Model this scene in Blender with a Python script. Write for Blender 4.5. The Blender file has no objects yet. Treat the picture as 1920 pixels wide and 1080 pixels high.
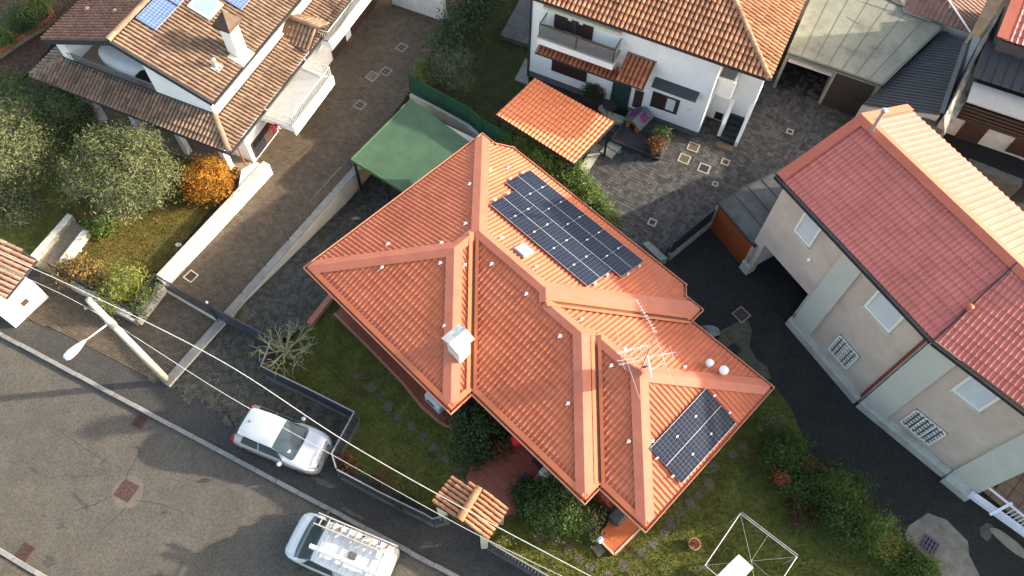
import bpy, bmesh, math, random
import numpy as np
from mathutils import Vector, Matrix
random.seed(7); RNG = np.random.default_rng(11)
R = math.radians
scene = bpy.context.scene
COL = scene.collection

# ---------------------------------------------------------------- camera
CAM_H = 30.0; FPX = 1443.3; PITCH = R(60.856); ROLL = R(2.142)
_F = np.array([0, math.cos(PITCH), -math.sin(PITCH)])
_r = np.array([1.0, 0, 0]); _u = np.cross(_r, _F)
_Rt = math.cos(ROLL) * _r + math.sin(ROLL) * _u
_Up = -math.sin(ROLL) * _r + math.cos(ROLL) * _u
cam = bpy.data.cameras.new('camera'); cam.sensor_width = 36; cam.lens = FPX / 1920 * 36
cam.clip_start = .1; cam.clip_end = 2000
camo = bpy.data.objects.new('camera', cam); COL.objects.link(camo)
camo.matrix_world = Matrix(((_Rt[0], _Up[0], -_F[0], 0), (_Rt[1], _Up[1], -_F[1], 0), (_Rt[2], _Up[2], -_F[2], CAM_H), (0, 0, 0, 1)))
scene.camera = camo

# ---------------------------------------------------------------- light
SUN_EL, SUN_AZ = R(18.8), R(8.5)
w = bpy.data.worlds.new('World'); scene.world = w; w.use_nodes = True
nt = w.node_tree; nt.nodes.clear()
sky = nt.nodes.new('ShaderNodeTexSky'); sky.sky_type = 'NISHITA'; sky.sun_disc = False
sky.sun_elevation = SUN_EL; sky.sun_rotation = math.pi / 2 - SUN_AZ; sky.air_density = 1.0; sky.dust_density = 2.5; sky.ozone_density = .6
bg = nt.nodes.new('ShaderNodeBackground'); bg.inputs[1].default_value = .15
out = nt.nodes.new('ShaderNodeOutputWorld')
nt.links.new(sky.outputs[0], bg.inputs[0]); nt.links.new(bg.outputs[0], out.inputs[0])
sl = bpy.data.lights.new('sun', 'SUN'); sl.energy = 3.0; sl.angle = R(.9); sl.color = (1, .94, .85)
so = bpy.data.objects.new('sun', sl); COL.objects.link(so)
sd = Vector((math.cos(SUN_EL) * math.cos(SUN_AZ), math.cos(SUN_EL) * math.sin(SUN_AZ), math.sin(SUN_EL)))
so.rotation_euler = (-sd).to_track_quat('-Z', 'Y').to_euler(); so.location = (40, 0, 40)
scene.view_settings.view_transform = 'Standard'; scene.view_settings.look = 'None'
scene.view_settings.exposure = 2.0; scene.view_settings.gamma = 1
try:
    scene.view_settings.use_curve_mapping = False
    scene.view_settings.use_white_balance = True
    scene.view_settings.white_balance_temperature = 7350
    scene.view_settings.white_balance_tint = 10
except Exception: pass

# ---------------------------------------------------------------- helpers
def G(x, y, z=0.0):
    """photo pixel (1920x1080) on the level plane at height z"""
    d = _F * FPX + _Rt * (x - 960) - _Up * (y - 540)
    t = (z - CAM_H) / d[2]
    return np.array([d[0] * t, d[1] * t, z])
def GP(pts, z=0.0): return [G(x, y, z) for x, y in pts]
def Qpx(P):
    v = np.array(P, float) - [0, 0, CAM_H]; c = v @ _F
    return 960 + FPX * (v @ _Rt) / c, 540 - FPX * (v @ _Up) / c
class Frame:
    def __init__(s, O, deg):
        s.O = np.array([O[0], O[1]]); h = R(deg); s.deg = deg; s.h = h
        s.u = np.array([math.cos(h), math.sin(h)]); s.v = np.array([-math.sin(h), math.cos(h)])
    def P(s, u, v, z=0.0):
        q = s.O + u * s.u + v * s.v; return np.array([q[0], q[1], z])
    def uv(s, p):
        q = np.array(p[:2]) - s.O; return float(q @ s.u), float(q @ s.v)

MATS = {}
def mat(name, col, rough=.8, var=.18, scale=3.0, bump=0.0, bscale=40.0, metal=0.0, spec=.4, col2=None, fac=None, rnd=0.0, detail=5, sss=0, stain=None, stain_scale=.6, stain_w=(.52, .7), grime=0.0, grime_scale=1.6):
    """procedural material: base colour with fine and coarse variation, an optional stain colour and per-piece variation"""
    if name in MATS: return MATS[name]
    m = bpy.data.materials.new(name); m.use_nodes = True; t = m.node_tree; N = t.nodes; L = t.links
    b = N['Principled BSDF']; b.inputs['Roughness'].default_value = rough; b.inputs['Metallic'].default_value = metal
    b.inputs['Specular IOR Level'].default_value = spec
    geo = N.new('ShaderNodeNewGeometry')
    n1 = N.new('ShaderNodeTexNoise'); n1.inputs['Scale'].default_value = scale; n1.inputs['Detail'].default_value = detail; n1.inputs['Roughness'].default_value = .65
    L.new(geo.outputs['Position'], n1.inputs['Vector'])
    c = np.array(col, float); c2 = np.array(col2, float) if col2 is not None else None
    lo = c * (1 - var); hi = c * (1 + var) if c2 is None else c2
    rp = N.new('ShaderNodeValToRGB'); rp.color_ramp.elements[0].position = .33; rp.color_ramp.elements[1].position = .67
    rp.color_ramp.elements[0].color = (*np.clip(lo, 0, 1), 1); rp.color_ramp.elements[1].color = (*np.clip(hi, 0, 1), 1)
    L.new(n1.outputs['Fac'], rp.inputs['Fac']); last = rp.outputs['Color']
    if stain is not None:
        n2 = N.new('ShaderNodeTexNoise'); n2.inputs['Scale'].default_value = stain_scale; n2.inputs['Detail'].default_value = 6; n2.inputs['Roughness'].default_value = .7
        L.new(geo.outputs['Position'], n2.inputs['Vector'])
        r2 = N.new('ShaderNodeMapRange'); r2.inputs[1].default_value = stain_w[0]; r2.inputs[2].default_value = stain_w[1]; r2.inputs[4].default_value = stain[3] if len(stain) > 3 else .8
        L.new(n2.outputs['Fac'], r2.inputs[0])
        mx = N.new('ShaderNodeMix'); mx.data_type = 'RGBA'; L.new(r2.outputs[0], mx.inputs[0]); L.new(last, mx.inputs[6]); mx.inputs[7].default_value = (*stain[:3], 1)
        last = mx.outputs[2]
    if grime > 0:                                          # uneven weathering: small dark specks and soft patches
        n4 = N.new('ShaderNodeTexNoise'); n4.inputs['Scale'].default_value = grime_scale; n4.inputs['Detail'].default_value = 10; n4.inputs['Roughness'].default_value = .75
        L.new(geo.outputs['Position'], n4.inputs['Vector'])
        r4 = N.new('ShaderNodeMapRange'); r4.inputs[1].default_value = .38; r4.inputs[2].default_value = .68; r4.inputs[3].default_value = 1 + grime * .35; r4.inputs[4].default_value = 1 - grime
        L.new(n4.outputs['Fac'], r4.inputs[0])
        m4 = N.new('ShaderNodeMix'); m4.data_type = 'RGBA'; m4.blend_type = 'MULTIPLY'; m4.inputs[0].default_value = 1
        L.new(last, m4.inputs[6]); L.new(r4.outputs[0], m4.inputs[7]); last = m4.outputs[2]
    if rnd > 0:
        at = N.new('ShaderNodeAttribute'); at.attribute_name = 'rnd'; oi = N.new('ShaderNodeObjectInfo')
        ad = N.new('ShaderNodeMath'); ad.operation = 'ADD'; L.new(at.outputs['Fac'], ad.inputs[0]); L.new(oi.outputs['Random'], ad.inputs[1])
        fr = N.new('ShaderNodeMath'); fr.operation = 'FRACT'; L.new(ad.outputs[0], fr.inputs[0])
        mr = N.new('ShaderNodeMapRange'); mr.inputs[3].default_value = 1 - rnd; mr.inputs[4].default_value = 1 + rnd; L.new(fr.outputs[0], mr.inputs[0])
        vm = N.new('ShaderNodeMix'); vm.data_type = 'RGBA'; vm.blend_type = 'MULTIPLY'; vm.inputs[0].default_value = 1
        L.new(last, vm.inputs[6]); L.new(mr.outputs[0], vm.inputs[7]); last = vm.outputs[2]
    L.new(last, b.inputs['Base Color'])
    if bump > 0:
        n3 = N.new('ShaderNodeTexNoise'); n3.inputs['Scale'].default_value = bscale; n3.inputs['Detail'].default_value = 4
        L.new(geo.outputs['Position'], n3.inputs['Vector'])
        bp = N.new('ShaderNodeBump'); bp.inputs['Strength'].default_value = bump; bp.inputs['Distance'].default_value = .02
        L.new(n3.outputs['Fac'], bp.inputs['Height']); L.new(bp.outputs[0], b.inputs['Normal'])
    MATS[name] = m; return m
def leafmat(name, cols, rough=.6, trans=.25, patch=.9):
    """leaves: colour picked per leaf (attribute rnd) between the given colours, with larger tone patches"""
    if name in MATS: return MATS[name]
    m = bpy.data.materials.new(name); m.use_nodes = True; t = m.node_tree; N = t.nodes; L = t.links
    b = N['Principled BSDF']; b.inputs['Roughness'].default_value = rough; b.inputs['Specular IOR Level'].default_value = .25
    at = N.new('ShaderNodeAttribute'); at.attribute_name = 'rnd'
    geo = N.new('ShaderNodeNewGeometry'); nz = N.new('ShaderNodeTexNoise'); nz.inputs['Scale'].default_value = patch; nz.inputs['Detail'].default_value = 3
    L.new(geo.outputs['Position'], nz.inputs['Vector'])
    ad = N.new('ShaderNodeMath'); ad.operation = 'MULTIPLY_ADD'; ad.inputs[1].default_value = .55
    nm = N.new('ShaderNodeMapRange'); nm.inputs[1].default_value = .3; nm.inputs[2].default_value = .7; nm.inputs[4].default_value = .45
    L.new(nz.outputs['Fac'], nm.inputs[0]); L.new(at.outputs['Fac'], ad.inputs[0]); L.new(nm.outputs[0], ad.inputs[2])
    rp = N.new('ShaderNodeValToRGB'); cr = rp.color_ramp
    while len(cr.elements) < len(cols): cr.elements.new(.5)
    for i, c in enumerate(cols):
        cr.elements[i].position = i / (len(cols) - 1); cr.elements[i].color = (*c, 1)
    L.new(ad.outputs[0], rp.inputs['Fac']); L.new(rp.outputs[0], b.inputs['Base Color'])
    tr = N.new('ShaderNodeBsdfTranslucent'); L.new(rp.outputs[0], tr.inputs['Color'])
    ms = N.new('ShaderNodeMixShader'); ms.inputs[0].default_value = trans
    L.new(b.outputs[0], ms.inputs[1]); L.new(tr.outputs[0], ms.inputs[2]); L.new(ms.outputs[0], N['Material Output'].inputs['Surface'])
    MATS[name] = m; return m

OFF = {}                                                   # world offset of each thing's root
def link(name, me, parent=None):
    o = bpy.data.objects.new(name, me); COL.objects.link(o)
    if parent is not None: o.parent = parent
    return o
def tag(o, label=None, cat=None, group=None, kind=None):
    if label: o['label'] = label
    if cat: o['category'] = cat
    if group: o['group'] = group
    if kind: o['kind'] = kind
    return o
def thing(name, label, cat, loc=(0, 0, 0), rz=0.0, group=None, kind=None):
    o = link(name, None); o.location = loc; o.rotation_euler[2] = rz; OFF[o] = np.array(loc, float); o.empty_display_size = .3
    return tag(o, label, cat, group, kind)
class MB:
    """collects simple shapes (world or local coordinates); build() links them as ONE mesh object"""
    def __init__(s): s.v = []; s.f = []; s.r = []; s.mi = []; s.cm = 0
    def add(s, vs, fs, rnd=None):
        n = len(s.v); s.v.extend([tuple(map(float, p)) for p in vs]); rr = random.random() if rnd is None else rnd
        for f in fs: s.f.append(tuple(i + n for i in f)); s.r.append(rr); s.mi.append(s.cm)
        return s
    def poly(s, pts, flip=False, rnd=None):
        return s.add(pts, [tuple(range(len(pts)))[::-1] if flip else tuple(range(len(pts)))], rnd)
    def prism(s, pts, z0, z1, rnd=None):
        """pts: plan outline; z0, z1 numbers or per-point lists"""
        n = len(pts); a = z0 if hasattr(z0, '__len__') else [z0] * n; b = z1 if hasattr(z1, '__len__') else [z1] * n
        ar = sum(pts[i][0] * pts[(i + 1) % n][1] - pts[(i + 1) % n][0] * pts[i][1] for i in range(n))
        if ar < 0: pts = pts[::-1]; a = a[::-1]; b = b[::-1]
        vs = [(p[0], p[1], z) for p, z in zip(pts, a)] + [(p[0], p[1], z) for p, z in zip(pts, b)]
        fs = [tuple(range(n))[::-1], tuple(range(n, 2 * n))] + [(i, (i + 1) % n, n + (i + 1) % n, n + i) for i in range(n)]
        return s.add(vs, fs, rnd)
    def box(s, c, sz, rz=0.0, rnd=None, tilt=None):
        ca, sa = math.cos(rz), math.sin(rz); vs = []
        for dz in (-.5, .5):
            for dx, dy in ((-.5, -.5), (.5, -.5), (.5, .5), (-.5, .5)):
                x, y = dx * sz[0], dy * sz[1]; vs.append((c[0] + ca * x - sa * y, c[1] + sa * x + ca * y, c[2] + dz * sz[2]))
        return s.add(vs, [(3, 2, 1, 0), (4, 5, 6, 7), (0, 1, 5, 4), (1, 2, 6, 5), (2, 3, 7, 6), (3, 0, 4, 7)], rnd)
    def obox(s, a, b, w, h, up=(0, 0, 1), rnd=None):
        """box beam from a to b, width w (sideways) and height h (along up), centred on the line"""
        a = np.array(a, float); b = np.array(b, float); d = b - a; L_ = np.linalg.norm(d)
        if L_ < 1e-6: return s
        d /= L_; up = np.array(up, float); sd_ = np.cross(d, up)
        if np.linalg.norm(sd_) < 1e-5: sd_ = np.cross(d, (1, 0, 0))
        sd_ /= np.linalg.norm(sd_); up = np.cross(sd_, d); vs = []
        for p in (a, b):
            for i, j in ((-1, -1), (1, -1), (1, 1), (-1, 1)): vs.append(p + sd_ * i * w / 2 + up * j * h / 2)
        return s.add(vs, [(0, 1, 2, 3), (7, 6, 5, 4), (0, 4, 5, 1), (1, 5, 6, 2), (2, 6, 7, 3), (3, 7, 4, 0)], rnd)
    def tube(s, pts, r, n=8, rnd=None, cap=True):
        pts = [np.array(p, float) for p in pts]; m = len(pts); rs = r if hasattr(r, '__len__') else [r] * m; vs = []; pu = None
        for i, p in enumerate(pts):
            d = pts[min(i + 1, m - 1)] - pts[max(i - 1, 0)]; d = d / (np.linalg.norm(d) + 1e-9)
            if pu is None: pu = np.cross(d, (0, 0, 1) if abs(d[2]) < .9 else (1, 0, 0))
            a = pu - d * (pu @ d); a /= (np.linalg.norm(a) + 1e-9); pu = a; b = np.cross(d, a)
            for k in range(n):
                t = 2 * math.pi * k / n; vs.append(p + rs[i] * (math.cos(t) * a + math.sin(t) * b))
        fs = [(i * n + k, i * n + (k + 1) % n, (i + 1) * n + (k + 1) % n, (i + 1) * n + k) for i in range(m - 1) for k in range(n)]
        if cap: fs += [tuple(range(n))[::-1], tuple(range((m - 1) * n, m * n))]
        return s.add(vs, fs, rnd)
    def lathe(s, c, prof, n=16, rnd=None):
        vs = []; m = len(prof)
        for r_, z in prof:
            for k in range(n):
                t = 2 * math.pi * k / n; vs.append((c[0] + r_ * math.cos(t), c[1] + r_ * math.sin(t), c[2] + z))
        fs = [(i * n + k, i * n + (k + 1) % n, (i + 1) * n + (k + 1) % n, (i + 1) * n + k) for i in range(m - 1) for k in range(n)]
        fs += [tuple(range(n))[::-1], tuple(range((m - 1) * n, m * n))]
        return s.add(vs, fs, rnd)
    def build(s, name, m, parent=None, smooth=False, root=None, label=None, kind=None):
        """root: the thing whose location is subtracted (default: the parent)"""
        me = bpy.data.meshes.new(name); off = np.zeros(3)
        r0 = root or parent
        if r0 is not None and r0 in OFF: off = OFF[r0]
        vs = np.array(s.v, float).reshape(-1, 3) - off
        me.from_pydata(vs.tolist(), [], s.f)
        ms = m if isinstance(m, (list, tuple)) else [m]
        for x in ms: me.materials.append(x)
        if len(ms) > 1: me.polygons.foreach_set('material_index', s.mi)
        a = me.attributes.new('rnd', 'FLOAT', 'FACE'); a.data.foreach_set('value', s.r)
        if smooth: me.polygons.foreach_set('use_smooth', [True] * len(me.polygons))
        me.update(); o = link(name, me, parent)
        if parent is not None and parent in OFF: OFF[o] = OFF[parent]
        if root is not None: OFF[o] = OFF[root]
        if label: o['label'] = label
        if kind: o['kind'] = kind
        return o
def bevel(o, w=.02, seg=2):
    md = o.modifiers.new('bevel', 'BEVEL'); md.width = w; md.segments = seg; md.limit_method = 'ANGLE'; return o
def sheet(name, pts, z, m, kind='structure', parent=None, label=None, cat=None):
    """flat ground sheet; pts world xy"""
    bm = bmesh.new(); vs = [bm.verts.new((p[0], p[1], z if not hasattr(z, '__len__') else z[i])) for i, p in enumerate(pts)]
    f = bm.faces.new(vs)
    if f.normal.z < 0 or True:
        bm.normal_update()
        if f.normal.z < 0: f.normal_flip()
    bmesh.ops.triangulate(bm, faces=[f])
    me = bpy.data.meshes.new(name); bm.to_mesh(me); bm.free(); me.materials.append(m)
    o = link(name, me, parent)
    if kind: o['kind'] = kind
    if label: o['label'] = label
    if cat: o['category'] = cat
    return o
def inpoly(x, y, poly):
    """numpy point in polygon"""
    x = np.asarray(x); y = np.asarray(y); r = np.zeros(x.shape, bool); n = len(poly); j = n - 1
    for i in range(n):
        xi, yi = poly[i][0], poly[i][1]; xj, yj = poly[j][0], poly[j][1]
        if yi != yj: r ^= ((yi > y) != (yj > y)) & (x < (xj - xi) * (y - yi) / (yj - yi) + xi)
        j = i
    return r
def np_mesh(name, verts, nper, m, parent=None, rnd=None, kind=None, off=None, smooth=False):
    """many equal faces with nper corners each, from an (n*nper,3) array"""
    verts = np.asarray(verts, np.float32).reshape(-1, 3)
    if off is not None: verts = verts - np.asarray(off, np.float32)
    n = len(verts) // nper; me = bpy.data.meshes.new(name)
    me.vertices.add(len(verts)); me.vertices.foreach_set('co', verts.ravel())
    me.loops.add(len(verts)); me.loops.foreach_set('vertex_index', np.arange(len(verts), dtype=np.int32))
    me.polygons.add(n); me.polygons.foreach_set('loop_start', np.arange(0, n * nper, nper, dtype=np.int32))
    try: me.polygons.foreach_set('loop_total', np.full(n, nper, dtype=np.int32))
    except Exception: pass
    me.materials.append(m)
    a = me.attributes.new('rnd', 'FLOAT', 'FACE'); a.data.foreach_set('value', np.asarray(rnd if rnd is not None else RNG.random(n), np.float32))
    me.update(calc_edges=True); me.validate()
    o = link(name, me, parent)
    if kind: o['kind'] = kind
    return o
def leaf_cloud(blobs, n, size, aspect=2.2, up=.3, jitter=.12, clump=220, cl_r=.28, inner=.25, zmin=None):
    """leaf quads spread over a crown made of ellipsoid blobs ((cx,cy,cz),(rx,ry,rz)); returns (n*4,3) corners and a tone per leaf"""
    vol = np.array([b[1][0] * b[1][1] * b[1][2] for b in blobs]) ** .67; pb = vol / vol.sum()
    bi = RNG.choice(len(blobs), clump, p=pb); C = np.array([b[0] for b in blobs])[bi]; S = np.array([b[1] for b in blobs])[bi]
    d = RNG.normal(size=(clump, 3)); d /= np.linalg.norm(d, axis=1)[:, None]; d[:, 2] = np.where(d[:, 2] < -.35, -d[:, 2], d[:, 2])
    rad = 1 - inner * RNG.random(clump) ** 1.5 + jitter * RNG.normal(size=clump); cc = C + d * S * rad[:, None]
    ci = RNG.integers(0, clump, n); g = RNG.normal(size=(n, 3)) * cl_r * (.6 + .8 * RNG.random(clump)[ci])[:, None]
    g += d[ci] * (np.abs(RNG.normal(size=n)) * cl_r * 1.3 * (RNG.random(clump) < .3)[ci])[:, None]   # some clumps grow out as shoots
    p = cc[ci] + g
    if zmin is not None: p[:, 2] = np.maximum(p[:, 2], zmin + .05 * RNG.random(n))
    nrm = d[ci] * .9 + RNG.normal(size=(n, 3)) * .75 + np.array([0, 0, up]); nrm /= np.linalg.norm(nrm, axis=1)[:, None]
    t = RNG.normal(size=(n, 3)); t -= nrm * (t * nrm).sum(1)[:, None]; t /= np.linalg.norm(t, axis=1)[:, None]; b = np.cross(nrm, t)
    L_ = size * (.45 + 1.25 * RNG.random(n) ** 1.6); W = L_ / aspect; t *= L_[:, None] / 2; b *= W[:, None] / 2
    q = np.stack([p - t, p + b * .9, p + t, p - b * .9], 1)
    tone = np.clip(.5 * RNG.random(n) + .5 * RNG.random(clump)[ci], 0, 1)
    return q.reshape(-1, 3), tone
def plant(name, label, cat, base, blobs, n, size, lm, trunk=None, group=None, crown_name='crown', **kw):
    """a tree or shrub: crown of leaf faces and, where there is one, a branched trunk"""
    t = thing(name, label, cat, base, 0, group)
    q, tone = leaf_cloud(blobs, n, size, **kw)
    np_mesh(crown_name, q, 4, lm, t, tone, off=base)
    b = np.array(base, float); mb = MB(); r0 = trunk or .05
    for i in range((5 if trunk < .1 else 22) if trunk else 6):
        c, s_ = blobs[i % len(blobs)]; c = np.array(c, float) + RNG.normal(size=3) * np.array(s_) * .35
        st = b + (RNG.normal(size=3) * [.05, .05, 0] if trunk else RNG.normal(size=3) * [.15, .15, 0]); md_ = (st + c) / 2 + RNG.normal(size=3) * .12
        if trunk: mb.tube([b - [0, 0, .05], b + [0, 0, .35 * (c[2] - b[2])], md_, c], [r0, r0 * .8, r0 * .35, r0 * .1], 6)
        else: mb.tube([st, md_, c], [.025, .018, .006], 5)
    mb.build('trunk' if trunk else 'stem', mat('bark', (.09, .07, .05), .9, .3, 8, bump=.4), t)
    return t
def onwall(x, y, fr, v):
    """photo pixel on the upright plane v = const of a frame -> (u, z)"""
    d = _F * FPX + _Rt * (x - 960) - _Up * (y - 540); c = np.array([0, 0, CAM_H])
    nv = np.array([fr.v[0], fr.v[1], 0]); o = fr.P(0, v, 0); t = ((o - c) @ nv) / (d @ nv); p = c + d * t
    return fr.uv(p)[0], float(p[2])
# ---------------------------------------------------------------- materials of the setting
M_road = mat('asphalt_grey', (.073, .064, .053), .92, .28, 14, bump=.35, bscale=45, detail=10, col2=(.112, .1, .083), stain=(.06, .055, .05, .5), stain_scale=.45, stain_w=(.54, .74), grime=.2, grime_scale=.8)
M_walk = mat('asphalt_dark', (.036, .034, .031), .92, .3, 12, bump=.35, bscale=45, detail=9, grime=.25, col2=(.065, .061, .055), stain=(.075, .066, .05, .5), stain_scale=.8, stain_w=(.58, .7))
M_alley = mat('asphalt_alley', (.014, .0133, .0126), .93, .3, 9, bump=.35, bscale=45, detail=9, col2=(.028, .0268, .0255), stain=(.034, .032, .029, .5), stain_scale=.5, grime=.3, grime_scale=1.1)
M_soil = mat('soil', (.03, .024, .017), .95, .4, 2, bump=.5, bscale=20, col2=(.06, .045, .03))
M_mulch = mat('mulch', (.045, .022, .015), .95, .4, 5, bump=.6, bscale=25, col2=(.09, .05, .033), stain=(.05, .055, .02, .7), stain_scale=.5)
M_lawn = mat('lawn_ground', (.075, .08, .014), .95, .3, 1.6, bump=.5, bscale=30, col2=(.12, .13, .024), stain=(.1, .065, .024, .7), stain_scale=.7, stain_w=(.5, .68), detail=8)
M_lawn_l = mat('lawn_ground_ochre', (.09, .08, .015), .95, .3, 1.3, bump=.5, bscale=30, col2=(.14, .105, .025), stain=(.14, .08, .024, .7), stain_scale=.9, stain_w=(.5, .68), detail=8)
M_conc = mat('concrete_grey', (.24, .225, .195), .85, .2, 2.5, bump=.2, bscale=30, detail=8, stain=(.16, .15, .13, .7), stain_scale=1.1, stain_w=(.5, .68))
M_concp = mat('concrete_pale', (.5, .47, .4), .85, .12, 2.5, bump=.15, bscale=30, detail=8, stain=(.3, .28, .22, .6), stain_scale=1.3, stain_w=(.5, .7))
M_kerb = mat('kerb_granite', (.21, .205, .195), .8, .18, 5, bump=.15, rnd=.15)
M_white = mat('white_plaster', (.84, .83, .8), .85, .05, 1.5, bump=.08, bscale=60, stain=(.6, .57, .52, .4), stain_scale=.5, stain_w=(.58, .75))
M_rust = mat('rusty_iron', (.06, .03, .022), .8, .35, 14, bump=.2, metal=.1, col2=(.1, .055, .042))
M_iron = mat('dark_iron', (.028, .03, .034), .55, .2, 6, metal=.3)
M_black = mat('black_hollow', (.008, .008, .008), .9, .1)
M_steel = mat('galvanised_steel', (.5, .51, .52), .42, .1, 5, metal=.75)
M_grass = leafmat('grass_blades', [(.04, .055, .007), (.09, .108, .014), (.145, .152, .022), (.21, .17, .035)], .8, .2, 1.1)
M_grass_l = leafmat('grass_blades_dry', [(.06, .065, .008), (.1, .092, .013), (.15, .115, .02), (.18, .1, .028)], .8, .25, 1.3)
M_paver_b = mat('brown_paver', (.1, .072, .048), .85, .2, 3, rnd=.16, grime=.15, grime_scale=.7, col2=(.128, .096, .066), stain=(.058, .047, .036, .6), stain_scale=.5, stain_w=(.52, .72))
M_paver_h = mat('grey_paver', (.062, .056, .045), .9, .2, 3, rnd=.35, col2=(.09, .082, .065), stain=(.04, .045, .018, .7), stain_scale=.8, stain_w=(.5, .68))
M_cobble = mat('slate_cobble', (.05, .048, .048), .75, .3, 2.5, rnd=.42, col2=(.078, .074, .072), stain=(.1, .09, .08, .4), stain_scale=1.2, stain_w=(.56, .72))
M_terra = mat('terracotta_floor', (.33, .1, .05), .6, .16, 4, rnd=.14, col2=(.38, .13, .065))
M_joint = mat('dark_joint_sand', (.02, .018, .015), .95, .2, 6)

# ---------------------------------------------------------------- ground, road, pavements
HF = Frame(G(577, 502, 3.2), -43.011)                     # frame of the villa: u along its length, v across
KF = Frame(G(0, 632, 0), -24.37)                          # frame of the street: u along the kerb, v towards the houses
DW0, DW1 = G(314, 716, .16), G(668, 316, .16)             # line of the wall between the two driveways
DD = (DW1 - DW0)[:2] / np.linalg.norm((DW1 - DW0)[:2]); DN = np.array([DD[1], -DD[0]])
def dwp(t, s=0.0, z=0.0): q = DW0[:2] + DD * t + DN * s; return np.array([q[0], q[1], z])
ramp = [dwp(4.6, .17), dwp(17.2, .17), HF.P(.8, 11.2), HF.P(.8, 9.0), HF.P(.8, -.7), G(577, 612), G(520, 640), G(440, 600)]
bm = bmesh.new()
outer = [bm.verts.new((x, y, -.12)) for x, y in ((-160, -120), (160, -120), (160, 200), (-160, 200))]
inner = [bm.verts.new((p[0], p[1], -.12)) for p in ramp]
ed = [bm.edges.new((outer[i], outer[(i + 1) % 4])) for i in range(4)] + [bm.edges.new((inner[i], inner[(i + 1) % len(inner)])) for i in range(len(inner))]
bmesh.ops.triangle_fill(bm, edges=ed, use_beauty=True)
bm.normal_update()
for f in bm.faces:
    if f.normal.z < 0: f.normal_flip()
me = bpy.data.meshes.new('ground'); bm.to_mesh(me); bm.free(); me.materials.append(M_soil); tag(link('ground', me), kind='structure')

far_v = KF.uv(G(45, 1052, -.1))[1]
def krect(u0, u1, v0, v1): return [KF.P(u0, v0), KF.P(u1, v0), KF.P(u1, v1), KF.P(u0, v1)]
sheet('road', krect(-60, 60, far_v - .02, .02), -.10, M_road)
sheet('pavement', krect(-60, 60, .2, 4.3), -.012, M_walk)
sheet('pavement', krect(-60, 60, far_v - 40, far_v - .22), -.03, mat('far_pavement', (.07, .06, .048), .9, .25, 6, bump=.3, col2=(.11, .092, .07)))
for nm, v0, u0, u1 in (('kerb', 0.0, -3, 23), ('kerb', far_v - .22, -2, 16)):
    k = thing(nm, None, None, KF.P(0, v0, 0), 0, kind='structure')
    first = None
    for i in range(int((u1 - u0) / 1.0)):
        if first is None:
            mb = MB(); mb.box((0, 0, -.04), (.985, .17, .16)); first = mb.build('kerb_stone', M_kerb, None); bevel(first, .015); o = first
        else: o = first.copy(); COL.objects.link(o)
        o.parent = k; p = KF.P(u0 + i + .5, v0 + .11 + random.uniform(-.008, .008)) - KF.P(0, v0); o.location = (p[0], p[1], random.uniform(-.006, .006)); o.rotation_euler[2] = KF.h + random.uniform(-.006, .006)
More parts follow.
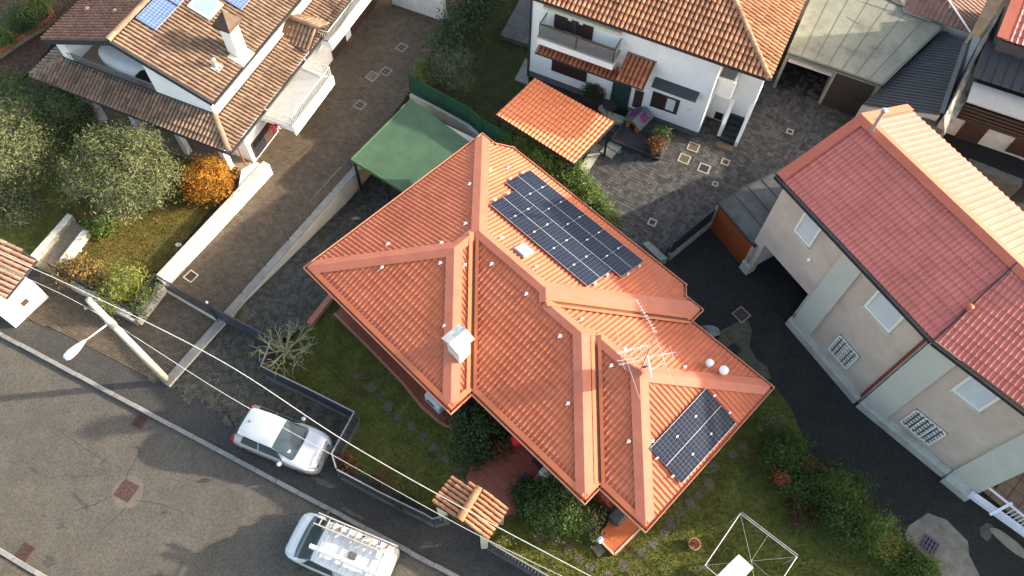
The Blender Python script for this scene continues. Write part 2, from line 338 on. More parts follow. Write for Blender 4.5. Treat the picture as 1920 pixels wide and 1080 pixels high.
# left driveway and the villa's driveway
pd_l = [(20, 588), (100, 617), (160, 646), (217, 675), (262, 698), (287, 716), (322, 705), (672, 312), (776, 160), (850, 30), (790, -40), (690, -60), (430, 320), (290, 500), (90, 505), (30, 545)]
def paving(name, pts, z0, blk_w, blk_l, pattern, deg, m, mj, gap=.008, h=.012, zfun=None, parts=0, rnd_rot=True):
    """a paved surface: bed sheet plus single blocks laid in a bond; the largest blocks in the photo may be single parts"""
    if zfun is None:
        s = sheet(name, pts, z0, mj)
    else:
        s = sheet(name, pts, [zfun(p[0], p[1]) for p in pts], mj)
    P = np.array([p[:2] for p in pts]); h_ = R(deg); cu = np.array([math.cos(h_), math.sin(h_)]); cv = np.array([-cu[1], cu[0]])
    U = P @ cu; V = P @ cv; blocks = []                   # centre u, v, len u, len v
    if pattern == 'running':
        nv = int((V.max() - V.min()) / blk_w) + 2; nu = int((U.max() - U.min()) / blk_l) + 3
        for j in range(nv):
            us = U.min() + (np.arange(nu) + (.5 if j % 2 else 0) - .5) * blk_l
            blocks.append(np.stack([us, np.full(nu, V.min() + j * blk_w), np.full(nu, blk_l), np.full(nu, blk_w)], 1))
        B = np.concatenate(blocks)
    elif pattern == 'herring':
        w_ = blk_w; n = int(max(U.max() - U.min(), V.max() - V.min()) / w_) + 8; i, j = np.meshgrid(np.arange(n), np.arange(n), indexing='ij'); k = (i - j) % 4
        a = k == 0; b = k == 2                            # 2x1 blocks: horizontal start at k=0, vertical at k=3 cell pair
        ua = U.min() + i[a] * w_ + w_; va = V.min() + j[a] * w_ + w_ / 2
        ub = U.min() + i[b] * w_ + w_ / 2; vb = V.min() + j[b] * w_
        B = np.concatenate([np.stack([ua, va, np.full(ua.shape, 2 * w_), np.full(ua.shape, w_)], 1), np.stack([ub, vb, np.full(ub.shape, w_), np.full(ub.shape, 2 * w_)], 1)])
    else:                                                 # random rows of mixed lengths in small fields turned by 90 degrees
        B = []; F_ = blk_l * 3; cx = U.min()
        while cx < U.max():
            cy = V.min()
            while cy < V.max():
                flip = random.random() < .5; r_ = 0.0
                while r_ < F_ - 1e-6:
                    c_ = 0.0
                    while c_ < F_ - 1e-6:
                        l_ = min(random.choice((blk_l, blk_l * 1.5, blk_l * .75)), F_ - c_)
                        if F_ - c_ - l_ < blk_l * .4: l_ = F_ - c_
                        B.append((cx + c_ + l_ / 2, cy + r_ + blk_w / 2, l_, blk_w) if not flip else (cx + r_ + blk_w / 2, cy + c_ + l_ / 2, blk_w, l_)); c_ += l_
                    r_ += blk_w
                cy += F_
            cx += F_
        B = np.array(B)
    X = B[:, :1] * cu + B[:, 1:2] * cv; ok = inpoly(X[:, 0], X[:, 1], P); B = B[ok]; X = X[ok]
    z = np.array([zfun(a, b) for a, b in X]) if zfun else np.full(len(X), z0)
    z = z + RNG.normal(size=len(z)) * .0022
    if parts:
        px = np.array([Qpx((a, b, c)) for (a, b), c in zip(X, z)]); vis = (px[:, 0] > 0) & (px[:, 0] < 1920) & (px[:, 1] > 0) & (px[:, 1] < 1080) & parts[1](X, px)
        order = np.where(vis)[0]; order = order[np.argsort(-B[order, 2] * B[order, 3] * 1e3 - px[order, 1])][:parts[0]]; sel = np.zeros(len(B), bool); sel[order] = True
    else: sel = np.zeros(len(B), bool)
    def corners(b, x, zz):
        hu = (b[:, 2:3] - gap) / 2; hv = (b[:, 3:4] - gap) / 2; ins = .006; tops = []; bots = []
        for su, sv in ((-1, -1), (1, -1), (1, 1), (-1, 1)):
            t = x + su * (hu - ins) * cu + sv * (hv - ins) * cv; q = x + su * hu * cu + sv * hv * cv
            tops.append(np.concatenate([t, (zz + h)[:, None]], 1)); bots.append(np.concatenate([q, zz[:, None]], 1))
        fs = [np.stack(tops, 1)] + [np.stack([bots[i], bots[(i + 1) % 4], tops[(i + 1) % 4], tops[i]], 1) for i in range(4)]
        return np.concatenate([f[:, None] for f in fs], 1)  # n,5,4,3
    r_ = RNG.random(len(B))
    q = corners(B[~sel], X[~sel], z[~sel]); o = np_mesh('paving_blocks', q.reshape(-1, 3), 4, m, s, np.repeat(r_[~sel], 5), kind='stuff')
    if sel.any():
        cache = {}
        for b, x, zz in zip(B[sel], X[sel], z[sel]):
            k = (round(b[2], 2), round(b[3], 2))
            if k not in cache:
                q = corners(np.array([[0, 0, b[2], b[3]]]), np.zeros((1, 2)), np.zeros(1)); c = np_mesh('paving_block', q.reshape(-1, 3), 4, m, s, np.zeros(5)); cache[k] = c
            else: c = cache[k].copy(); COL.objects.link(c)
            c.location = (x[0], x[1], zz)
    return s
paving('driveway', GP(pd_l), -.004, .1, .2, 'running', -24, M_paver_b, M_joint)
pd_m = [(322, 722), (352, 747), (378, 752), (398, 772), (425, 775), (438, 800), (470, 850), (622, 870), (670, 788), (503, 705), (522, 655), (436, 600), (430, 602)]
paving('driveway', GP(pd_m), -.006, .105, .21, 'herring', 20, M_paver_h, M_joint)
def ramp_z(x, y):
    t = (np.array([x, y]) - DW0[:2]) @ DD; return -.006 - 1.0 * min(1, max(0, (t - 4.6) / 7.0))
rs = [dwp(4.4, .17), dwp(11.6, .17), dwp(17.4, .17), HF.P(.8, 11.4), HF.P(.8, 6.2), HF.P(.8, -.7), G(577, 612), G(505, 650), G(432, 598)]
mb = MB()
for i in range(16):                                       # the sloping bed follows the ramp in short strips
    a = 4.4 + i * .9; b = a + .9; q = [dwp(a, .1), dwp(b, .1), dwp(b, 6.2), dwp(a, 6.2)]
    mb.add([(p[0], p[1], ramp_z(p[0], p[1]) - .003) for p in q], [(3, 2, 1, 0)])
rp_ = mb.build('driveway', M_joint); tag(rp_, kind='structure')
P_ = [dwp(4.4, .17), dwp(17.2, .17), HF.P(.8, 11.4), HF.P(.8, 9), HF.P(.8, -.7), G(577, 612), G(505, 650), G(432, 598)]
# blocks on the ramp
_n = 170; w_ = .105; i, j = np.meshgrid(np.arange(_n), np.arange(_n), indexing='ij'); k = (i - j) % 4; cu = np.array([math.cos(R(20)), math.sin(R(20))]); cv = np.array([-cu[1], cu[0]])
Pm = np.array([p[:2] for p in P_]); u0 = (Pm @ cu).min(); v0 = (Pm @ cv).min(); qs = []; rr = []
for sel, (lu, lv), (ou, ov) in ((k == 0, (2 * w_, w_), (w_, w_ / 2)), (k == 2, (w_, 2 * w_), (w_ / 2, 0))):
    uu = u0 + i[sel] * w_ + ou; vv = v0 + j[sel] * w_ + ov; X = uu[:, None] * cu + vv[:, None] * cv; ok = inpoly(X[:, 0], X[:, 1], Pm); X = X[ok]
    tt = (X - DW0[:2]) @ DD
    for du, dv in ((-1, -1), (1, -1), (1, 1), (-1, 1)):
        pass
    C = []
    for du, dv in ((-1, -1), (1, -1), (1, 1), (-1, 1)):
        Y = X + du * (lu - .01) / 2 * cu + dv * (lv - .01) / 2 * cv; t = (Y - DW0[:2]) @ DD; C.append(np.concatenate([Y, (.004 - 1.0 * np.clip((t - 4.6) / 7, 0, 1))[:, None]], 1))
    qs.append(np.stack(C, 1).reshape(-1, 3)); rr.append(RNG.random(len(X)))
np_mesh('paving_blocks', np.concatenate(qs), 4, M_paver_h, rp_, np.concatenate(rr), kind='stuff')

# alley, courtyard, lawns
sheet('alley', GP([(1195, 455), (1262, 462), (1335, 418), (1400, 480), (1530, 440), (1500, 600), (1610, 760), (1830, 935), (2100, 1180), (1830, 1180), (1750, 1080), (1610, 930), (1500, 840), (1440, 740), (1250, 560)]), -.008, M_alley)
pd_c = [(1075, 330), (1105, 285), (1150, 235), (1290, 200), (1340, 200), (1420, 150), (1480, 120), (1600, 170), (1650, 200), (1560, 270), (1400, 395), (1340, 405), (1252, 470), (1190, 462), (1090, 360)]
paving('courtyard', GP(pd_c), -.004, .17, .26, 'mixed', -30, M_cobble, M_joint, gap=.012, h=.014, parts=(300, lambda X, px: (px[:, 0] > 1120) & (px[:, 0] < 1420) & (px[:, 1] > 250) & (px[:, 1] < 450)))
LAWNS = {}
def lawn(name, pts, z, m, gm, n, hgt_=.05, dens=None, lab=None):
    w = GP(pts); s = sheet(name, w, z, m); P = np.array([p[:2] for p in w])
    lo, hi = P.min(0), P.max(0); a = (hi - lo).prod(); X = lo + RNG.random((n * 3, 2)) * (hi - lo); X = X[inpoly(X[:, 0], X[:, 1], P)][:n]
    k = len(X); an = RNG.random(k) * 6.283; d = np.stack([np.cos(an), np.sin(an)], 1); hh = hgt_ * (.4 + 1.2 * RNG.random(k) ** 2); lean = RNG.normal(size=(k, 2)) * hh[:, None] * .6; wd = .012 + .016 * RNG.random(k)
    zz = np.full(k, z); a_ = np.concatenate([X - d * wd[:, None], zz[:, None]], 1); b_ = np.concatenate([X + d * wd[:, None], zz[:, None]], 1); c_ = np.concatenate([X + lean, (zz + hh)[:, None]], 1)
    np_mesh('grass', np.stack([a_, b_, c_], 1).reshape(-1, 3), 3, gm, None, RNG.random(k), kind='stuff')
    return s
lawn('lawn', [(577, 610), (622, 553), (860, 720), (900, 800), (1010, 880), (1110, 900), (1230, 960), (1445, 715), (1480, 760), (1520, 850), (1640, 960), (1790, 1120), (1790, 1190), (1150, 1190), (1010, 1078), (922, 1012), (835, 968), (640, 872), (625, 855), (673, 790), (505, 708), (526, 655)], 0.0, M_lawn, M_grass, 90000)
lawn('lawn', [(85, 470), (150, 430), (140, 300), (330, 300), (450, 320), (425, 365), (300, 520), (260, 590), (110, 520)], .25, M_lawn_l, M_grass_l, 26000)
lawn('lawn', [(-60, 190), (150, 170), (300, 300), (160, 400), (95, 480), (60, 480), (-20, 440), (-120, 420)], .02, M_lawn, M_grass, 16000)
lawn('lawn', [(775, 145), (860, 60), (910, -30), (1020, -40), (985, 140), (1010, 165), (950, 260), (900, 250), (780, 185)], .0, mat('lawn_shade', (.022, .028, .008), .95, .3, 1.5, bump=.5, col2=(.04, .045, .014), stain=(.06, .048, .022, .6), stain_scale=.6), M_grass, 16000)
sheet('garden_soil', GP([(-120, 260), (60, 130), (210, -60), (-150, -60)]), -.02, M_mulch)
# worn edge, repairs and covers in the street
def blob(name, cx, cy, rx, ry, z, m, n=22, rough_=.14, deg=0, seed=0, kind='structure', pz=None):
    rg = random.Random(seed); c = G(cx, cy, 0); ph = [rg.uniform(0, 6.28) for _ in range(4)]; pts = []
    for i in range(n):
        t = 2 * math.pi * i / n; r_ = 1 + rough_ * (math.sin(2 * t + ph[0]) + .7 * math.sin(3 * t + ph[1]) + .5 * math.sin(5 * t + ph[2]))
        x, y = rx * r_ * math.cos(t), ry * r_ * math.sin(t); a = R(deg); pts.append((c[0] + x * math.cos(a) - y * math.sin(a), c[1] + x * math.sin(a) + y * math.cos(a)))
    return sheet(name, pts, z, m, kind)
M_patch = mat('worn_patch', (.07, .06, .043), .9, .25, 6, bump=.3, col2=(.12, .105, .078), detail=8)
for i, (x, y, a, b, dg) in enumerate(((548, 835, .55, .16, -30), (607, 905, .45, .13, -24), (428, 790, .28, .14, -40), (640, 965, .3, .08, -24), (660, 962, .42, .07, -24), (350, 748, .3, .1, -30))):
    blob('worn_patch', x, y, a, b, -.0075, M_patch, seed=i, deg=dg, rough_=.2)
M_oil = mat('road_stain', (.045, .041, .036), .85, .3, 14, bump=.3, bscale=45, detail=10, col2=(.075, .068, .058))
for i, (x, y, a, b, dg) in enumerate(((112, 985, .16, .11, 20), (150, 940, .4, .1, -40), (305, 960, .12, .08, 0), (420, 1010, .1, .07, 10), (60, 880, .3, .06, -24), (195, 860, .25, .05, 60), (90, 1052, .3, .16, -24))):
    blob('road_stain', x, y, a, b, -.0985, M_oil, seed=20 + i, deg=dg, rough_=.25, n=26)
sheet('road_patch', GP([(425, 910), (480, 907), (510, 938), (470, 942)], -.096), -.096, mat('road_patch', (.085, .078, .068), .9, .2, 5, bump=.4))
for pts, w_ in (([(258, 835), (262, 850), (240, 885), (236, 905)], .03), ([(255, 938), (300, 945), (345, 962)], .02), ([(210, 930), (180, 945), (140, 958)], .03), ([(238, 950), (200, 985), (185, 1000)], .03), ([(100, 800), (150, 835), (205, 870)], .025), ([(368, 757), (352, 795), (348, 805)], .03), ([(660, 917), (640, 940), (652, 905)], .03), ([(700, 970), (715, 985), (725, 1010)], .035), ([(545, 870), (555, 890), (545, 905), (585, 935)], .035)):
    mb = MB(); z = -.0965 if KF.uv(G(*pts[0]))[1] < 0 else -.0085; q = GP(pts, z)
    for a, b in zip(q[:-1], q[1:]):
        d = (b - a); nrm = np.array([-d[1], d[0], 0]) / np.linalg.norm(d) * w_ / 2; mb.poly([a - nrm, b - nrm * random.uniform(.4, 1.4), b + nrm, a + nrm * random.uniform(.4, 1.4)])
    tag(mb.build('asphalt_crack', mat('tar_crack', (.035, .033, .03), .9, .2)), kind='structure')

def grate(cx, cy, sx, sy, deg, label, nb=8, rows=2, z=-.1, m=None, frame_m=None, solid=False):
    """cast iron drain: frame, bars over a dark pit, or a solid cover"""
    c = G(cx, cy, z); t = thing('drain_grate' if not solid else 'manhole_cover', label, 'drain' if not solid else 'manhole cover', c, R(deg)); m = m or M_rust
    def loc(mb, nm, mm): o = mb.build(nm, mm); o.parent = t; return o
    mb = MB(); f = .05
    for sgn in (-1, 1): mb.box((0, sgn * (sy - f) / 2, .008), (sx, f, .02)); mb.box((sgn * (sx - f) / 2, 0, .008), (f, sy - 2 * f, .02))
    loc(mb, 'frame', frame_m or m)
    if solid:
        mb = MB(); mb.box((0, 0, .004), (sx - 2 * f - .01, sy - 2 * f - .01, .018)); loc(mb, 'lid', m)
        mb = MB()
        for a in range(7):
            for b in range(7): mb.box((-sx / 2 + f + (a + .7) * (sx - 2 * f) / 7.4, -sy / 2 + f + (b + .7) * (sy - 2 * f) / 7.4, .0145), (.03, .03, .008), R(45))
        loc(mb, 'tread_studs', m)
    else:
        mb = MB(); mb.box((0, 0, .0015), (sx - 2 * f, sy - 2 * f, .003)); loc(mb, 'pit', M_black)
        for i in range(nb):
            mb = MB(); mb.box((-sx / 2 + f + (i + .5) * (sx - 2 * f) / nb, 0, .008), ((sx - 2 * f) / nb * .5, sy - 2 * f, .016)); loc(mb, 'bar', m)
        for i in range(1, rows): mb = MB(); mb.box((0, -sy / 2 + i * sy / rows, .009), (sx - 2 * f, .03, .018)); loc(mb, 'cross_bar', m)
    return t
grate(262, 790, .5, .55, -24, 'rusty slotted drain grate against the kerb', 6)
grate(48, 1035, .5, .55, -24, 'rusty drain grate by the far white kerb', 6)
grate(238, 920, .68, .68, -24, 'square rusty manhole cover in the middle of the street', solid=True)
blob('road_patch', 238, 921, .62, .62, -.0975, mat('road_collar', (.105, .092, .075), .9, .2, 5, bump=.3), seed=5, rough_=.04)
grate(1742, 1022, .62, .62, -38, 'purple brown slotted drain in the pale concrete patch', 4, 3, z=.004, m=mat('purple_iron', (.12, .09, .12), .7, .2, 8, metal=.2))
sheet('concrete_patch', GP([(1697, 998), (1705, 985), (1740, 962), (1775, 975), (1800, 1000), (1815, 1015), (1817, 1040), (1835, 1075), (1850, 1110), (1790, 1110), (1745, 1050), (1720, 1030), (1700, 1012)]), -.004, mat('patch_concrete', (.19, .165, .125), .88, .2, 3, bump=.25, grime=.2, col2=(.25, .222, .178), detail=8))
sheet('concrete_patch', GP([(1838, 990), (1850, 980), (1862, 985), (1858, 1010), (1850, 1015), (1838, 1003)]), -.004, M_patch)
blob('concrete_patch', 1893, 1018, .75, .24, -.003, mat('patch_concrete2', (.24, .21, .16), .88, .15, 3), seed=3, deg=-44, rough_=.06)
sheet('concrete_patch', GP([(1345, 640), (1352, 620), (1380, 605), (1402, 600), (1410, 620), (1405, 650), (1420, 675), (1440, 690), (1445, 710), (1420, 718), (1390, 690), (1360, 665)]), -.004, mat('mossy_concrete', (.07, .06, .038), .9, .3, 3, bump=.4, col2=(.11, .093, .06), stain=(.07, .075, .03, .7)))
grate(1390, 590, .62, .62, -50, 'rusty square manhole lid in the dark alley', solid=True, z=.0, frame_m=M_conc)
grate(1377, 655, .5, .45, -50, 'black drain grate beside the villa in the alley', 6, z=.0, m=M_iron)
grate(358, 518, .5, .5, 58, 'rusty brown inspection lid in the left driveway near the sliding gate', solid=True, z=.01, frame_m=M_concp)
for i, (x, y, lab) in enumerate(((675, 197, 'concrete drain with slots low on the left driveway'), (698, 143, 'square concrete manhole with a round lid on the left driveway'), (723, 134, 'slotted concrete drain beside the round-lid manhole'), (753, 89, 'concrete drain highest up the left driveway'))):
    if i == 1: grate(x, y, .6, .55, 58, lab, solid=True, z=.01, m=mat('cover_concrete', (.13, .11, .085), .85, .2, 5), frame_m=M_conc)
    else: grate(x, y, .55, .5, 58, lab, 3, 1, z=.01, m=mat('cover_concrete', (.13, .11, .085), .85, .2, 5), frame_m=M_conc)
for x, y, s_, lab in ((1300, 276, .5, 'open square tree pit nearest the white house corner'), (1283, 298, .5, 'square brown pit beside the tree pit in the courtyard'), (1320, 316, .5, 'black square drain in the middle of the courtyard'), (1360, 304, .34, 'small rusty square lid in the courtyard'), (1341, 345, .22, 'tiny square drain right of the courtyard middle'), (1223, 417, .33, 'small square drain near the villa side of the courtyard'), (1481, 247, .28, 'small square drain by the stair of the white house')):
    t = thing('courtyard_pit' if s_ > .4 else 'courtyard_drain', lab, 'drain', G(x, y, .012), R(-24)); mb = MB()
    for sg in (-1, 1): mb.box((0, sg * s_ / 2, .006), (s_ + .07, .07, .03)); mb.box((sg * s_ / 2, 0, .006), (.07, s_ - .07, .03))
    o = mb.build('frame', mat('pit_frame', (.3, .28, .22), .8, .12, 6)); o.parent = t
    mb = MB(); mb.box((0, 0, .001), (s_ - .07, s_ - .07, .008)); o = mb.build('lid', mat('pit_soil', (.09, .07, .04), .95, .3, 12) if lab.startswith(('open', 'square')) else (M_rust if 'rusty' in lab else M_iron)); o.parent = t
# stepping stones in the lawn (each a slab of washed pebbles)
M_step = mat('pebble_slab', (.085, .066, .047), .95, .3, 30, bump=.6, bscale=60, col2=(.15, .12, .09), rnd=.2)
st = thing('stepping_stone_path', None, None, G(1300, 880), 0, kind='structure')
sp = [(695, 725), (709, 743), (728, 762), (749, 780), (772, 800), (793, 819), (814, 839), (835, 860), (860, 878), (852, 893), (1012, 1005), (1063, 1027), (1085, 1048), (1106, 1064), (1140, 1078), (1168, 1062), (1203, 1036), (1225, 1019), (1246, 998), (1273, 961), (1292, 944), (1310, 926), (1330, 908), (1338, 875), (1375, 850), (1390, 835), (1258, 980), (1040, 1010), (668, 706)]
for i, (x, y) in enumerate(sp):
    rg = random.Random(i); n = 9; pts = []; c = G(x, y); r0 = rg.uniform(.19, .25)
    for k in range(n):
        t = 2 * math.pi * k / n + rg.uniform(-.2, .2); r_ = r0 * rg.uniform(.72, 1.18); pts.append((c[0] + r_ * math.cos(t), c[1] + r_ * math.sin(t)))
    mb = MB(); mb.prism(pts, -.03, .014); bevel(mb.build('stepping_stone', M_step, st), .01)
# ---------------------------------------------------------------- roof building helpers
def sh_clip(poly, x0, x1, y0, y1):
    for ax, lim, keep_less in ((0, x0, False), (0, x1, True), (1, y0, False), (1, y1, True)):
        out_ = []; n = len(poly)
        for i in range(n):
            a, b = poly[i], poly[(i + 1) % n]; ia = a[ax] <= lim if keep_less else a[ax] >= lim; ib = b[ax] <= lim if keep_less else b[ax] >= lim
            if ia: out_.append(a)
            if ia != ib:
                t = (lim - a[ax]) / (b[ax] - a[ax]); out_.append((a[0] + t * (b[0] - a[0]), a[1] + t * (b[1] - a[1])))
        poly = out_
        if len(poly) < 3: return []
    return poly
def plane_axes(verts, eave):
    S = np.array(eave, float); S /= np.linalg.norm(S); a, b, c = [np.array(v, float) for v in verts[:3]]
    N_ = np.zeros(3)
    for i in range(len(verts)):
        p, q = np.array(verts[i], float), np.array(verts[(i + 1) % len(verts)], float); N_ += np.cross(p, q)
    N_ /= np.linalg.norm(N_)
    if N_[2] < 0: N_ = -N_
    T = np.cross(S, N_)
    if T[2] > 0: T = -T
    return S, T, N_
def tile_sheet(verts, eave, period=.185, row=.36, step=.022, prof=None, lift=0.0):
    """profiled roof sheet on the plane polygon verts (3D): ribs run down the slope, rows overlap like tiles"""
    prof = prof or [(0, 0), (.2, 0), (.34, .03), (.5, .04), (.66, .03), (.8, 0), (1, 0)]
    S, T, N_ = plane_axes(verts, eave); V = [np.array(v, float) for v in verts]; O = max(V, key=lambda v: v @ T)
    P2 = [((v - O) @ S, (v - O) @ T) for v in V]; mb = MB(); smin = min(p[0] for p in P2); smax = max(p[0] for p in P2); tmin = min(p[1] for p in P2)
    nr = int(-tmin / row) + 1 if row else 1; row_ = row or (-tmin + .01)
    k0 = int(math.floor(smin / period)) - 1; k1 = int(math.ceil(smax / period)) + 1
    for k in range(k0, k1):
        for (f0, h0), (f1, h1) in zip(prof[:-1], prof[1:]):
            s0, s1 = (k + f0) * period, (k + f1) * period
            if s1 < smin or s0 > smax: continue
            strip = sh_clip(P2, s0, s1, -1e3, 1e3)
            if not strip: continue
            ta = min(p[1] for p in strip); tb = max(p[1] for p in strip)
            for j in range(max(0, int(-tb / row_)), min(nr, int(-ta / row_) + 1)):
                t1 = -j * row_; t0 = t1 - row_; c = sh_clip(strip, s0, s1, t0, t1)
                if len(c) < 3: continue
                def up(s_, t_): return lift + h0 + (h1 - h0) * (s_ - s0) / (s1 - s0) + step * (t_ - t0) / row_
                vs = [O + s_ * S + t_ * T + up(s_, t_) * N_ for s_, t_ in c]
                nv = sum(np.cross(vs[i], vs[(i + 1) % len(vs)]) for i in range(len(vs)))
                mb.poly(vs, flip=(nv @ N_) < 0, rnd=.5)
                lowp = [p for p in c if abs(p[1] - t1) < 1e-6]
                if step and len(lowp) >= 2:
                    a = min(lowp); b = max(lowp); A = O + a[0] * S + t1 * T; B = O + b[0] * S + t1 * T
                    mb.poly([A + up(a[0], t1) * N_, B + up(b[0], t1) * N_, B + (up(b[0], t1) - step) * N_, A + (up(a[0], t1) - step) * N_], rnd=.5)
    return mb
def edge_cap(P, Q, n1, n2, w=.27, lift=.085, lip=.07, ta=0.0, tb=0.0):
    """angled metal cap along a ridge or hip between two planes"""
    P = np.array(P, float); Q = np.array(Q, float); d = (Q - P) / np.linalg.norm(Q - P); mb = MB(); up = np.array([0, 0, 1.0])
    for n_ in (n1, n2):
        s_ = np.cross(n_, d); s_ /= np.linalg.norm(s_)
        if s_[2] > 0 or (abs(s_[2]) < 1e-6): s_ = s_ if s_[2] <= 0 else -s_
        a, b = P + up * lift, Q + up * lift; Pe = P + d * w * ta + s_ * w; Qe = Q - d * w * tb + s_ * w; c, e = Qe + n_ * (lift - .012), Pe + n_ * (lift - .012); g, h_ = Qe + n_ * (lift - lip - .01), Pe + n_ * (lift - lip - .01)
        for q in ([a, b, c, e], [e, c, g, h_]):
            nv = np.cross(q[1] - q[0], q[2] - q[0]); mb.poly(q, flip=nv[2] < 0 if abs(nv[2]) > 1e-9 else False, rnd=.5)
    return mb
def strip_on(P, Q, n_, s_, w0, w1, lift):
    P = np.array(P, float); Q = np.array(Q, float); q = [P + s_ * w0 + n_ * lift, Q + s_ * w0 + n_ * lift, Q + s_ * w1 + n_ * lift, P + s_ * w1 + n_ * lift]
    nv = np.cross(q[1] - q[0], q[2] - q[0]); return q if nv @ n_ > 0 else q[::-1]
def gable_pts(fr, uvz): return [fr.P(u, v, z) for u, v, z in uvz]
M_sheet = mat('coral_roof_sheet', (.5, .13, .062), .55, .1, .9, spec=.3, col2=(.54, .152, .075), stain=(.44, .105, .047, .6), stain_scale=.35, stain_w=(.5, .7), grime=.16, grime_scale=1.4)
M_cap = mat('coral_flashing', (.49, .145, .085), .5, .06, 1.2, spec=.35, col2=(.52, .16, .095), grime=.12, grime_scale=1.8)
M_gut = mat('coral_gutter', (.6, .26, .17), .45, .06, 2, spec=.4)
M_eave = mat('orange_eave_flashing', (.52, .145, .06), .5, .06, 2, spec=.4)
M_groove = mat('valley_channel', (.14, .045, .02), .6, .15, 3)
M_hwall = mat('villa_plaster', (.3, .19, .12), .88, .08, 2, bump=.1, bscale=60)

# ---------------------------------------------------------------- the villa
ZE = 3.2; SL = .36
villa = thing('villa', 'single storey villa under the big coral hipped metal roof with three staggered wings', 'house', HF.P(8, 5, 0))
W = {'A': (0, 0, 0), 'B': (0, 9.77, 0), 'C': (12.3, 9.77, 0), 'Ci': (12.3, 9.06, 0), 'D': (16.2, 9.06, 0), 'E': (16.2, 1.82, 0), 'F': (14.1, 1.82, 0), 'G': (14.1, 1.06, 0), 'I': (8.44, 1.06, 0), 'J': (8.44, 0, 0),
     'K2': (4.22, 4.22, 4.22), 'K0': (4.22, 5.28, 4.22), 'K1': (4.355, 5.415, 4.355), 'K3': (7.945, 5.415, 4.355), 'K4': (8.3, 5.06, 4.0), 'K5': (10.1, 5.06, 4.0), 'K6': (10.48, 5.44, 3.62), 'K7': (12.58, 5.44, 3.62),
     'n1': (.72, 9.77, 0), 'n2': (1.34, 10.3, -.53), 'n3': (11.1, 10.3, -.53), 'n4': (11.5, 9.77, 0)}
W3 = {k: HF.P(a, b, ZE + SL * c) for k, (a, b, c) in W.items()}
U3 = np.array([*HF.u, 0]); V3 = np.array([*HF.v, 0])
FACES = {'a': (['A', 'K2', 'K0', 'K1', 'B'], V3), 'n': (['B', 'K1', 'K3', 'C', 'n4', 'n3', 'n2', 'n1'], U3), 'c': (['C', 'K3', 'K4', 'Ci'], V3), 'n2f': (['Ci', 'K4', 'K5', 'K6', 'K7', 'D'], U3), 'd': (['D', 'K7', 'E'], V3),
         's3': (['E', 'K7', 'K6', 'F'], U3), 'g': (['F', 'K6', 'K5', 'G'], V3), 's2': (['G', 'K5', 'K4', 'K3', 'K1', 'K0', 'I'], U3), 'j': (['I', 'K0', 'K2', 'J'], V3), 's1': (['J', 'K2', 'A'], U3)}
NRM = {}
for k, (vs, ev) in FACES.items():
    pts = [W3[v] for v in vs]; NRM[k] = plane_axes(pts, ev)[2]
    tile_sheet(pts, ev).build('roof_sheet', M_sheet, villa)
for p, q, f1, f2 in (('A', 'K2', 'a', 's1'), ('J', 'K2', 'j', 's1'), ('K2', 'K0', 'a', 'j'), ('K0', 'K1', 'a', 's2'), ('B', 'K1', 'a', 'n'), ('K1', 'K3', 'n', 's2'), ('K3', 'C', 'n', 'c'), ('K3', 'K4', 'c', 's2'), ('K4', 'K5', 'n2f', 's2'), ('G', 'K5', 'g', 's2'), ('K5', 'K6', 'g', 'n2f'), ('K6', 'K7', 'n2f', 's3'), ('K7', 'D', 'n2f', 'd'), ('K7', 'E', 'd', 's3')):
    big = (p, q) in (('A', 'K2'), ('J', 'K2'), ('B', 'K1'), ('K3', 'C'), ('G', 'K5'), ('K7', 'D'), ('K7', 'E'))
    edge_cap(W3[p], W3[q], NRM[f1], NRM[f2], .31 if big else .24, lift=.1 if big else .094, ta=1.0 if p in 'ABJG' else 0, tb=1.0 if q in 'CDE' else 0).build('ridge_cap', M_cap, villa)
for p, q, f1, f2 in (('I', 'K0', 'j', 's2'), ('Ci', 'K4', 'c', 'n2f'), ('F', 'K6', 'g', 's3')):   # valleys: two flashings and a channel between them
    P, Q = W3[p], W3[q]; d = (Q - P) / np.linalg.norm(Q - P); mb = MB(); mg = MB()
    for f in (f1, f2):
        s_ = np.cross(NRM[f], d); s_ = s_ if s_[2] > 0 else -s_
        mb.poly(strip_on(P, Q, NRM[f], s_, .085, .22, .1)); mg.poly(strip_on(P, Q, NRM[f], s_, 0, .09, .066 if f == f1 else .067))
        mb.poly([P + s_ * .085 + NRM[f] * .1, Q + s_ * .085 + NRM[f] * .1, Q + s_ * .085, P + s_ * .085])
    mb.build('valley_flashing', M_eave, villa); mg.build('valley_channel', M_groove, villa)
EV = ['A', 'B', 'n1', 'n2', 'n3', 'n4', 'C', 'Ci', 'D', 'E', 'F', 'G', 'I', 'J']
EF = {('A', 'B'): 'a', ('n2', 'n3'): 'n', ('B', 'n1'): 'n', ('n4', 'C'): 'n', ('n1', 'n2'): None, ('n3', 'n4'): None, ('C', 'Ci'): 'c', ('Ci', 'D'): 'n2f', ('D', 'E'): 'd', ('E', 'F'): 's3', ('F', 'G'): 'g', ('G', 'I'): 's2', ('I', 'J'): 'j', ('J', 'A'): 's1'}
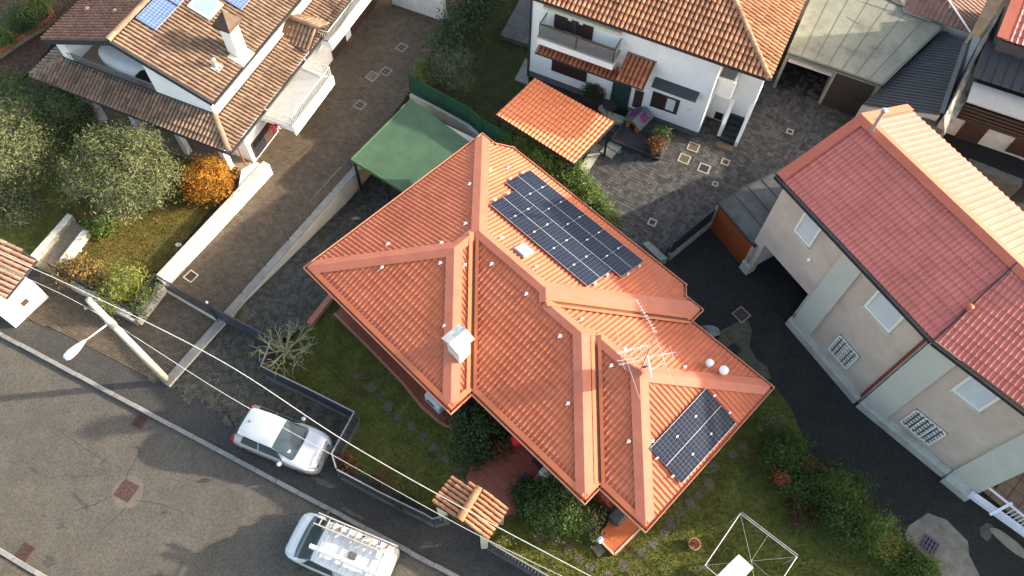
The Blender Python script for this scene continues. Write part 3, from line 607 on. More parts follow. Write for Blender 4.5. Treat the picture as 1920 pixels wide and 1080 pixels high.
for i, p in enumerate(EV):
    q = EV[(i + 1) % len(EV)]; P, Q = W3[p], W3[q]; f = EF[(p, q)]; d = (Q - P); L_ = np.linalg.norm(d); d = d / L_; outw = np.array([-d[1], d[0], 0]); outw /= np.linalg.norm(outw)
    if f and f not in ('a', 'n', 'n2f', 'd'):
        s_ = np.cross(NRM[f], d); s_ = s_ if s_[2] > 0 else -s_; mb = MB(); mb.poly(strip_on(P, Q, NRM[f], s_, -.01, .2, .079)); mb.poly([P - s_ * .01 + NRM[f] * .079, Q - s_ * .01 + NRM[f] * .079, Q - s_ * .01, P - s_ * .01]); mb.build('eave_flashing', M_eave, villa)
    e = .06; a, b = P - d * e * 0, Q + d * e * 0
    mb = MB(); mb.obox(a + outw * .06 - [0, 0, .1], b + outw * .06 - [0, 0, .1], .12, .012); mb.obox(a - [0, 0, .07], b - [0, 0, .07], .014, .15); mb.build('gutter', M_eave, villa)
    mb = MB(); mb.obox(a + outw * .125 - d * .125 - [0, 0, .04], b + outw * .125 + d * .125 * (1 if (p, q) not in () else 0) - [0, 0, .04], .022, .13); mb.build('gutter_rim', M_gut, villa)
# soffit, walls
ev_xy = [W3[k][:2] for k in ('A', 'B', 'C', 'Ci', 'D', 'E', 'F', 'G', 'I', 'J')]
mb = MB(); mb.prism(ev_xy, ZE - .14, ZE - .09); mb.build('soffit', mat('soffit_wood', (.3, .13, .08), .7, .1, 3), villa)
o_ = .75; wl = [(o_, o_), (o_, 9.77 - o_), (12.3 - o_, 9.77 - o_), (12.3 - o_, 9.06 - o_), (16.2 - o_, 9.06 - o_), (16.2 - o_, 1.82 + o_ + .5), (14.1 - o_ - .6, 1.82 + o_ + .5), (14.1 - o_ - .6, 1.06 + o_ + .7), (8.44 - o_, 1.06 + o_ + .7), (8.44 - o_, o_ + .9), (o_, o_ + .9)]
mb = MB(); mb.prism([HF.P(a, b) for a, b in wl], -1.2, ZE - .145); mb.build('wall', M_hwall, villa)
M_wood = mat('dark_brown_wood', (.05, .026, .018), .6, .2, 6)
M_glass = mat('window_glass', (.02, .025, .03), .08, .1, 2, spec=.6)
for u_, v_, wd, hz, sw in ((3.4, o_ + .9, 1.4, 2.1, 1.15), (6.2, o_ + .9, 1.2, 1.4, 1.6), (10.2, 1.06 + o_ + .7, 1.1, 2.2, 1.2), (11.8, 1.06 + o_ + .7, 1.0, 1.3, 1.6), (14.6, 1.82 + o_ + .5, 1.0, 2.1, 1.2)):
    wdn = MB(); c = HF.P(u_, v_ - .03, sw); wdn.box(c, (wd, .07, hz), HF.h); wn = wdn.build('window' if hz < 2 else 'door', M_wood, villa)
    mb = MB(); mb.box(HF.P(u_, v_ - .075, sw), (wd - .16, .02, hz - .16), HF.h); mb.build('pane', M_glass, wn)
# chimney through the west hip
cz = 4.55; ccx = HF.uv(G(860, 648, 4.3)); CHU, CHV = ccx
chm = MB(); chm.box(HF.P(CHU, CHV, 4.15), (.62, .56, 1.3), HF.h); ch = chm.build('chimney', mat('chimney_plaster', (.6, .57, .5), .85, .12, 3, stain=(.35, .3, .24, .6), stain_scale=1.5), villa)
mb = MB()
for sg in (-1, 1):
    a = HF.P(CHU, CHV, 5.02); e = HF.u * sg * .42; n_ = HF.v * .42; q = [(a[0] - n_[0], a[1] - n_[1], 5.03), (a[0] + n_[0], a[1] + n_[1], 5.03), (a[0] + n_[0] + e[0], a[1] + n_[1] + e[1], 4.86), (a[0] - n_[0] + e[0], a[1] - n_[1] + e[1], 4.86)]
    mb.add([*q, *[(x, y, z + .06) for x, y, z in q]], [(0, 1, 2, 3), (7, 6, 5, 4), (0, 4, 5, 1), (1, 5, 6, 2), (2, 6, 7, 3), (3, 7, 4, 0)])
mb.build('chimney_cap', mat('chimney_slab', (.42, .43, .42), .8, .15, 4, col2=(.6, .6, .58)), ch)
def roofpt(x, y, f):
    """photo pixel on roof face f of the villa"""
    d = _F * FPX + _Rt * (x - 960) - _Up * (y - 540); c = np.array([0, 0, CAM_H]); n_ = NRM[f]; o = W3[FACES[f][0][0]]
    return c + d * (((o - c) @ n_) / (d @ n_))
M_anchor = mat('anchor_white', (.72, .72, .7), .5, .05, 4)
anc = None
for x, y, f in ((881, 347, 'a'), (873, 421, 'a'), (728, 459, 'a'), (828, 457, 'a'), (717, 502, 's1'), (826, 494, 's1'), (834, 611, 's1'), (871, 498, 'j'), (922, 496, 's2'), (987, 552, 's2'), (1050, 631, 's2'), (1065, 757, 's2'), (918, 320, 'n'), (940, 448, 'n'), (1005, 502, 'n'), (1090, 600, 'n2f'), (1146, 686, 's3'), (1179, 828, 's3'), (1283, 690, 'n2f'), (1171, 657, 'n2f'), (1222, 828, 'd'), (952, 316, 'n')):
    p = roofpt(x, y, f)
    if anc is None:
        mb = MB(); mb.lathe((0, 0, .055), [(.085, 0), (.085, .02), (.05, .035)], 10); mb.tube([(-.05, 0, .08), (-.04, 0, .14), (.04, 0, .14), (.05, 0, .08)], .014, 6); mb.box((0, 0, .03), (.26, .07, .05), R(45)); anc = mb.build('roof_anchor', M_anchor); o = anc
    else: o = anc.copy(); COL.objects.link(o)
    o.parent = villa; o.scale = (.72,) * 3; o.location = p - OFF[villa] + NRM[f] * .03
# skylight
p = roofpt(981, 472, 'n'); S, T, N_ = plane_axes([W3[v] for v in FACES['n'][0]], U3)
def onroof(mb, p, S, T, N_, a, b, h0, h1):
    q = [p + S * i * a / 2 + T * j * b / 2 for i, j in ((-1, -1), (1, -1), (1, 1), (-1, 1))]
    if np.cross(q[1] - q[0], q[2] - q[0]) @ N_ < 0: q = q[::-1]
    mb.add([x + N_ * h0 for x in q] + [x + N_ * h1 for x in q], [(3, 2, 1, 0), (4, 5, 6, 7), (0, 1, 5, 4), (1, 2, 6, 5), (2, 3, 7, 6), (3, 0, 4, 7)]); return mb
sk = onroof(MB(), p, S, T, N_, .62, .62, .02, .1).build('skylight', mat('skylight_frame', (.35, .34, .33), .5, .1, 4, metal=.4), villa)
onroof(MB(), p + T * -.02, S, T, N_, .5, .5, .1, .16).build('skylight_dome', mat('skylight_dome', (.55, .57, .58), .25, .05, 2), sk)
# roof vents, east wing
for x, y, s_ in ((1327, 679, .14), (1353, 693, .17)):
    p = roofpt(x, y + 8, 'n2f'); mb = MB(); mb.lathe(p + [0, 0, .02], [(.08, 0), (.08, .26), (s_, .28), (s_, .37), (.05, .43)], 16); mb.build('roof_vent', M_anchor, villa, smooth=False)

# ---------------------------------------------------------------- solar arrays
def pv_mat(name, base):
    return mat(name, base, .3, .2, .7, spec=.12)
M_cell = pv_mat('solar_cell_blue', (.012, .018, .035)); M_cell2 = pv_mat('solar_cell_pale_blue', (.06, .11, .24))
M_frame = mat('aluminium_frame', (.62, .63, .65), .35, .05, 3, metal=.6); M_line = mat('cell_grid_line', (.11, .125, .15), .4, .05, 3, metal=.2)
def solar_panel(parent, C, S, T, N_, a, b, na, nb_, mc, lift=.1, mid=True):
    """one module centred at C: a along S, b along T, cells na x nb_"""
    fr_ = onroof(MB(), C, S, T, N_, a - .01, b - .01, lift, lift + .035).build('solar_panel', M_frame, parent)
    onroof(MB(), C, S, T, N_, a - .016, b - .034, lift + .036, lift + .039).build('cells', mc, fr_)
    mb = MB()
    for i in range(1, na): onroof(mb, C + S * (-a / 2 + .03 + i * (a - .06) / na), S, T, N_, .008 if not (mid and i == na // 2) else .008, b - .06, lift + .0395, lift + .0405)
    for i in range(1, nb_): onroof(mb, C + T * (-b / 2 + .03 + i * (b - .06) / nb_), S, T, N_, a - .03, .007, lift + .0395, lift + .0412)
    if mid: onroof(MB(), C, S, T, N_, a - .02, .026, lift + .0395, lift + .0418).build('middle_bar', mat('busbar', (.3, .32, .35), .4, .05), fr_)
    mb.build('grid_lines', M_line if mc is M_cell else mat('pale_grid_line', (.4, .45, .55), .4, .05, 3), fr_); return fr_
S, T, N_ = plane_axes([W3[v] for v in FACES['n'][0]], U3)
def clampset(arr, pts, S, T, N_):
    for p in pts: mb = MB(); onroof(mb, p, S, T, N_, .05, .1, .02, .16); mb.build('clamp', M_anchor, arr)
# big array: two rows, the upper row (nearer the ridge) shifted down-left
tl = roofpt(915, 388, 'n'); tr_ = roofpt(1102, 540, 'n'); bl = roofpt(992, 324, 'n'); br = roofpt(1204, 491, 'n'); ul = roofpt(946, 347, 'n')
Ls = abs((tr_ - tl) @ S); sgn = 1 if (tr_ - tl) @ S > 0 else -1; S = S * sgn
t_top = (tl @ T + tr_ @ T) / 2; t_bot = (bl @ T + br @ T) / 2; rowb = (t_bot - t_top) / 2
arr = thing('solar_array', 'large array of two staggered rows of dark solar panels beside the skylight', 'solar panels', (tl + br) / 2)
base = tl - T * (tl @ T)
npan = max(1, round(Ls / 1.1)); pa = Ls / npan
for r_, (s0, n_) in enumerate(((tl @ S, npan), (bl @ S, max(1, round((br @ S - bl @ S) / pa))))):
    for i in range(n_):
        o0 = W3['B']; C = o0 + S * (s0 + (i + .5) * pa - o0 @ S) + T * (t_top + (r_ + .5) * rowb - o0 @ T)
        solar_panel(arr, C, S, T, N_, pa, rowb, 6, 12 if rowb > 1.4 else 6, M_cell)
    for i in range(n_ + 1):
        for tt in (.25, .75):
            C = o0 + S * (s0 + i * pa - o0 @ S + (.07 if i == n_ else (-.07 if i == 0 else 0))) + T * (t_top + (r_ + tt) * rowb - o0 @ T); clampset(arr, [C], S, T, N_)
S2, T2, N2 = plane_axes([W3[v] for v in FACES['d'][0]], V3)
q = [roofpt(*p, 'd') for p in ((1319, 729), (1379, 793), (1275, 906), (1216, 842))]; C0 = sum(q) / 4
a_ = (abs((q[0] - q[3]) @ S2) + abs((q[1] - q[2]) @ S2)) / 2; b_ = (abs((q[0] - q[1]) @ T2) + abs((q[3] - q[2]) @ T2)) / 2
arr2 = thing('solar_array', 'small array of blue solar panels on the southeast slope above the lawn', 'solar panels', C0)
nn = 3
for i in range(nn): solar_panel(arr2, C0 + S2 * ((i - (nn - 1) / 2) * a_ / nn), S2, T2, N2, a_ / nn, b_, 6, 12, M_cell)
for i in range(nn + 1):
    for tt in (-.25, .25): clampset(arr2, [C0 + S2 * ((i - nn / 2) * a_ / nn + (.06 if i == nn else (-.06 if i == 0 else 0))) + T2 * tt * b_], T2, S2, N2)
print('PV', npan, pa, rowb, a_, b_)

# ---------------------------------------------------------------- aerial mast and satellite dish on the villa
bs = W3['K7'] + np.array([0, 0, .1])
def up_at(x, y): # height on the mast for a photo pixel
    best = min(np.arange(0, 4.5, .02), key=lambda h_: abs(Qpx(bs + [0, 0, h_])[1] - y)); return bs + np.array([0, 0, best])
ant = thing('tv_antenna', 'tall white television aerial mast with crossed dipoles on the villa ridge', 'antenna', bs)
top = bs + np.array([0, 0, 3.3]); M_alu = mat('aerial_metal', (.62, .62, .6), .4, .1, 5, metal=.5)
mb = MB(); mb.tube([bs - [0, 0, .25], top], [.026, .02], 8); mb.build('mast', M_steel, ant)
def yagi(z, deg, length, n_el, el, off=.0, vert=False, tilt=0.0, r_=.012, rf=.5):
    c = bs + np.array([0, 0, z]); d = np.array([math.cos(R(deg)), math.sin(R(deg)), tilt]); e = np.array([-d[1], d[0], 0]); 
    if vert: e = np.array([0, 0, 1.0])
    a = c - d * length * off; b = a + d * length; mb = MB(); mb.tube([a, b], r_, 6); bo = mb.build('boom', M_alu, ant)
    for i in range(n_el):
        p = a + d * length * (i + .5) / n_el; l_ = el * (1.15 - .3 * i / n_el); mb = MB(); mb.tube([p - e * l_ / 2, p + e * l_ / 2], r_ * .6, 5); mb.build('dipole', M_alu, bo, root=ant)
def azi(p, q, z): a = G(*p, z); b = G(*q, z); return math.degrees(math.atan2(b[1] - a[1], b[0] - a[0]))
zt = bs[2] + 3.2
yagi(3.2, azi((1245, 592), (1217, 545), zt), 1.35, 11, .16, off=0)
yagi(2.35, azi((1232, 617), (1182, 630), bs[2] + 2.3), 1.2, 11, .14, off=0)
yagi(1.35, azi((1180, 657), (1275, 643), bs[2] + 1.35), 2.1, 6, .62, off=.48)
yagi(1.15, azi((1185, 655), (1253, 640), bs[2] + 1.1), 1.9, 3, 2.3, off=.5, r_=.013)
dish = thing('satellite_dish', 'white satellite dish seen edge-on at the foot of the aerial mast', 'satellite dish', bs + np.array([.06, 0, .35]))
dc = bs + np.array([.3, .05, .45]); dn = np.array([.97, .1, .25]); dn /= np.linalg.norm(dn); a = np.cross(dn, (0, 0, 1)); a /= np.linalg.norm(a); b = np.cross(dn, a); mb = MB(); vs = [dc - dn * .07]; fs = []
for ring in range(1, 5):
    for k in range(24):
        t = 2 * math.pi * k / 24; rr_ = .4 * ring / 4; vs.append(dc - dn * .07 * (1 - (ring / 4) ** 2) + rr_ * (math.cos(t) * a + math.sin(t) * b))
for k in range(24):
    fs.append((0, 1 + k, 1 + (k + 1) % 24))
    for ring in range(3): fs.append((1 + ring * 24 + k, 1 + (ring + 1) * 24 + k, 1 + (ring + 1) * 24 + (k + 1) % 24, 1 + ring * 24 + (k + 1) % 24))
mb.add(vs, fs); o = mb.build('reflector', M_anchor, dish, smooth=True); md = o.modifiers.new('s', 'SOLIDIFY'); md.thickness = .015
mb = MB(); mb.tube([dc + b * .35, dc + dn * .45], .012, 6); mb.tube([dc + dn * .4, dc + dn * .52], .035, 8); mb.build('feed_arm', M_alu, dish)
mb = MB(); mb.tube([bs + [0, 0, .35], dc - dn * .06], .02, 6); mb.tube([bs + [0, 0, .5], dc - dn * .06], .02, 6); mb.build('bracket', M_iron, dish)

# ---------------------------------------------------------------- terraces and steps round the villa
def brickmat(name, c1, c2, mortar, sx, deg=0.0, rough=.7):
    if name in MATS: return MATS[name]
    m = mat(name, c1, rough, .15, 4); t = m.node_tree; N = t.nodes; L = t.links; br_ = N.new('ShaderNodeTexBrick'); mp = N.new('ShaderNodeMapping'); ge = N.new('ShaderNodeNewGeometry')
    mp.inputs['Rotation'].default_value[2] = -R(deg); L.new(ge.outputs['Position'], mp.inputs['Vector']); L.new(mp.outputs[0], br_.inputs['Vector'])
    br_.inputs['Scale'].default_value = sx; br_.inputs['Color1'].default_value = (*c1, 1); br_.inputs['Color2'].default_value = (*c2, 1); br_.inputs['Mortar'].default_value = (*mortar, 1); br_.inputs['Mortar Size'].default_value = .015
    br_.inputs['Brick Width'].default_value = .5; br_.inputs['Row Height'].default_value = .25
    L.new(br_.outputs[0], N['Principled BSDF'].inputs['Base Color']); MATS[name] = m; return m
M_tter = brickmat('terracotta_tiles', (.2, .05, .026), (.25, .068, .035), (.1, .035, .024), 2.0, -43, .45)
def edge_pts(pts, z): return GP(pts, z)
tz = .18
te = thing('terrace', 'narrow terracotta tiled terrace with a rounded end along the villa front', 'terrace', G(740, 690, 0))
mb = MB(); mb.prism(edge_pts([(627, 588), (642, 574), (700, 600), (880, 735), (868, 772), (864, 790), (852, 801), (838, 800), (822, 790), (790, 762), (755, 718), (690, 650)], tz), -.1, tz); mb.build('floor', M_tter, te)
mb = MB(); q = edge_pts([(627, 588), (690, 650), (755, 718), (790, 762), (822, 790), (838, 800), (852, 801), (864, 790), (868, 772)], tz + .006)
for a, b in zip(q[:-1], q[1:]): mb.obox(a, b, .12, .05)
mb.build('edge_tiles', mat('terracotta_edge', (.36, .13, .075), .55, .12, 5), te)
lw = thing('garden_wall', 'low terracotta topped wall between the driveway and the front lawn', 'wall', G(600, 582, 0))
mb = MB(); a, b = G(579, 607, .3), G(640, 530, .3); mb.obox(a - [0, 0, .6], b - [0, 0, .6], .2, 1.1); mb.build('wall_body', M_hwall, lw)
mb = MB(); mb.obox(a, b, .26, .06); mb.build('coping', mat('terracotta_edge', (.36, .13, .075)), lw)
# entrance steps
es = thing('entrance_steps', 'broad terracotta steps from the tiled gate canopy up to the villa', 'steps', G(950, 900, 0))
u0, v0 = HF.uv(G(878, 897, .0)); u1, v1 = HF.uv(G(1005, 885, .6))
for i in range(7):
    vv0 = v0 + .25 + i * .34; z1 = .07 + i * .085; ua = HF.uv(G(880, 880, .2))[0] - .1 + i * .06; ub = HF.uv(G(975, 945, .2))[0] + .15 - i * .03
    mb = MB(); mb.prism([HF.P(ua, vv0), HF.P(ub, vv0), HF.P(ub, vv0 + (.335 if i < 6 else 2.6)), HF.P(ua, vv0 + (.335 if i < 6 else 2.6))], -.05, z1); mb.build('step', brickmat('terracotta_steps', (.29, .07, .042), (.34, .09, .052), (.09, .03, .022), 3.0, -43, .4), es)
mb = MB(); mb.prism(GP([(873, 898), (884, 872), (900, 900), (962, 940), (1010, 940), (950, 968), (930, 975)], .02), -.05, .045); mb.build('landing', MATS['terracotta_steps'], es)
# south terrace
s2 = thing('terrace', 'sunlit orange terracotta terrace with steps at the south corner of the villa', 'terrace', G(1150, 1000, 0))
mb = MB(); mb.prism(edge_pts([(1152, 1040), (1122, 1010), (1142, 975), (1175, 930), (1250, 960), (1205, 985)], .3), -.1, .3); mb.build('floor', brickmat('terracotta_tiles_bright', (.4, .095, .03), (.45, .12, .04), (.28, .08, .04), 1.6, -43, .4), s2)
mb = MB(); q = edge_pts([(1122, 1010), (1152, 1040), (1206, 986)], .306)
for a, b in zip(q[:-1], q[1:]): mb.obox(a, b, .08, .05)
mb.build('edge_tiles', mat('pink_stone_edge', (.5, .3, .22), .6, .1, 5), s2)
for i in range(4):
    a = HF.uv(G(1148, 975, .3)); mb = MB(); mb.prism([HF.P(a[0] - .2 - i * .32, a[1] + .2), HF.P(a[0] + .12 - i * .32, a[1] + .2), HF.P(a[0] + .12 - i * .32, a[1] + 1.7), HF.P(a[0] - .2 - i * .32, a[1] + 1.7)], -.05, .3 + (i + 1) * .15); mb.build('step', MATS['terracotta_steps'], s2)
# ---------------------------------------------------------------- clay tile roofs: single barrel tiles
def tile_template(period, row, rise=.42):
    n = 5; w0, w1 = period * .43, period * .34; qs = []; L0, L1 = row * .62, -row * .5
    for i in range(n):
        a0, a1 = math.pi * i / n, math.pi * (i + 1) / n
        def pt(a, w, t, dz): return (-w * math.cos(a), t, w * math.sin(a) * rise * 2 + dz)
        qs.append([pt(a0, w1, L1, .0), pt(a1, w1, L1, .0), pt(a1, w0, L0, .022), pt(a0, w0, L0, .022)])
    return np.array(qs)                                   # 5,4,3: x across, y down the slope, z out
def tiled_roof(parent, verts, eave, period, row, m, m_base, nparts=0, rise=.42, margin=.0, lift=.02, selbox=None):
    """a pan sheet and rows of barrel tiles; the nparts tiles that show largest are single parts, the rest one part of kind stuff"""
    S, T, N_ = plane_axes(verts, eave); V = [np.array(v, float) for v in verts]; O = max(V, key=lambda v: v @ T)
    mb = MB(); nv = sum(np.cross(V[i], V[(i + 1) % len(V)]) for i in range(len(V))); mb.poly(V, flip=(nv @ N_) < 0); mb.build('pan_tiles', m_base, parent)
    P2 = np.array([((v - O) @ S, (v - O) @ T) for v in V]); smin, smax = P2[:, 0].min(), P2[:, 0].max(); tmin = P2[:, 1].min()
    ss = np.arange(smin + period / 2, smax, period); ts = np.arange(-row * .45, tmin, -row); s_, t_ = np.meshgrid(ss, ts, indexing='ij'); s_ = s_.ravel(); t_ = t_.ravel()
    ok = inpoly(s_, t_, P2); s_, t_ = s_[ok], t_[ok]; C = O + s_[:, None] * S + t_[:, None] * T + lift * N_ + RNG.normal(size=(len(s_), 1)) * .004 * N_
    tp = tile_template(period, row, rise); Sx = S if np.cross(S, T) @ N_ > 0 else -S
    r_ = RNG.random(len(C)); px = np.array([Qpx(c) for c in C]); vis = (px[:, 0] > -5) & (px[:, 0] < 1925) & (px[:, 1] > -5) & (px[:, 1] < 1085)
    if selbox is not None: vis &= (px[:, 0] > selbox[0]) & (px[:, 0] < selbox[2]) & (px[:, 1] > selbox[1]) & (px[:, 1] < selbox[3])
    idx = np.where(vis)[0]; idx = idx[np.argsort(-px[idx, 1])][:nparts]; sel = np.zeros(len(C), bool); sel[idx] = True
    off = OFF.get(parent, np.zeros(3))
    def world(c): return c[:, None, None, :] + tp[None, :, :, 0:1] * Sx + tp[None, :, :, 1:2] * T + tp[None, :, :, 2:3] * N_
    if (~sel).any():
        q = world(C[~sel]); np_mesh('roof_tiles', q.reshape(-1, 3), 4, m, parent, np.repeat(r_[~sel], 5), kind='stuff', off=off)
    first = None
    for c in C[sel]:
        if first is None: first = np_mesh('roof_tile', (tp[..., 0:1] * Sx + tp[..., 1:2] * T + tp[..., 2:3] * N_).reshape(-1, 3), 4, m, parent, np.zeros(5)); o = first
        else: o = first.copy(); COL.objects.link(o)
        o.location = c - off
    return int(sel.sum())
def ridge_tiles(parent, P, Q, m, r_=.13, ln=.4, lift=.07, name='ridge_tile'):
    P = np.array(P, float); Q = np.array(Q, float); d = Q - P; L_ = np.linalg.norm(d); d /= L_; s_ = np.cross(d, (0, 0, 1)); s_ /= np.linalg.norm(s_); up = np.cross(s_, d); n = max(1, int(L_ / ln)); first = None; off = OFF.get(parent, np.zeros(3))
    for i in range(n):
        c = P + d * (i + .5) * L_ / n
        if first is None:
            qs = []; h = L_ / n * .56
            for k in range(6):
                a0, a1 = math.pi * k / 6, math.pi * (k + 1) / 6
                def pt(a, rr, t, dz): return -s_ * rr * math.cos(a) + up * (rr * .75 * math.sin(a) + dz - .03) + d * t
                qs.append([pt(a1, r_, -h, .0), pt(a0, r_, -h, .0), pt(a0, r_ * .9, h, .02), pt(a1, r_ * .9, h, .02)])
            first = np_mesh(name, np.array(qs).reshape(-1, 3), 4, m, parent, np.zeros(6)); o = first
        else: o = first.copy(); COL.objects.link(o)
        o.location = c + np.array([0, 0, lift]) - off
def vwall(mb, fr, pts, v0, v1):
    """upright wall slab: outline pts (u, z), between depths v0 and v1"""
    a = [fr.P(u, v0, z) for u, z in pts]; b = [fr.P(u, v1, z) for u, z in pts]; n = len(pts)
    ar = sum(pts[i][0] * pts[(i + 1) % n][1] - pts[(i + 1) % n][0] * pts[i][1] for i in range(n))
    if (ar > 0) != (v0 < v1): a, b = b, a
    mb.add(a + b, [tuple(range(n)), tuple(range(n, 2 * n))[::-1]] + [(i, n + i, n + (i + 1) % n, (i + 1) % n) for i in range(n)]); return mb
def fbox(mb, fr, u0, u1, v0, v1, z0, z1): return mb.prism([fr.P(u0, v0), fr.P(u1, v0), fr.P(u1, v1), fr.P(u0, v1)], z0, z1)
def railing(parent, pts, h, gap, m, r_=.012, name='railing', post=None):
    """posts-and-bars railing along 3D floor points; bars are joined (thinner than a few pixels)"""
    mb = MB(); tot = 0
    rl = MB()
    for a, b in zip(pts[:-1], pts[1:]):
        a = np.array(a, float); b = np.array(b, float); L_ = np.linalg.norm(b - a); up = np.array([0, 0, h]); rl.obox(a + up, b + up, .045, .04); rl.obox(a + up * .12, b + up * .12, .03, .03)
        for i in range(int(L_ / gap) + 1):
            p = a + (b - a) * min(1, i * gap / L_); mb.obox(p + up * .12, p + up, r_ * 2, r_ * 2, up=(1, 0, 0))
    o = rl.build(name, m, parent); x = mb.build('bars', m, o, root=parent); x['kind'] = 'stuff'; return o
M_tan = mat('clay_tile_tan', (.225, .142, .096), .85, .2, 3, rnd=.26, grime=.3, col2=(.275, .178, .122), stain=(.14, .092, .066, .6), stain_scale=.7, stain_w=(.5, .7))
M_tan_b = mat('clay_pan_tan', (.11, .058, .034), .9, .2, 3)
M_clay = mat('clay_tile_orange', (.39, .16, .078), .8, .18, 3, rnd=.26, grime=.25, col2=(.45, .2, .105), stain=(.22, .095, .055, .6), stain_scale=.8, stain_w=(.52, .7))
M_clay_b = mat('clay_pan_orange', (.13, .045, .022), .9, .2, 3)
M_slate = mat('grey_metal_trim', (.055, .058, .063), .5, .15, 4, metal=.3)
M_brownw = mat('brown_shutter', (.06, .03, .026), .6, .12, 5)
M_pane = M_glass

# ---------------------------------------------------------------- left house
LF = Frame(G(430, 285, 2.58), -21.7); LR = Frame(LF.P(-.4, 0), -21.7 + 90)
lh = thing('tiled_house', 'white house with tan clay tile roofs, front gable balcony and tall white chimney', 'house', LF.P(-5.5, 6, 0))
mb = MB(); fbox(mb, LF, -10.4, -.4, 1.35, 17, -.1, 2.6); mb.build('wall', M_white, lh)
mb = MB(); vwall(mb, LF, [(-4.6, 2.76), (-1.46, 2.76), (-1.46, 4.2), (-4.6, 5.35)], 1.3, 1.5); fbox(mb, LF, -9.9, -1.46, 3.4, 17, 2.755, 4.12); fbox(mb, LF, -1.7, -1.46, 1.501, 3.4, 2.755, 4.12); vwall(mb, LF, [(-9.9, 2.757), (-9.3, 2.757), (-9.3, 4.4), (-9.9, 4.2)], 1.32, 3.38); mb.build('upper_wall', M_white, lh)
mb = MB(); vwall(mb, LF, [(-9.9, 4.121), (-1.5, 4.121), (-5.65, 5.65)], 3.42, 3.7); vwall(mb, LF, [(-4.78, 2.757), (-4.6, 2.757), (-4.6, 5.1), (-4.78, 5.1)], 1.51, 3.39); mb.build('balcony_back_wall', M_white, lh)
mb = MB(); fbox(mb, LF, -9.5, -4.5, 1.25, 3.4, 2.78, 2.95); mb.build('balcony_floor', mat('balcony_tile', (.28, .2, .15), .8, .12, 5), lh)
ridge_u, ze_u, zr_u = -5.65, 4.2, 5.95; eR, eL, vV = -1.06, -10.3, 1.1; uI, vI, zI = -1.4, 1.22, 3.05
skf = [LF.P(0, 0, 2.58), LF.P(-11.15, .1, 2.58), LF.P(-9.85, vI, zI), LF.P(uI, vI, zI)]
skr = [LF.P(0, 0, 2.58), LF.P(uI, vI, zI), LF.P(uI, 17, zI), LF.P(0, 17, 2.58)]
skl = [LF.P(-11.15, .1, 2.58), LF.P(-11.15, 9, 2.58), LF.P(-9.85, 9, zI), LF.P(-9.85, vI, zI)]
lu = np.array([*LF.u, 0]); lv = np.array([*LF.v, 0])
tiled_roof(lh, skf, lu, .195, .34, M_tan, M_tan_b, 170)
tiled_roof(lh, skr, lv, .195, .34, M_tan, M_tan_b, 60, selbox=(380, 150, 560, 300))
tiled_roof(lh, skl, lv, .21, .36, M_tan, M_tan_b, 0)
upr = [LF.P(ridge_u, vV, zr_u), LF.P(eR, vV, ze_u), LF.P(eR, 17, ze_u), LF.P(ridge_u, 17, zr_u)]
upl = [LF.P(ridge_u, vV, zr_u), LF.P(eL, vV, ze_u), LF.P(eL, 17, ze_u), LF.P(ridge_u, 17, zr_u)]
tiled_roof(lh, upr, lv, .195, .34, M_tan, M_tan_b, 70, selbox=(330, 60, 470, 200))
tiled_roof(lh, upl, lv, .195, .34, mat('clay_tile_red_brown', (.2, .09, .055), .85, .2, 3, rnd=.2, col2=(.25, .12, .075)), M_tan_b, 0)
ridge_tiles(lh, LF.P(ridge_u, vV, zr_u), LF.P(ridge_u, 9, zr_u), M_tan, .16, .42)
ridge_tiles(lh, LF.P(0, 0, 2.58), LF.P(uI, vI, zI), M_tan, .14, .4, name='hip_tile'); ridge_tiles(lh, LF.P(-11.15, .1, 2.58), LF.P(-9.85, vI, zI), M_tan, .13, .4, name='hip_tile')
for ua, za, ub, zb in ((ridge_u, zr_u, eR, ze_u), (ridge_u, zr_u, eL, ze_u)):   # dark verge boards of the gable
    mb = MB(); a, b = LF.P(ua, vV - .02, za - .1), LF.P(ub, vV - .02, zb - .1); mb.obox(a, b, .06, .26); mb.build('verge_board', M_slate, lh)
    mb = MB(); q = [LF.P(ua, vV + .05, za - .12), LF.P(ub, vV + .05, zb - .12), LF.P(ub, 17, zb - .12), LF.P(ua, 17, za - .12)]; mb.poly(q, flip=ub > ua); mb.build('soffit', mat('grey_soffit', (.12, .115, .11), .8, .1), lh)
for a, b in ((LF.P(.08, -.06, 2.5), LF.P(-11.2, .04, 2.5)), (LF.P(.08, -.06, 2.5), LF.P(.08, 17, 2.5)), (LF.P(eR + .07, vV, ze_u - .08), LF.P(eR + .07, 17, ze_u - .08)), (LF.P(-11.22, .04, 2.5), LF.P(-11.22, 9, 2.5))):
    mb = MB(); mb.obox(a, b, .11, .1); mb.build('gutter', M_slate, lh)
mb = MB(); mb.obox(LF.P(uI - .02, vI, zI + .05), LF.P(uI - .02, 17, zI + .05), .2, .05); mb.build('wall_flashing', mat('beige_flashing', (.42, .38, .31), .7, .1, 4), lh)
mb = MB(); mb.obox(LF.P(uI, vI + .02, zI + .05), LF.P(-4.6, vI + .02, zI + .05), .14, .06); mb.obox(LF.P(-4.6, vI - .02, zI + .04), LF.P(-9.8, vI - .02, zI + .04), .22, .05); mb.build('lead_flashing', M_slate, lh)
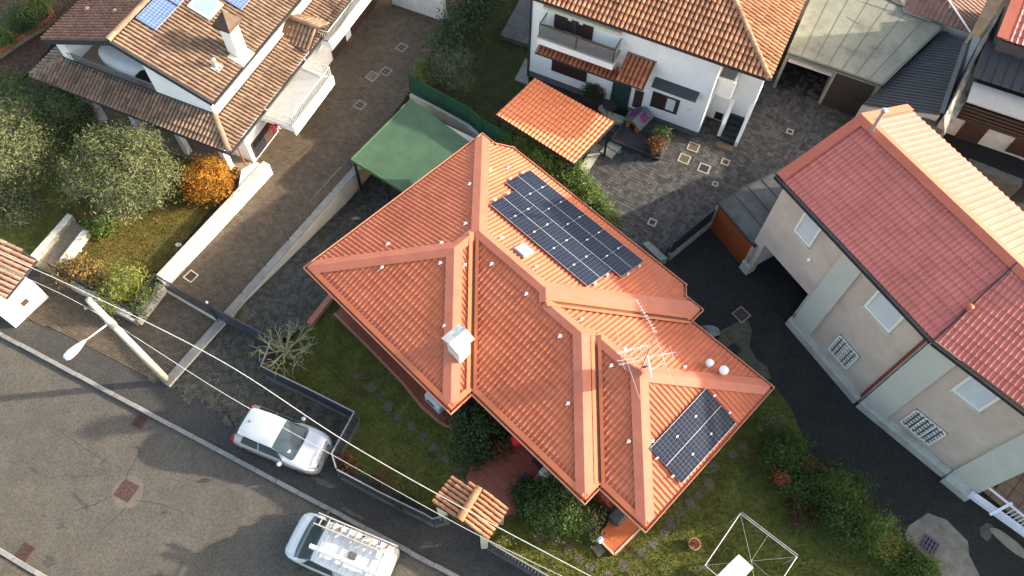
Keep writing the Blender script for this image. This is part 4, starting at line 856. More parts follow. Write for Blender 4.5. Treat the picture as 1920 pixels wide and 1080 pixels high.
# white verandah posts below the front skirt, drain pipe
for u_ in (-1.15, -3.6, -6.2, -8.6):
    mb = MB(); mb.box(LF.P(u_, .55, 1.2), (.28, .28, 2.5), LF.h); mb.build('verandah_post', M_white, lh)
mb = MB(); fbox(mb, LF, -10.5, -.5, .2, 1.34, -.05, .12); mb.build('verandah_floor', mat('verandah_paving', (.22, .17, .12), .85, .2, 4), lh)
mb = MB(); mb.tube([LF.P(-.22, .7, 2.5), LF.P(-.22, .7, .7)], .045, 8); mb.build('drain_pipe', mat('red_pipe', (.22, .06, .05), .5, .1), lh)
railing(lh, [LF.P(-9.5, 1.32, 2.95), LF.P(-4.65, 1.32, 2.95)], .6, .11, mat('grey_rail', (.25, .25, .26), .5, .1, 4, metal=.3), .012, 'balcony_railing')
sb = thing('covered_lounger', 'white oval cover with a black end lying on the gable balcony', 'cover', LF.P(-7.0, 2.35, 2.96), LF.h + R(-6))
mb = MB(); n = 20; prof = [(1.0, .0), (1.0, .35), (.92, .5), (.6, .58), (.0, .6)]; vs = []
for s_, z in prof:
    for k in range(n): t = 2 * math.pi * k / n; vs.append((1.55 * s_ * math.copysign(abs(math.cos(t)) ** .75, math.cos(t)), .72 * s_ * math.copysign(abs(math.sin(t)) ** .8, math.sin(t)), z))
fs = [(i * n + k, i * n + (k + 1) % n, (i + 1) * n + (k + 1) % n, (i + 1) * n + k) for i in range(4) for k in range(n)] + [tuple(range(n))[::-1]]
mb.add(vs, fs); o = mb.build('cover', mat('white_tarp', (.62, .63, .64), .6, .06, 3), None, smooth=True); o.parent = sb
mb = MB(); mb.prism([(1.3, -.75), (2.0, -.6), (2.0, .3), (1.25, .15)], 0, .5); o = mb.build('cover_end', M_black); o.parent = sb
# chimney and roof furniture
def onplane(x, y, P0, N_):
    d = _F * FPX + _Rt * (x - 960) - _Up * (y - 540); c = np.array([0, 0, CAM_H]); return c + d * (((P0 - c) @ N_) / (d @ N_))
Su, Tu, Nu = plane_axes(upr, lv)
cb = onplane(447, 98, upr[0], Nu); mb = MB(); mb.box(cb + [0, 0, .55], (.55, .62, 2.1), LF.h); ch = mb.build('chimney', M_white, lh)
mb = MB(); c = cb + np.array([0, 0, 1.62]); a = [c + np.array([*(LF.u * i * .44 + LF.v * j * .46), 0]) for i, j in ((-1, -1), (1, -1), (1, 1), (-1, 1))]
mb.add(a + [p + [0, 0, .16] for p in a] + [c + [0, 0, .75]], [(3, 2, 1, 0), (0, 1, 5, 4), (1, 2, 6, 5), (2, 3, 7, 6), (3, 0, 4, 7), (4, 5, 8), (5, 6, 8), (6, 7, 8), (7, 4, 8)]); mb.build('chimney_hood', mat('hood_copper', (.07, .045, .033), .75, .25, 5), ch)
mb = MB(); q = onplane(452, 105, upr[0], Nu); onroof(mb, q, Su, Tu, Nu, .95, .8, .03, .1); mb.build('chimney_apron', mat('lead_apron', (.5, .46, .38), .7, .15, 6), ch)
mb = MB(); q = onplane(406, 128, upr[0], Nu); onroof(mb, q, Su, Tu, Nu, .42, .42, .04, .1); mb.lathe(q + [0, 0, .05], [(.07, 0), (.07, .38), (.13, .4), (.13, .48), (.03, .55)], 10); mb.build('flue', M_steel, lh)
Sl, Tl, Nl = plane_axes(upl, lv)
for x, y in ((165, 20), (217, 24)):
    mb = MB(); q = onplane(x, y, upl[0], Nl); mb.lathe(q, [(.16, 0), (.14, .12), (.08, .18), (.02, .2)], 10); mb.build('vent_tile', M_tan, lh)
def quad_panel(px4, P0, S, T, N_):
    q = [onplane(*p, P0, N_) for p in px4]; C = sum(q) / 4; a = (abs((q[1] - q[0]) @ S) + abs((q[2] - q[3]) @ S) + abs((q[3] - q[0]) @ S) + abs((q[2] - q[1]) @ S)) / 2; b = (abs((q[1] - q[0]) @ T) + abs((q[2] - q[3]) @ T) + abs((q[3] - q[0]) @ T) + abs((q[2] - q[1]) @ T)) / 2
    return C, a, b
C, a, b = quad_panel(((256, 39), (293, 60), (332, 17), (295, -4)), upr[0], Su, Tu, Nu)
lp = thing('solar_array', 'pair of pale blue solar panels on the tan roof near its ridge', 'solar panels', C)
ss = 1 if (onplane(295, -4, upr[0], Nu) - onplane(256, 39, upr[0], Nu)) @ Su > 0 else -1
solar_panel(lp, C, Su, Tu, Nu, a, b, 10, 6, M_cell2, lift=.14, mid=False); solar_panel(lp, C + Su * ss * (a + .08), Su, Tu, Nu, a, b, 10, 6, M_cell2, lift=.14, mid=False)
C, a2, b2 = quad_panel(((415, 0), (452, 22), (480, -5), (443, -27)), upr[0], Su, Tu, Nu)
lp = thing('solar_array', 'pale blue solar panel behind the white chimney at the top edge', 'solar panels', C)
solar_panel(lp, C, Su, Tu, Nu, a2, b, 8, 6, M_cell2, lift=.14, mid=False)
C, a3, b3 = quad_panel(((352, 14), (391, 40), (418, 13), (379, -13)), upr[0], Su, Tu, Nu)
sk = onroof(MB(), C, Su, Tu, Nu, a3, b3, .03, .17).build('roof_window', mat('roof_window_frame', (.5, .5, .47), .5, .08, 4), lh)
onroof(MB(), C, Su, Tu, Nu, a3 - .22, b3 - .22, .171, .178).build('pane', mat('sky_pane', (.16, .3, .55), .06, .05, 1, spec=.7), sk)
# right side: windows, balconies, small gable, garage doors
def wquad(p0, p1, fr, v=0.0):
    a = onwall(*p0, fr, v); b = onwall(*p1, fr, v); return min(a[0], b[0]), max(a[0], b[0]), min(a[1], b[1]), max(a[1], b[1])
def wrect(parent, fr, u0, u1, z0, z1, v, d, m, name):
    mb = MB(); fbox(mb, fr, u0, u1, -v - d, -v, z0, z1); return mb.build(name, m, parent, root=lh)
for u0, u1, z0, z1, half in ((onwall(478, 292, LR, 0)[0], onwall(518, 246, LR, 0)[0], .15, 1.15, True), (onwall(535, 184, LR, 0)[0], onwall(552, 160, LR, 0)[0], 1.3, 2.3, False)):
    w_ = wrect(lh, LR, u0, u1, z0, z1, .002, .07, M_brownw, 'window')
    wrect(w_, LR, u0 + .06, (u0 + u1) / 2 if half else u0 + .1, z0 + .06, z1 - .06, .072, .012, M_pane, 'pane'); OFF[w_] = OFF[lh]
for p0, p1 in (((624, 108), (649, 78)), ((659, 64), (712, -6))):
    a = onwall(*p0, LR, 0)[0]; b = onwall(*p1, LR, 0)[0]; wrect(lh, LR, a, b, 0, 2.0, .002, .05, M_brownw, 'garage_door')
def slab_balcony(v0, v1, uo, zf, lab):
    mb = MB(); fbox(mb, LF, -.4, uo, v0, v1, zf - .3, zf); fbox(mb, LF, uo - .1, uo + .02, v0 - .02, v1 + .02, zf - .45, zf + .12); mb.build(lab, M_white, lh)
    mb = MB(); fbox(mb, LF, -.39, uo - .1, v0 + .03, v1 - .03, zf, zf + .012); mb.build('balcony_floor', mat('grey_balcony_floor', (.42, .42, .4), .8, .1, 3), lh)
    railing(lh, [LF.P(-.35, v0 + .03, zf), LF.P(uo - .04, v0 + .03, zf + .1), LF.P(uo - .04, v1 - .03, zf + .1), LF.P(-.35, v1 - .03, zf)], .6, .115, mat('cream_rail', (.5, .48, .43), .5, .08, 4), .011, 'balcony_railing')
slab_balcony(2.75, 6.3, 1.55, 2.0, 'balcony'); slab_balcony(8.0, 16.5, .5, 2.3, 'balcony')
sg = [LF.P(-1.5, 7.7, 3.55), LF.P(.25, 7.7, 3.4), LF.P(.25, 6.75, 2.85), LF.P(-1.5, 6.75, 3.0)]; sg2 = [LF.P(-1.5, 7.7, 3.55), LF.P(.25, 7.7, 3.4), LF.P(.25, 8.65, 2.85), LF.P(-1.5, 8.65, 3.0)]
for q in (sg, sg2): tiled_roof(lh, q, lu, .21, .36, M_tan, M_tan_b, 0)
ridge_tiles(lh, sg[0], sg[1], M_tan, .14, .4)
mb = MB(); mb.obox(sg[3] + [0, 0, -.02], sg[2] + [0, 0, -.02], .1, .1); mb.build('gutter', M_slate, lh)
for u0, u1 in ((9.0, 10.2), (13.0, 14.2)): wrect(lh, LR, u0, u1, 2.3, 2.75, .002, .06, M_brownw, 'shutter')
hb = thing('flower_basket', 'red flowers hanging below the near balcony corner of the tan roofed house', 'flowers', LF.P(.5, 2.55, 1.7))
q, tone = leaf_cloud([(LF.P(.5, 2.55, 1.72), (.17, .17, .14))], 260, .09, clump=20, cl_r=.05); np_mesh('blossom', q, 4, leafmat('red_blossom', [(.35, .015, .015), (.5, .03, .04), (.55, .2, .2)], .6, .1), hb, tone, off=OFF[hb])

# ---------------------------------------------------------------- white house
WF = Frame(G(992, 141, 0), -24.0); wu = np.array([*WF.u, 0]); wv = np.array([*WF.v, 0])
wh = thing('white_house', 'two storey white house with orange clay tile hip roof beside the dark courtyard', 'house', WF.P(5, 4, 0))
WZ = 5.3; ws = .38
mb = MB(); fbox(mb, WF, 0, 9.32, 0, 9, -.05, WZ - .1); mb.build('wall', M_white, wh)
mb = MB(); fbox(mb, WF, 9.321, 11.3, 1.55, 8.8, -.05, 2.62); fbox(mb, WF, 10.2, 11.3, 1.55, 8.8, 2.62, WZ - .1); fbox(mb, WF, 9.321, 10.2, 2.6, 8.8, 2.62, WZ - .1); mb.build('wing_wall', M_white, wh)
mb = MB(); fbox(mb, WF, 9.33, 10.18, .75, 2.6, 2.4, 2.6); fbox(mb, WF, 9.33, 10.18, .75, .87, 2.6, 3.45); fbox(mb, WF, 10.06, 10.18, .87, 1.6, 2.6, 3.45); mb.build('loggia_parapet', M_white, wh)
wf = [WF.P(-.3, -.28, WZ), WF.P(11.5, -.28, WZ), WF.P(7.1, 4.12, WZ + ws * 4.4), WF.P(-.3, 4.12, WZ + ws * 4.4)]; wr = [WF.P(11.5, -.28, WZ), WF.P(11.5, 8.5, WZ), WF.P(7.1, 4.12, WZ + ws * 4.4)]
tiled_roof(wh, wf, wu, .225, .37, M_clay, M_clay_b, 220); tiled_roof(wh, wr, wv, .225, .37, M_clay, M_clay_b, 80, selbox=(1380, -5, 1520, 150))
ridge_tiles(wh, wf[1], wf[2], mat('mossy_hip_tile', (.22, .12, .07), .9, .4, 6, rnd=.3, col2=(.42, .23, .14)), .14, .4, name='hip_tile')
mb = MB(); mb.prism([WF.P(-.3, -.28), WF.P(11.5, -.28), WF.P(11.5, 8.5), WF.P(-.3, 8.5)], WZ - .13, WZ - .05); mb.build('soffit', mat('grey_soffit', (.12, .115, .11)), wh)
for a, b in ((WF.P(-.3, -.33, WZ - .05), WF.P(11.55, -.33, WZ - .05)), (WF.P(11.55, -.33, WZ - .05), WF.P(11.55, 8.5, WZ - .05))): mb = MB(); mb.obox(a, b, .1, .1); mb.build('gutter', M_slate, wh)
mb = MB(); mb.tube([WF.P(-.06, -.05, 5.2), WF.P(-.06, -.05, 0)], .05, 8); mb.build('drain_pipe', M_slate, wh)
mb = MB(); fbox(mb, WF, -.02, 9.34, -.02, -.001, -.04, .35); mb.build('plinth', mat('grey_plinth', (.12, .12, .125), .8, .15, 3), wh)
# front balcony with glass rail
bv = -.95; zb = onwall(1008, 70, WF, bv)[1]; ub0 = onwall(1008, 70, WF, bv)[0]; ub1 = onwall(1150, 118, WF, bv)[0]
mb = MB(); fbox(mb, WF, ub0, ub1, bv, -.001, zb - .38, zb); mb.build('balcony', M_white, wh)
mb = MB(); fbox(mb, WF, ub0 - .03, ub1 + .03, bv - .03, -.002, zb, zb + .05); mb.build('balcony_floor', mat('balcony_stone', (.36, .31, .26), .8, .12, 4), wh)
mb = MB(); rp = [WF.P(ub0 + .05, -.05, zb + .8), WF.P(ub0 + .05, bv + .05, zb + .8), WF.P(ub1 - .05, bv + .05, zb + .8), WF.P(ub1 - .05, -.05, zb + .8)]
for a, b in zip(rp[:-1], rp[1:]): mb.obox(a, b, .05, .04)
for p in (rp[1], rp[2], (rp[1] + rp[2]) / 2): mb.obox(p - [0, 0, .75], p, .05, .05, up=(1, 0, 0))
rl = mb.build('balcony_rail', mat('bronze_rail', (.09, .07, .06), .4, .1, metal=.4), wh)
gm = mat('rail_glass', (.6, .65, .65), .05, .02, 1); gm.node_tree.nodes['Principled BSDF'].inputs['Transmission Weight'].default_value = .9
for a, b in zip(rp[:-1], rp[1:]): mb = MB(); mb.obox(a - [0, 0, .4], b - [0, 0, .4], .012, .72); mb.build('glass_panel', gm, rl, root=wh)
# french window, open shutters, striped awning box
def on_front(name, px0, px1, m, d, v=0.0, z0=None, z1=None, parent=None):
    a = onwall(*px0, WF, v); b = onwall(*px1, WF, v); zz0 = min(a[1], b[1]) if z0 is None else z0; zz1 = max(a[1], b[1]) if z1 is None else z1
    mb = MB(); fbox(mb, WF, min(a[0], b[0]), max(a[0], b[0]), v - d, v - .002, zz0, zz1); return mb.build(name, m, parent or wh, root=wh)
fz0 = zb + .06; fz1 = 4.75
wn = on_front('window', (1060, 60), (1094, 85), mat('window_dark', (.03, .026, .026), .3, .1), .02, 0, fz0, fz1)
on_front('frame_post', (1073, 60), (1078, 80), M_brownw, .05, 0, fz0 + .01, fz1 - .01, wn); 
for x0, x1 in ((1063, 1068), (1084, 1090)): on_front('curtain', (x0, 60), (x1, 80), mat('white_curtain', (.6, .62, .62), .8, .1, 8), .035, 0, fz0 + .7, fz1 - .02, wn)
for x0, x1 in ((1038, 1058), (1092, 1110)): on_front('shutter', (x0, 60), (x1, 75), mat('dark_shutter', (.035, .018, .018), .6, .15, 8), .06, 0, fz0, fz1)
aw = on_front('awning_box', (1022, 8), (1168, 55), mat('awning_fabric', (.55, .52, .36), .8, .1, 5), .26, 0, 4.78, 4.95)
# lower window strip, tile canopies
cv_ = -1.15
def canopy(px_a, px_b, depth, vfront, rise, nm):
    a = onwall(*px_a, WF, vfront); b = onwall(*px_b, WF, vfront); z = (a[1] + b[1]) / 2
    q = [WF.P(a[0], vfront, z), WF.P(b[0], vfront, z), WF.P(b[0], vfront + depth, z + rise), WF.P(a[0], vfront + depth, z + rise)]
    tiled_roof(wh, q, wu, .22, .36, mat('clay_tile_red', (.36, .1, .045), .8, .2, 3, rnd=.2, col2=(.43, .14, .065)), M_clay_b, 0)
    mb = MB(); mb.prism([p[:2] for p in q], [p[2] - .1 for p in q], [p[2] - .03 for p in q]); mb.build(nm, M_slate, wh); mb = MB(); mb.obox(q[0] + [0, 0, -.03], q[1] + [0, 0, -.03], .08, .09); mb.build('gutter', M_slate, wh); return q
q = canopy((1003, 100), (1156, 150), .55, -1.0, .14, 'canopy_board'); q = canopy((1154, 149), (1206, 168), 1.35, -1.4, .5, 'canopy_board')
mb = MB(); fbox(mb, WF, WF.uv(q[0])[0] - .02, WF.uv(q[1])[0] + .05, -.05, -.001, q[2][2] - .02, q[2][2] + .07); mb.build('flashing', mat('green_grey_flashing', (.2, .23, .2), .6, .1), wh)
on_front('window', (1035, 120), (1100, 145), mat('dark_shutter', (.035, .018, .018)), .04, 0, .95, 1.75)
on_front('door', (1149, 160), (1178, 195), mat('green_door', (.02, .05, .045), .5, .15, 5), .05, 0, .05, 2.0)
on_front('side_light', (1189, 180), (1203, 195), M_brownw, .03, 0, .5, 1.7)
w2 = on_front('window', (1246, 175), (1271, 205), M_brownw, .03, 0, 1.0, 2.0)
on_front('curtain', (1254, 178), (1266, 195), mat('white_curtain', (.6, .62, .62)), .045, 0, 1.15, 1.9, w2)
on_front('shutter', (1225, 172), (1244, 198), mat('dark_shutter', (.035, .018, .018)), .06, 0, 1.0, 2.0)
a = onwall(1221, 162, WF, -.5); b = onwall(1305, 189, WF, -.5); mb = MB(); q = [WF.P(a[0], -.5, a[1]), WF.P(b[0], -.5, a[1]), WF.P(b[0], -.005, a[1] + .2), WF.P(a[0], -.005, a[1] + .2)]; mb.prism([p[:2] for p in q], [p[2] - .04 for p in q], [p[2] for p in q]); mb.build('window_hood', M_slate, wh)
on_front('wall_vent', (1288, 203), (1296, 206), M_slate, .02)
# outside stair in the recess
stp = [WF.uv(G(1370, 240, 0)), WF.uv(G(1400, 240, 0))]
for i in range(8):
    mb = MB(); fbox(mb, WF, 10.42, 11.15, .35 + i * .26, .61 + i * .26 if i < 7 else 3.0, -.03, .16 * (i + 1)); mb.build('stair_step', mat('slate_step', (.03, .031, .032), .7, .2, 4), wh)
mb = MB(); vwall(mb, Frame(WF.P(0, 0), -24 + 90), [(.3, -.05), (2.4, -.05), (2.4, 2.4), (2.0, 2.4), (.3, .3)], -11.34, -11.18); vwall(mb, Frame(WF.P(0, 0), -24 + 90), [(.55, -.05), (1.54, -.05), (1.54, 1.7), (.55, .9)], -10.4, -10.22); mb.build('stair_wall', M_white, wh)
mb = MB(); fbox(mb, WF, 9.7, 10.1, 1.5, 1.548, .1, .55); mb.build('cellar_window', M_black, wh)
dm = thing('doormat', 'brown doormat at the foot of the white house stair', 'doormat', WF.P(10.8, .1, .02)); mb = MB(); mb.box(WF.P(10.8, .05, .022), (.8, .35, .02), WF.h); mb.build('mat', mat('coir', (.16, .1, .05), .95, .2, 20), dm)
# ---------------------------------------------------------------- long building on the right
RF = Frame(G(1480, 339, 6.4), -57.2); RF2 = Frame(RF.P(7.62, -.05), -44.7)
M_pink = mat('pink_grey_plaster', (.44, .35, .29), .88, .07, .8, bump=.12, bscale=50, col2=(.49, .395, .33), stain=(.36, .285, .235, .6), stain_scale=.5, stain_w=(.5, .72), grime=.1, grime_scale=.9)
M_pil = mat('grey_green_plaster', (.42, .42, .37), .88, .06, 1.2, bump=.1, bscale=50, stain=(.3, .3, .26, .5), stain_scale=.6)
M_plinth = mat('pale_plinth', (.4, .385, .34), .85, .12, 1.5, bump=.15, stain=(.25, .245, .22, .7), stain_scale=1.0, stain_w=(.48, .66))
M_rsheet = mat('brick_red_roof_sheet', (.46, .125, .1), .55, .08, .8, col2=(.5, .142, .115), grime=.18, grime_scale=1.1)
M_rback = M_rsheet
M_rcap = mat('brown_red_flashing', (.42, .105, .06), .5, .08, 1.5)
rb = thing('apartment_building', 'long pink grey rendered building with brick red metal tile roof along the alley', 'building', RF.P(5, 3, 0))
mb = MB(); RW = -.05
aL = onwall(1402, 515, RF, RW)[0]; aR, _z = onwall(1481, 598, RF, RW); aT = onwall(1518, 527, RF, RW)[1]; aT = 2.45
vwall(mb, RF, [(-.05, -.05), (aL, -.05), (aL, 6.3), (-.05, 6.3)], RW, .3); vwall(mb, RF, [(aL, aT), (aR, aT), (aR, 6.3), (aL, 6.3)], RW, .3); vwall(mb, RF, [(aR, -.05), (7.62, -.05), (7.62, 6.3), (aR, 6.3)], RW, .3)
fbox(mb, RF, -.05, .25, .301, 6.3, -.05, 6.3); fbox(mb, RF, -.05, 8.5, 6.301, 6.6, -.05, 6.3); fbox(mb, RF, aR + .02, aR + .3, .302, 6.3, -.05, 6.3); fbox(mb, RF, .26, aR + .01, .31, 6.29, aT + .05, aT + .3)
mb.build('wall', M_pink, rb)
mb = MB(); fbox(mb, RF, .251, .28, .32, 6.28, -.04, aT + .04); mb.build('passage_wall', mat('blue_white_plaster', (.6, .63, .7), .85, .08, 2), rb)
mb = MB(); p3a = onwall(1770, 893, RF2, -.12)[0]; WE = p3a + 1.15; vwall(mb, RF2, [(.05, -.05), (WE, -.05), (WE, 6.3), (.05, 6.3)], 0, .3); fbox(mb, RF2, WE - .3, WE, .301, 6.3, -.05, 6.3); mb.build('wall', M_pink, rb)
# pilasters with plinth
def pilaster(fr, u0, u1, v):
    mb = MB(); vwall(mb, fr, [(u0, .62), (u1, .62), (u1, 6.28), (u0, 6.28)], v - .12, v - .001); mb.build('pilaster', M_pil, rb)
p1a, p1b = onwall(1589, 462, RF, RW - .12)[0], onwall(1626, 496, RF, RW - .12)[0]; pilaster(RF, p1a, p1b, RW)
pilaster(RF2, .03, 1.12, 0)
pilaster(RF2, p3a, p3a + 1.14, 0)
def plinth(fr, u0, u1, v, z1, d):
    mb = MB(); a = [(v - d - .12, -.03), (v - .002, -.03), (v - .002, z1 + .12), (v - .12, z1 + .12), (v - .14, z1), (v - d - .1, z1 - .12)]
    vs = [fr.P(u0, q[0], q[1]) for q in a] + [fr.P(u1, q[0], q[1]) for q in a]; n = len(a); mb.add(vs, [tuple(range(n))[::-1], tuple(range(n, 2 * n))] + [(i, (i + 1) % n, n + (i + 1) % n, n + i) for i in range(n)]); return bevel(mb.build('plinth', M_plinth, rb), .02)
plinth(RF, aR + .02, 7.55, RW, .5, .1); plinth(RF2, .02, p3a - .03, 0, .5, .12); plinth(RF2, p3a, p3a + 1.1, 0, .5, .3); plinth(RF, -.05, aL, RW, .5, .02)
mb = MB(); mb.tube([RF.P(7.5, RW - .07, 6.2), RF.P(7.5, RW - .07, .1)], .055, 8); mb.build('drain_pipe', mat('oxblood_pipe', (.16, .035, .03), .5, .1), rb)
def rwindow(fr, v, px4):
    q = [onwall(*p, fr, v) for p in px4]; u0 = (q[0][0] + q[3][0]) / 2; u1 = (q[1][0] + q[2][0]) / 2; z1 = (q[0][1] + q[1][1]) / 2; z0 = (q[2][1] + q[3][1]) / 2
    wd = MB(); t = .1
    for a in ((u0, u1, z1 - t, z1), (u0, u1, z0, z0 + t), (u0, u0 + t, z0 + t, z1 - t), (u1 - t, u1, z0 + t, z1 - t)): vwall(wd, fr, [(a[0], a[2]), (a[1], a[2]), (a[1], a[3]), (a[0], a[3])], v - .07, v - .001)
    w_ = wd.build('window', mat('window_surround', (.62, .6, .54), .7, .06, 3), rb)
    mb = MB(); vwall(mb, fr, [(u0 + t, z0 + t), (u1 - t, z0 + t), (u1 - t, z1 - t), (u0 + t, z1 - t)], v - .015, v - .0005); bl_ = mb.build('blind', mat('pale_blind', (.52, .54, .55), .6, .04, 2), w_, root=rb); mb = MB(); k = max(6, int((z1 - z0) / .07))
    for i in range(k):
        za = z0 + t + (z1 - z0 - 2 * t) * i / k; vwall(mb, fr, [(u0 + t, za + .008), (u1 - t, za + .008), (u1 - t, za + (z1 - z0 - 2 * t) / k - .006), (u0 + t, za + (z1 - z0 - 2 * t) / k - .006)], v - .028, v - .0155)
    o = mb.build('blind_slats', mat('pale_blind', (.52, .54, .55)), w_, root=rb); o['kind'] = 'stuff'
    mb = MB(); vwall(mb, fr, [(u0 - .04, z0 - .04), (u1 + .04, z0 - .04), (u1 + .04, z0 + .0), (u0 - .04, z0 + .0)], v - .16, v - .001); mb.build('sill', mat('stone_sill', (.5, .46, .38), .8, .1, 4), w_, root=rb)
rwindow(RF, RW, ((1516, 388), (1548, 421), (1520, 463), (1490, 430))); rwindow(RF, RW, ((1655, 535), (1706, 588), (1669, 623), (1622, 571))); rwindow(RF2, 0, ((1829, 697), (1886, 739), (1839, 772), (1785, 727)))
def grille(fr, v, px4, n):
    q = [onwall(*p, fr, v) for p in px4]; u0 = (q[0][0] + q[3][0]) / 2; u1 = (q[1][0] + q[2][0]) / 2; z1 = (q[0][1] + q[1][1]) / 2; z0 = (q[2][1] + q[3][1]) / 2; mw = mat('white_iron', (.66, .66, .64), .5, .05, 4)
    mb = MB(); vwall(mb, fr, [(u0, z0), (u1, z0), (u1, z1), (u0, z1)], v - .012, v - .001); w_ = mb.build('cellar_window', mat('dusty_dark_pane', (.02, .02, .018), .35, .5, 3, col2=(.12, .1, .07)), rb)
    mb = MB()
    for a in ((u0, u1, z1 - .05, z1), (u0, u1, z0, z0 + .05), (u0, u0 + .05, z0, z1), (u1 - .05, u1, z0, z1)) + tuple((u0 + (u1 - u0) * i / n - .02, u0 + (u1 - u0) * i / n + .02, z0, z1) for i in range(1, n)): vwall(mb, fr, [(a[0], a[2]), (a[1], a[2]), (a[1], a[3]), (a[0], a[3])], v - .06, v - .035)
    gr = mb.build('window_grille', mw, rb); mb = MB(); k = max(3, round((u1 - u0) / .2)); kz = max(3, round((z1 - z0) / .2)); su, sz = (u1 - u0) / k, (z1 - z0) / kz
    for i in range(k):
        for j in range(kz):
            c = (u0 + (i + .5) * su, z0 + (j + .5) * sz)
            for t in (45, 135):
                d = np.array([math.cos(R(t)), math.sin(R(t))]) * su * .5; mb.obox(fr.P(c[0] - d[0], v - .05, c[1] - d[1]), fr.P(c[0] + d[0], v - .05, c[1] + d[1]), .012, .016, up=(0, 0, 1))
            r_ = su * .3 * (1 if (i + j) % 2 else .6); pts = [fr.P(c[0] + r_ * math.cos(a), v - .05, c[1] + r_ * math.sin(a)) for a in np.linspace(0, 2 * math.pi, 9)]; mb.tube(pts, .012, 4, cap=False)
    o = mb.build('scrollwork', mw, gr, root=rb); o['kind'] = 'stuff'
grille(RF, RW, ((1575, 626), (1613, 667), (1590, 692), (1553, 654)), 2); grille(RF2, 0, ((1720, 766), (1777, 812), (1743, 836), (1688, 788)), 3)
mb = MB(); u_, z_ = onwall(1519, 486, RF, RW); mb.lathe(RF.P(u_, RW - .05, z_), [(.02, -.08), (.08, -.05), (.09, .04), (.04, .1)], 10); mb.build('wall_lamp', M_anchor, rb)
# roof
ru = np.array([*RF.u, 0]); ru2 = np.array([*RF2.u, 0]); RZ = 6.42; rs_ = .375; vE, vR, vB = -.22, 3.35, 6.65; zR = RZ + rs_ * (vR - vE)
UB = 7.72; J0 = RF.P(UB, vE, RZ); a2 = R(-44.7); r2 = np.array([math.cos(a2), math.sin(a2)])
JR = RF.P(UB - .55, vR, zR)
f1 = [RF.P(-.42, vE, RZ), J0, JR, RF.P(-.42, vR, zR)]; b1 = [RF.P(-.42, vR, zR), RF.P(8.6, vR, zR), RF.P(8.6, vB, RZ + .05), RF.P(-.42, vB, RZ + .05)]
tile_sheet(f1, ru, .18, .37, .02).build('roof_sheet', M_rsheet, rb); tile_sheet(b1, ru, .27, 0, 0, prof=[(0, .03), (.2, .03), (.3, 0), (.8, 0), (.9, .03), (1, .03)]).build('roof_sheet', M_rback, rb)
e2 = J0 + np.array([*(r2 * (WE + .2)), 0]); k2 = JR + np.array([*(r2 * (WE + .2 + .3)), 0]); f2 = [J0 + [0, 0, .04], e2 + [0, 0, .04], k2 + [0, 0, .04], JR + [0, 0, .04]]
tile_sheet(f2, ru2, .18, .37, .02).build('roof_sheet', M_rsheet, rb)
nf = plane_axes(f1, ru)[2]; nb2 = plane_axes(b1, ru)[2]; edge_cap(RF.P(-.42, vR, zR), RF.P(8.6, vR, zR), nf, nb2, .3, .1).build('ridge_cap', M_rcap, rb)
sf = (f1[3] - f1[0]); sf = sf / np.linalg.norm(sf)
for P, Q, n_, w_ in ((f1[0], f1[3], nf, .34), (b1[3], b1[0], nb2, .3)):
    d = (Q - P) / np.linalg.norm(Q - P); s_ = ru - d * (ru @ d); s_ /= np.linalg.norm(s_); mb = MB(); mb.poly(strip_on(P, Q, n_, s_, -.05, w_, .084)); mb.obox(P + n_ * .03 - s_ * .05, Q + n_ * .03 - s_ * .05, .03, .12, up=n_); mb.build('verge_flashing', M_rcap, rb)
mb = MB(); mb.obox(J0 + nf * .07, JR + nf * .07, .05, .05, up=nf); mb.build('joint_strip', M_iron, rb)
mb = MB(); mb.obox(RF.P(-.45, vE - .08, RZ - .06), RF.P(UB, vE - .08, RZ - .06), .15, .15); mb.obox(J0 + [0, 0, -.06] - np.array([*(RF2.v * .08), 0]), e2 + [0, 0, -.06] - np.array([*(RF2.v * .08), 0]), .15, .15); mb.build('gutter', M_iron, rb)
mb = MB(); mb.prism([RF.P(-.3, vE)[:2], RF.P(UB, vE)[:2], RF.P(UB, vB)[:2], RF.P(-.3, vB)[:2]], RZ - .12, RZ - .05); mb.build('soffit', mat('grey_soffit', (.12, .115, .11)), rb)
mb = MB(); pf = onplane(1632, 248, f1[0], nf); mb.tube([pf, pf + [0, 0, 1.15]], .075, 10); mb.lathe(pf + [0, 0, 1.12], [(.11, 0), (.11, .12), (.05, .16)], 12); mb.build('flue_pipe', M_steel, rb)
mb = MB(); pf = onplane(1812, 582, f1[0], nf); mb.lathe(pf, [(.06, 0), (.06, .2), (.11, .22), (.11, .3), (.03, .35)], 12); mb.build('roof_vent', M_rcap, rb)

mb = MB(); fbox(mb, RF2, WE + 1.9, WE + 8, 1.2, 8, -.05, 4.3); mb.build('shade_block', M_pink, rb)  # unseen block added out of view to shade the forecourt and alley
mb = MB(); fbox(mb, RF2, WE + 1.7, WE + 8.2, 1.0, 8.2, 4.301, 4.45); mb.build('shade_block_top', M_rsheet, rb)  # top slab of the added shade block
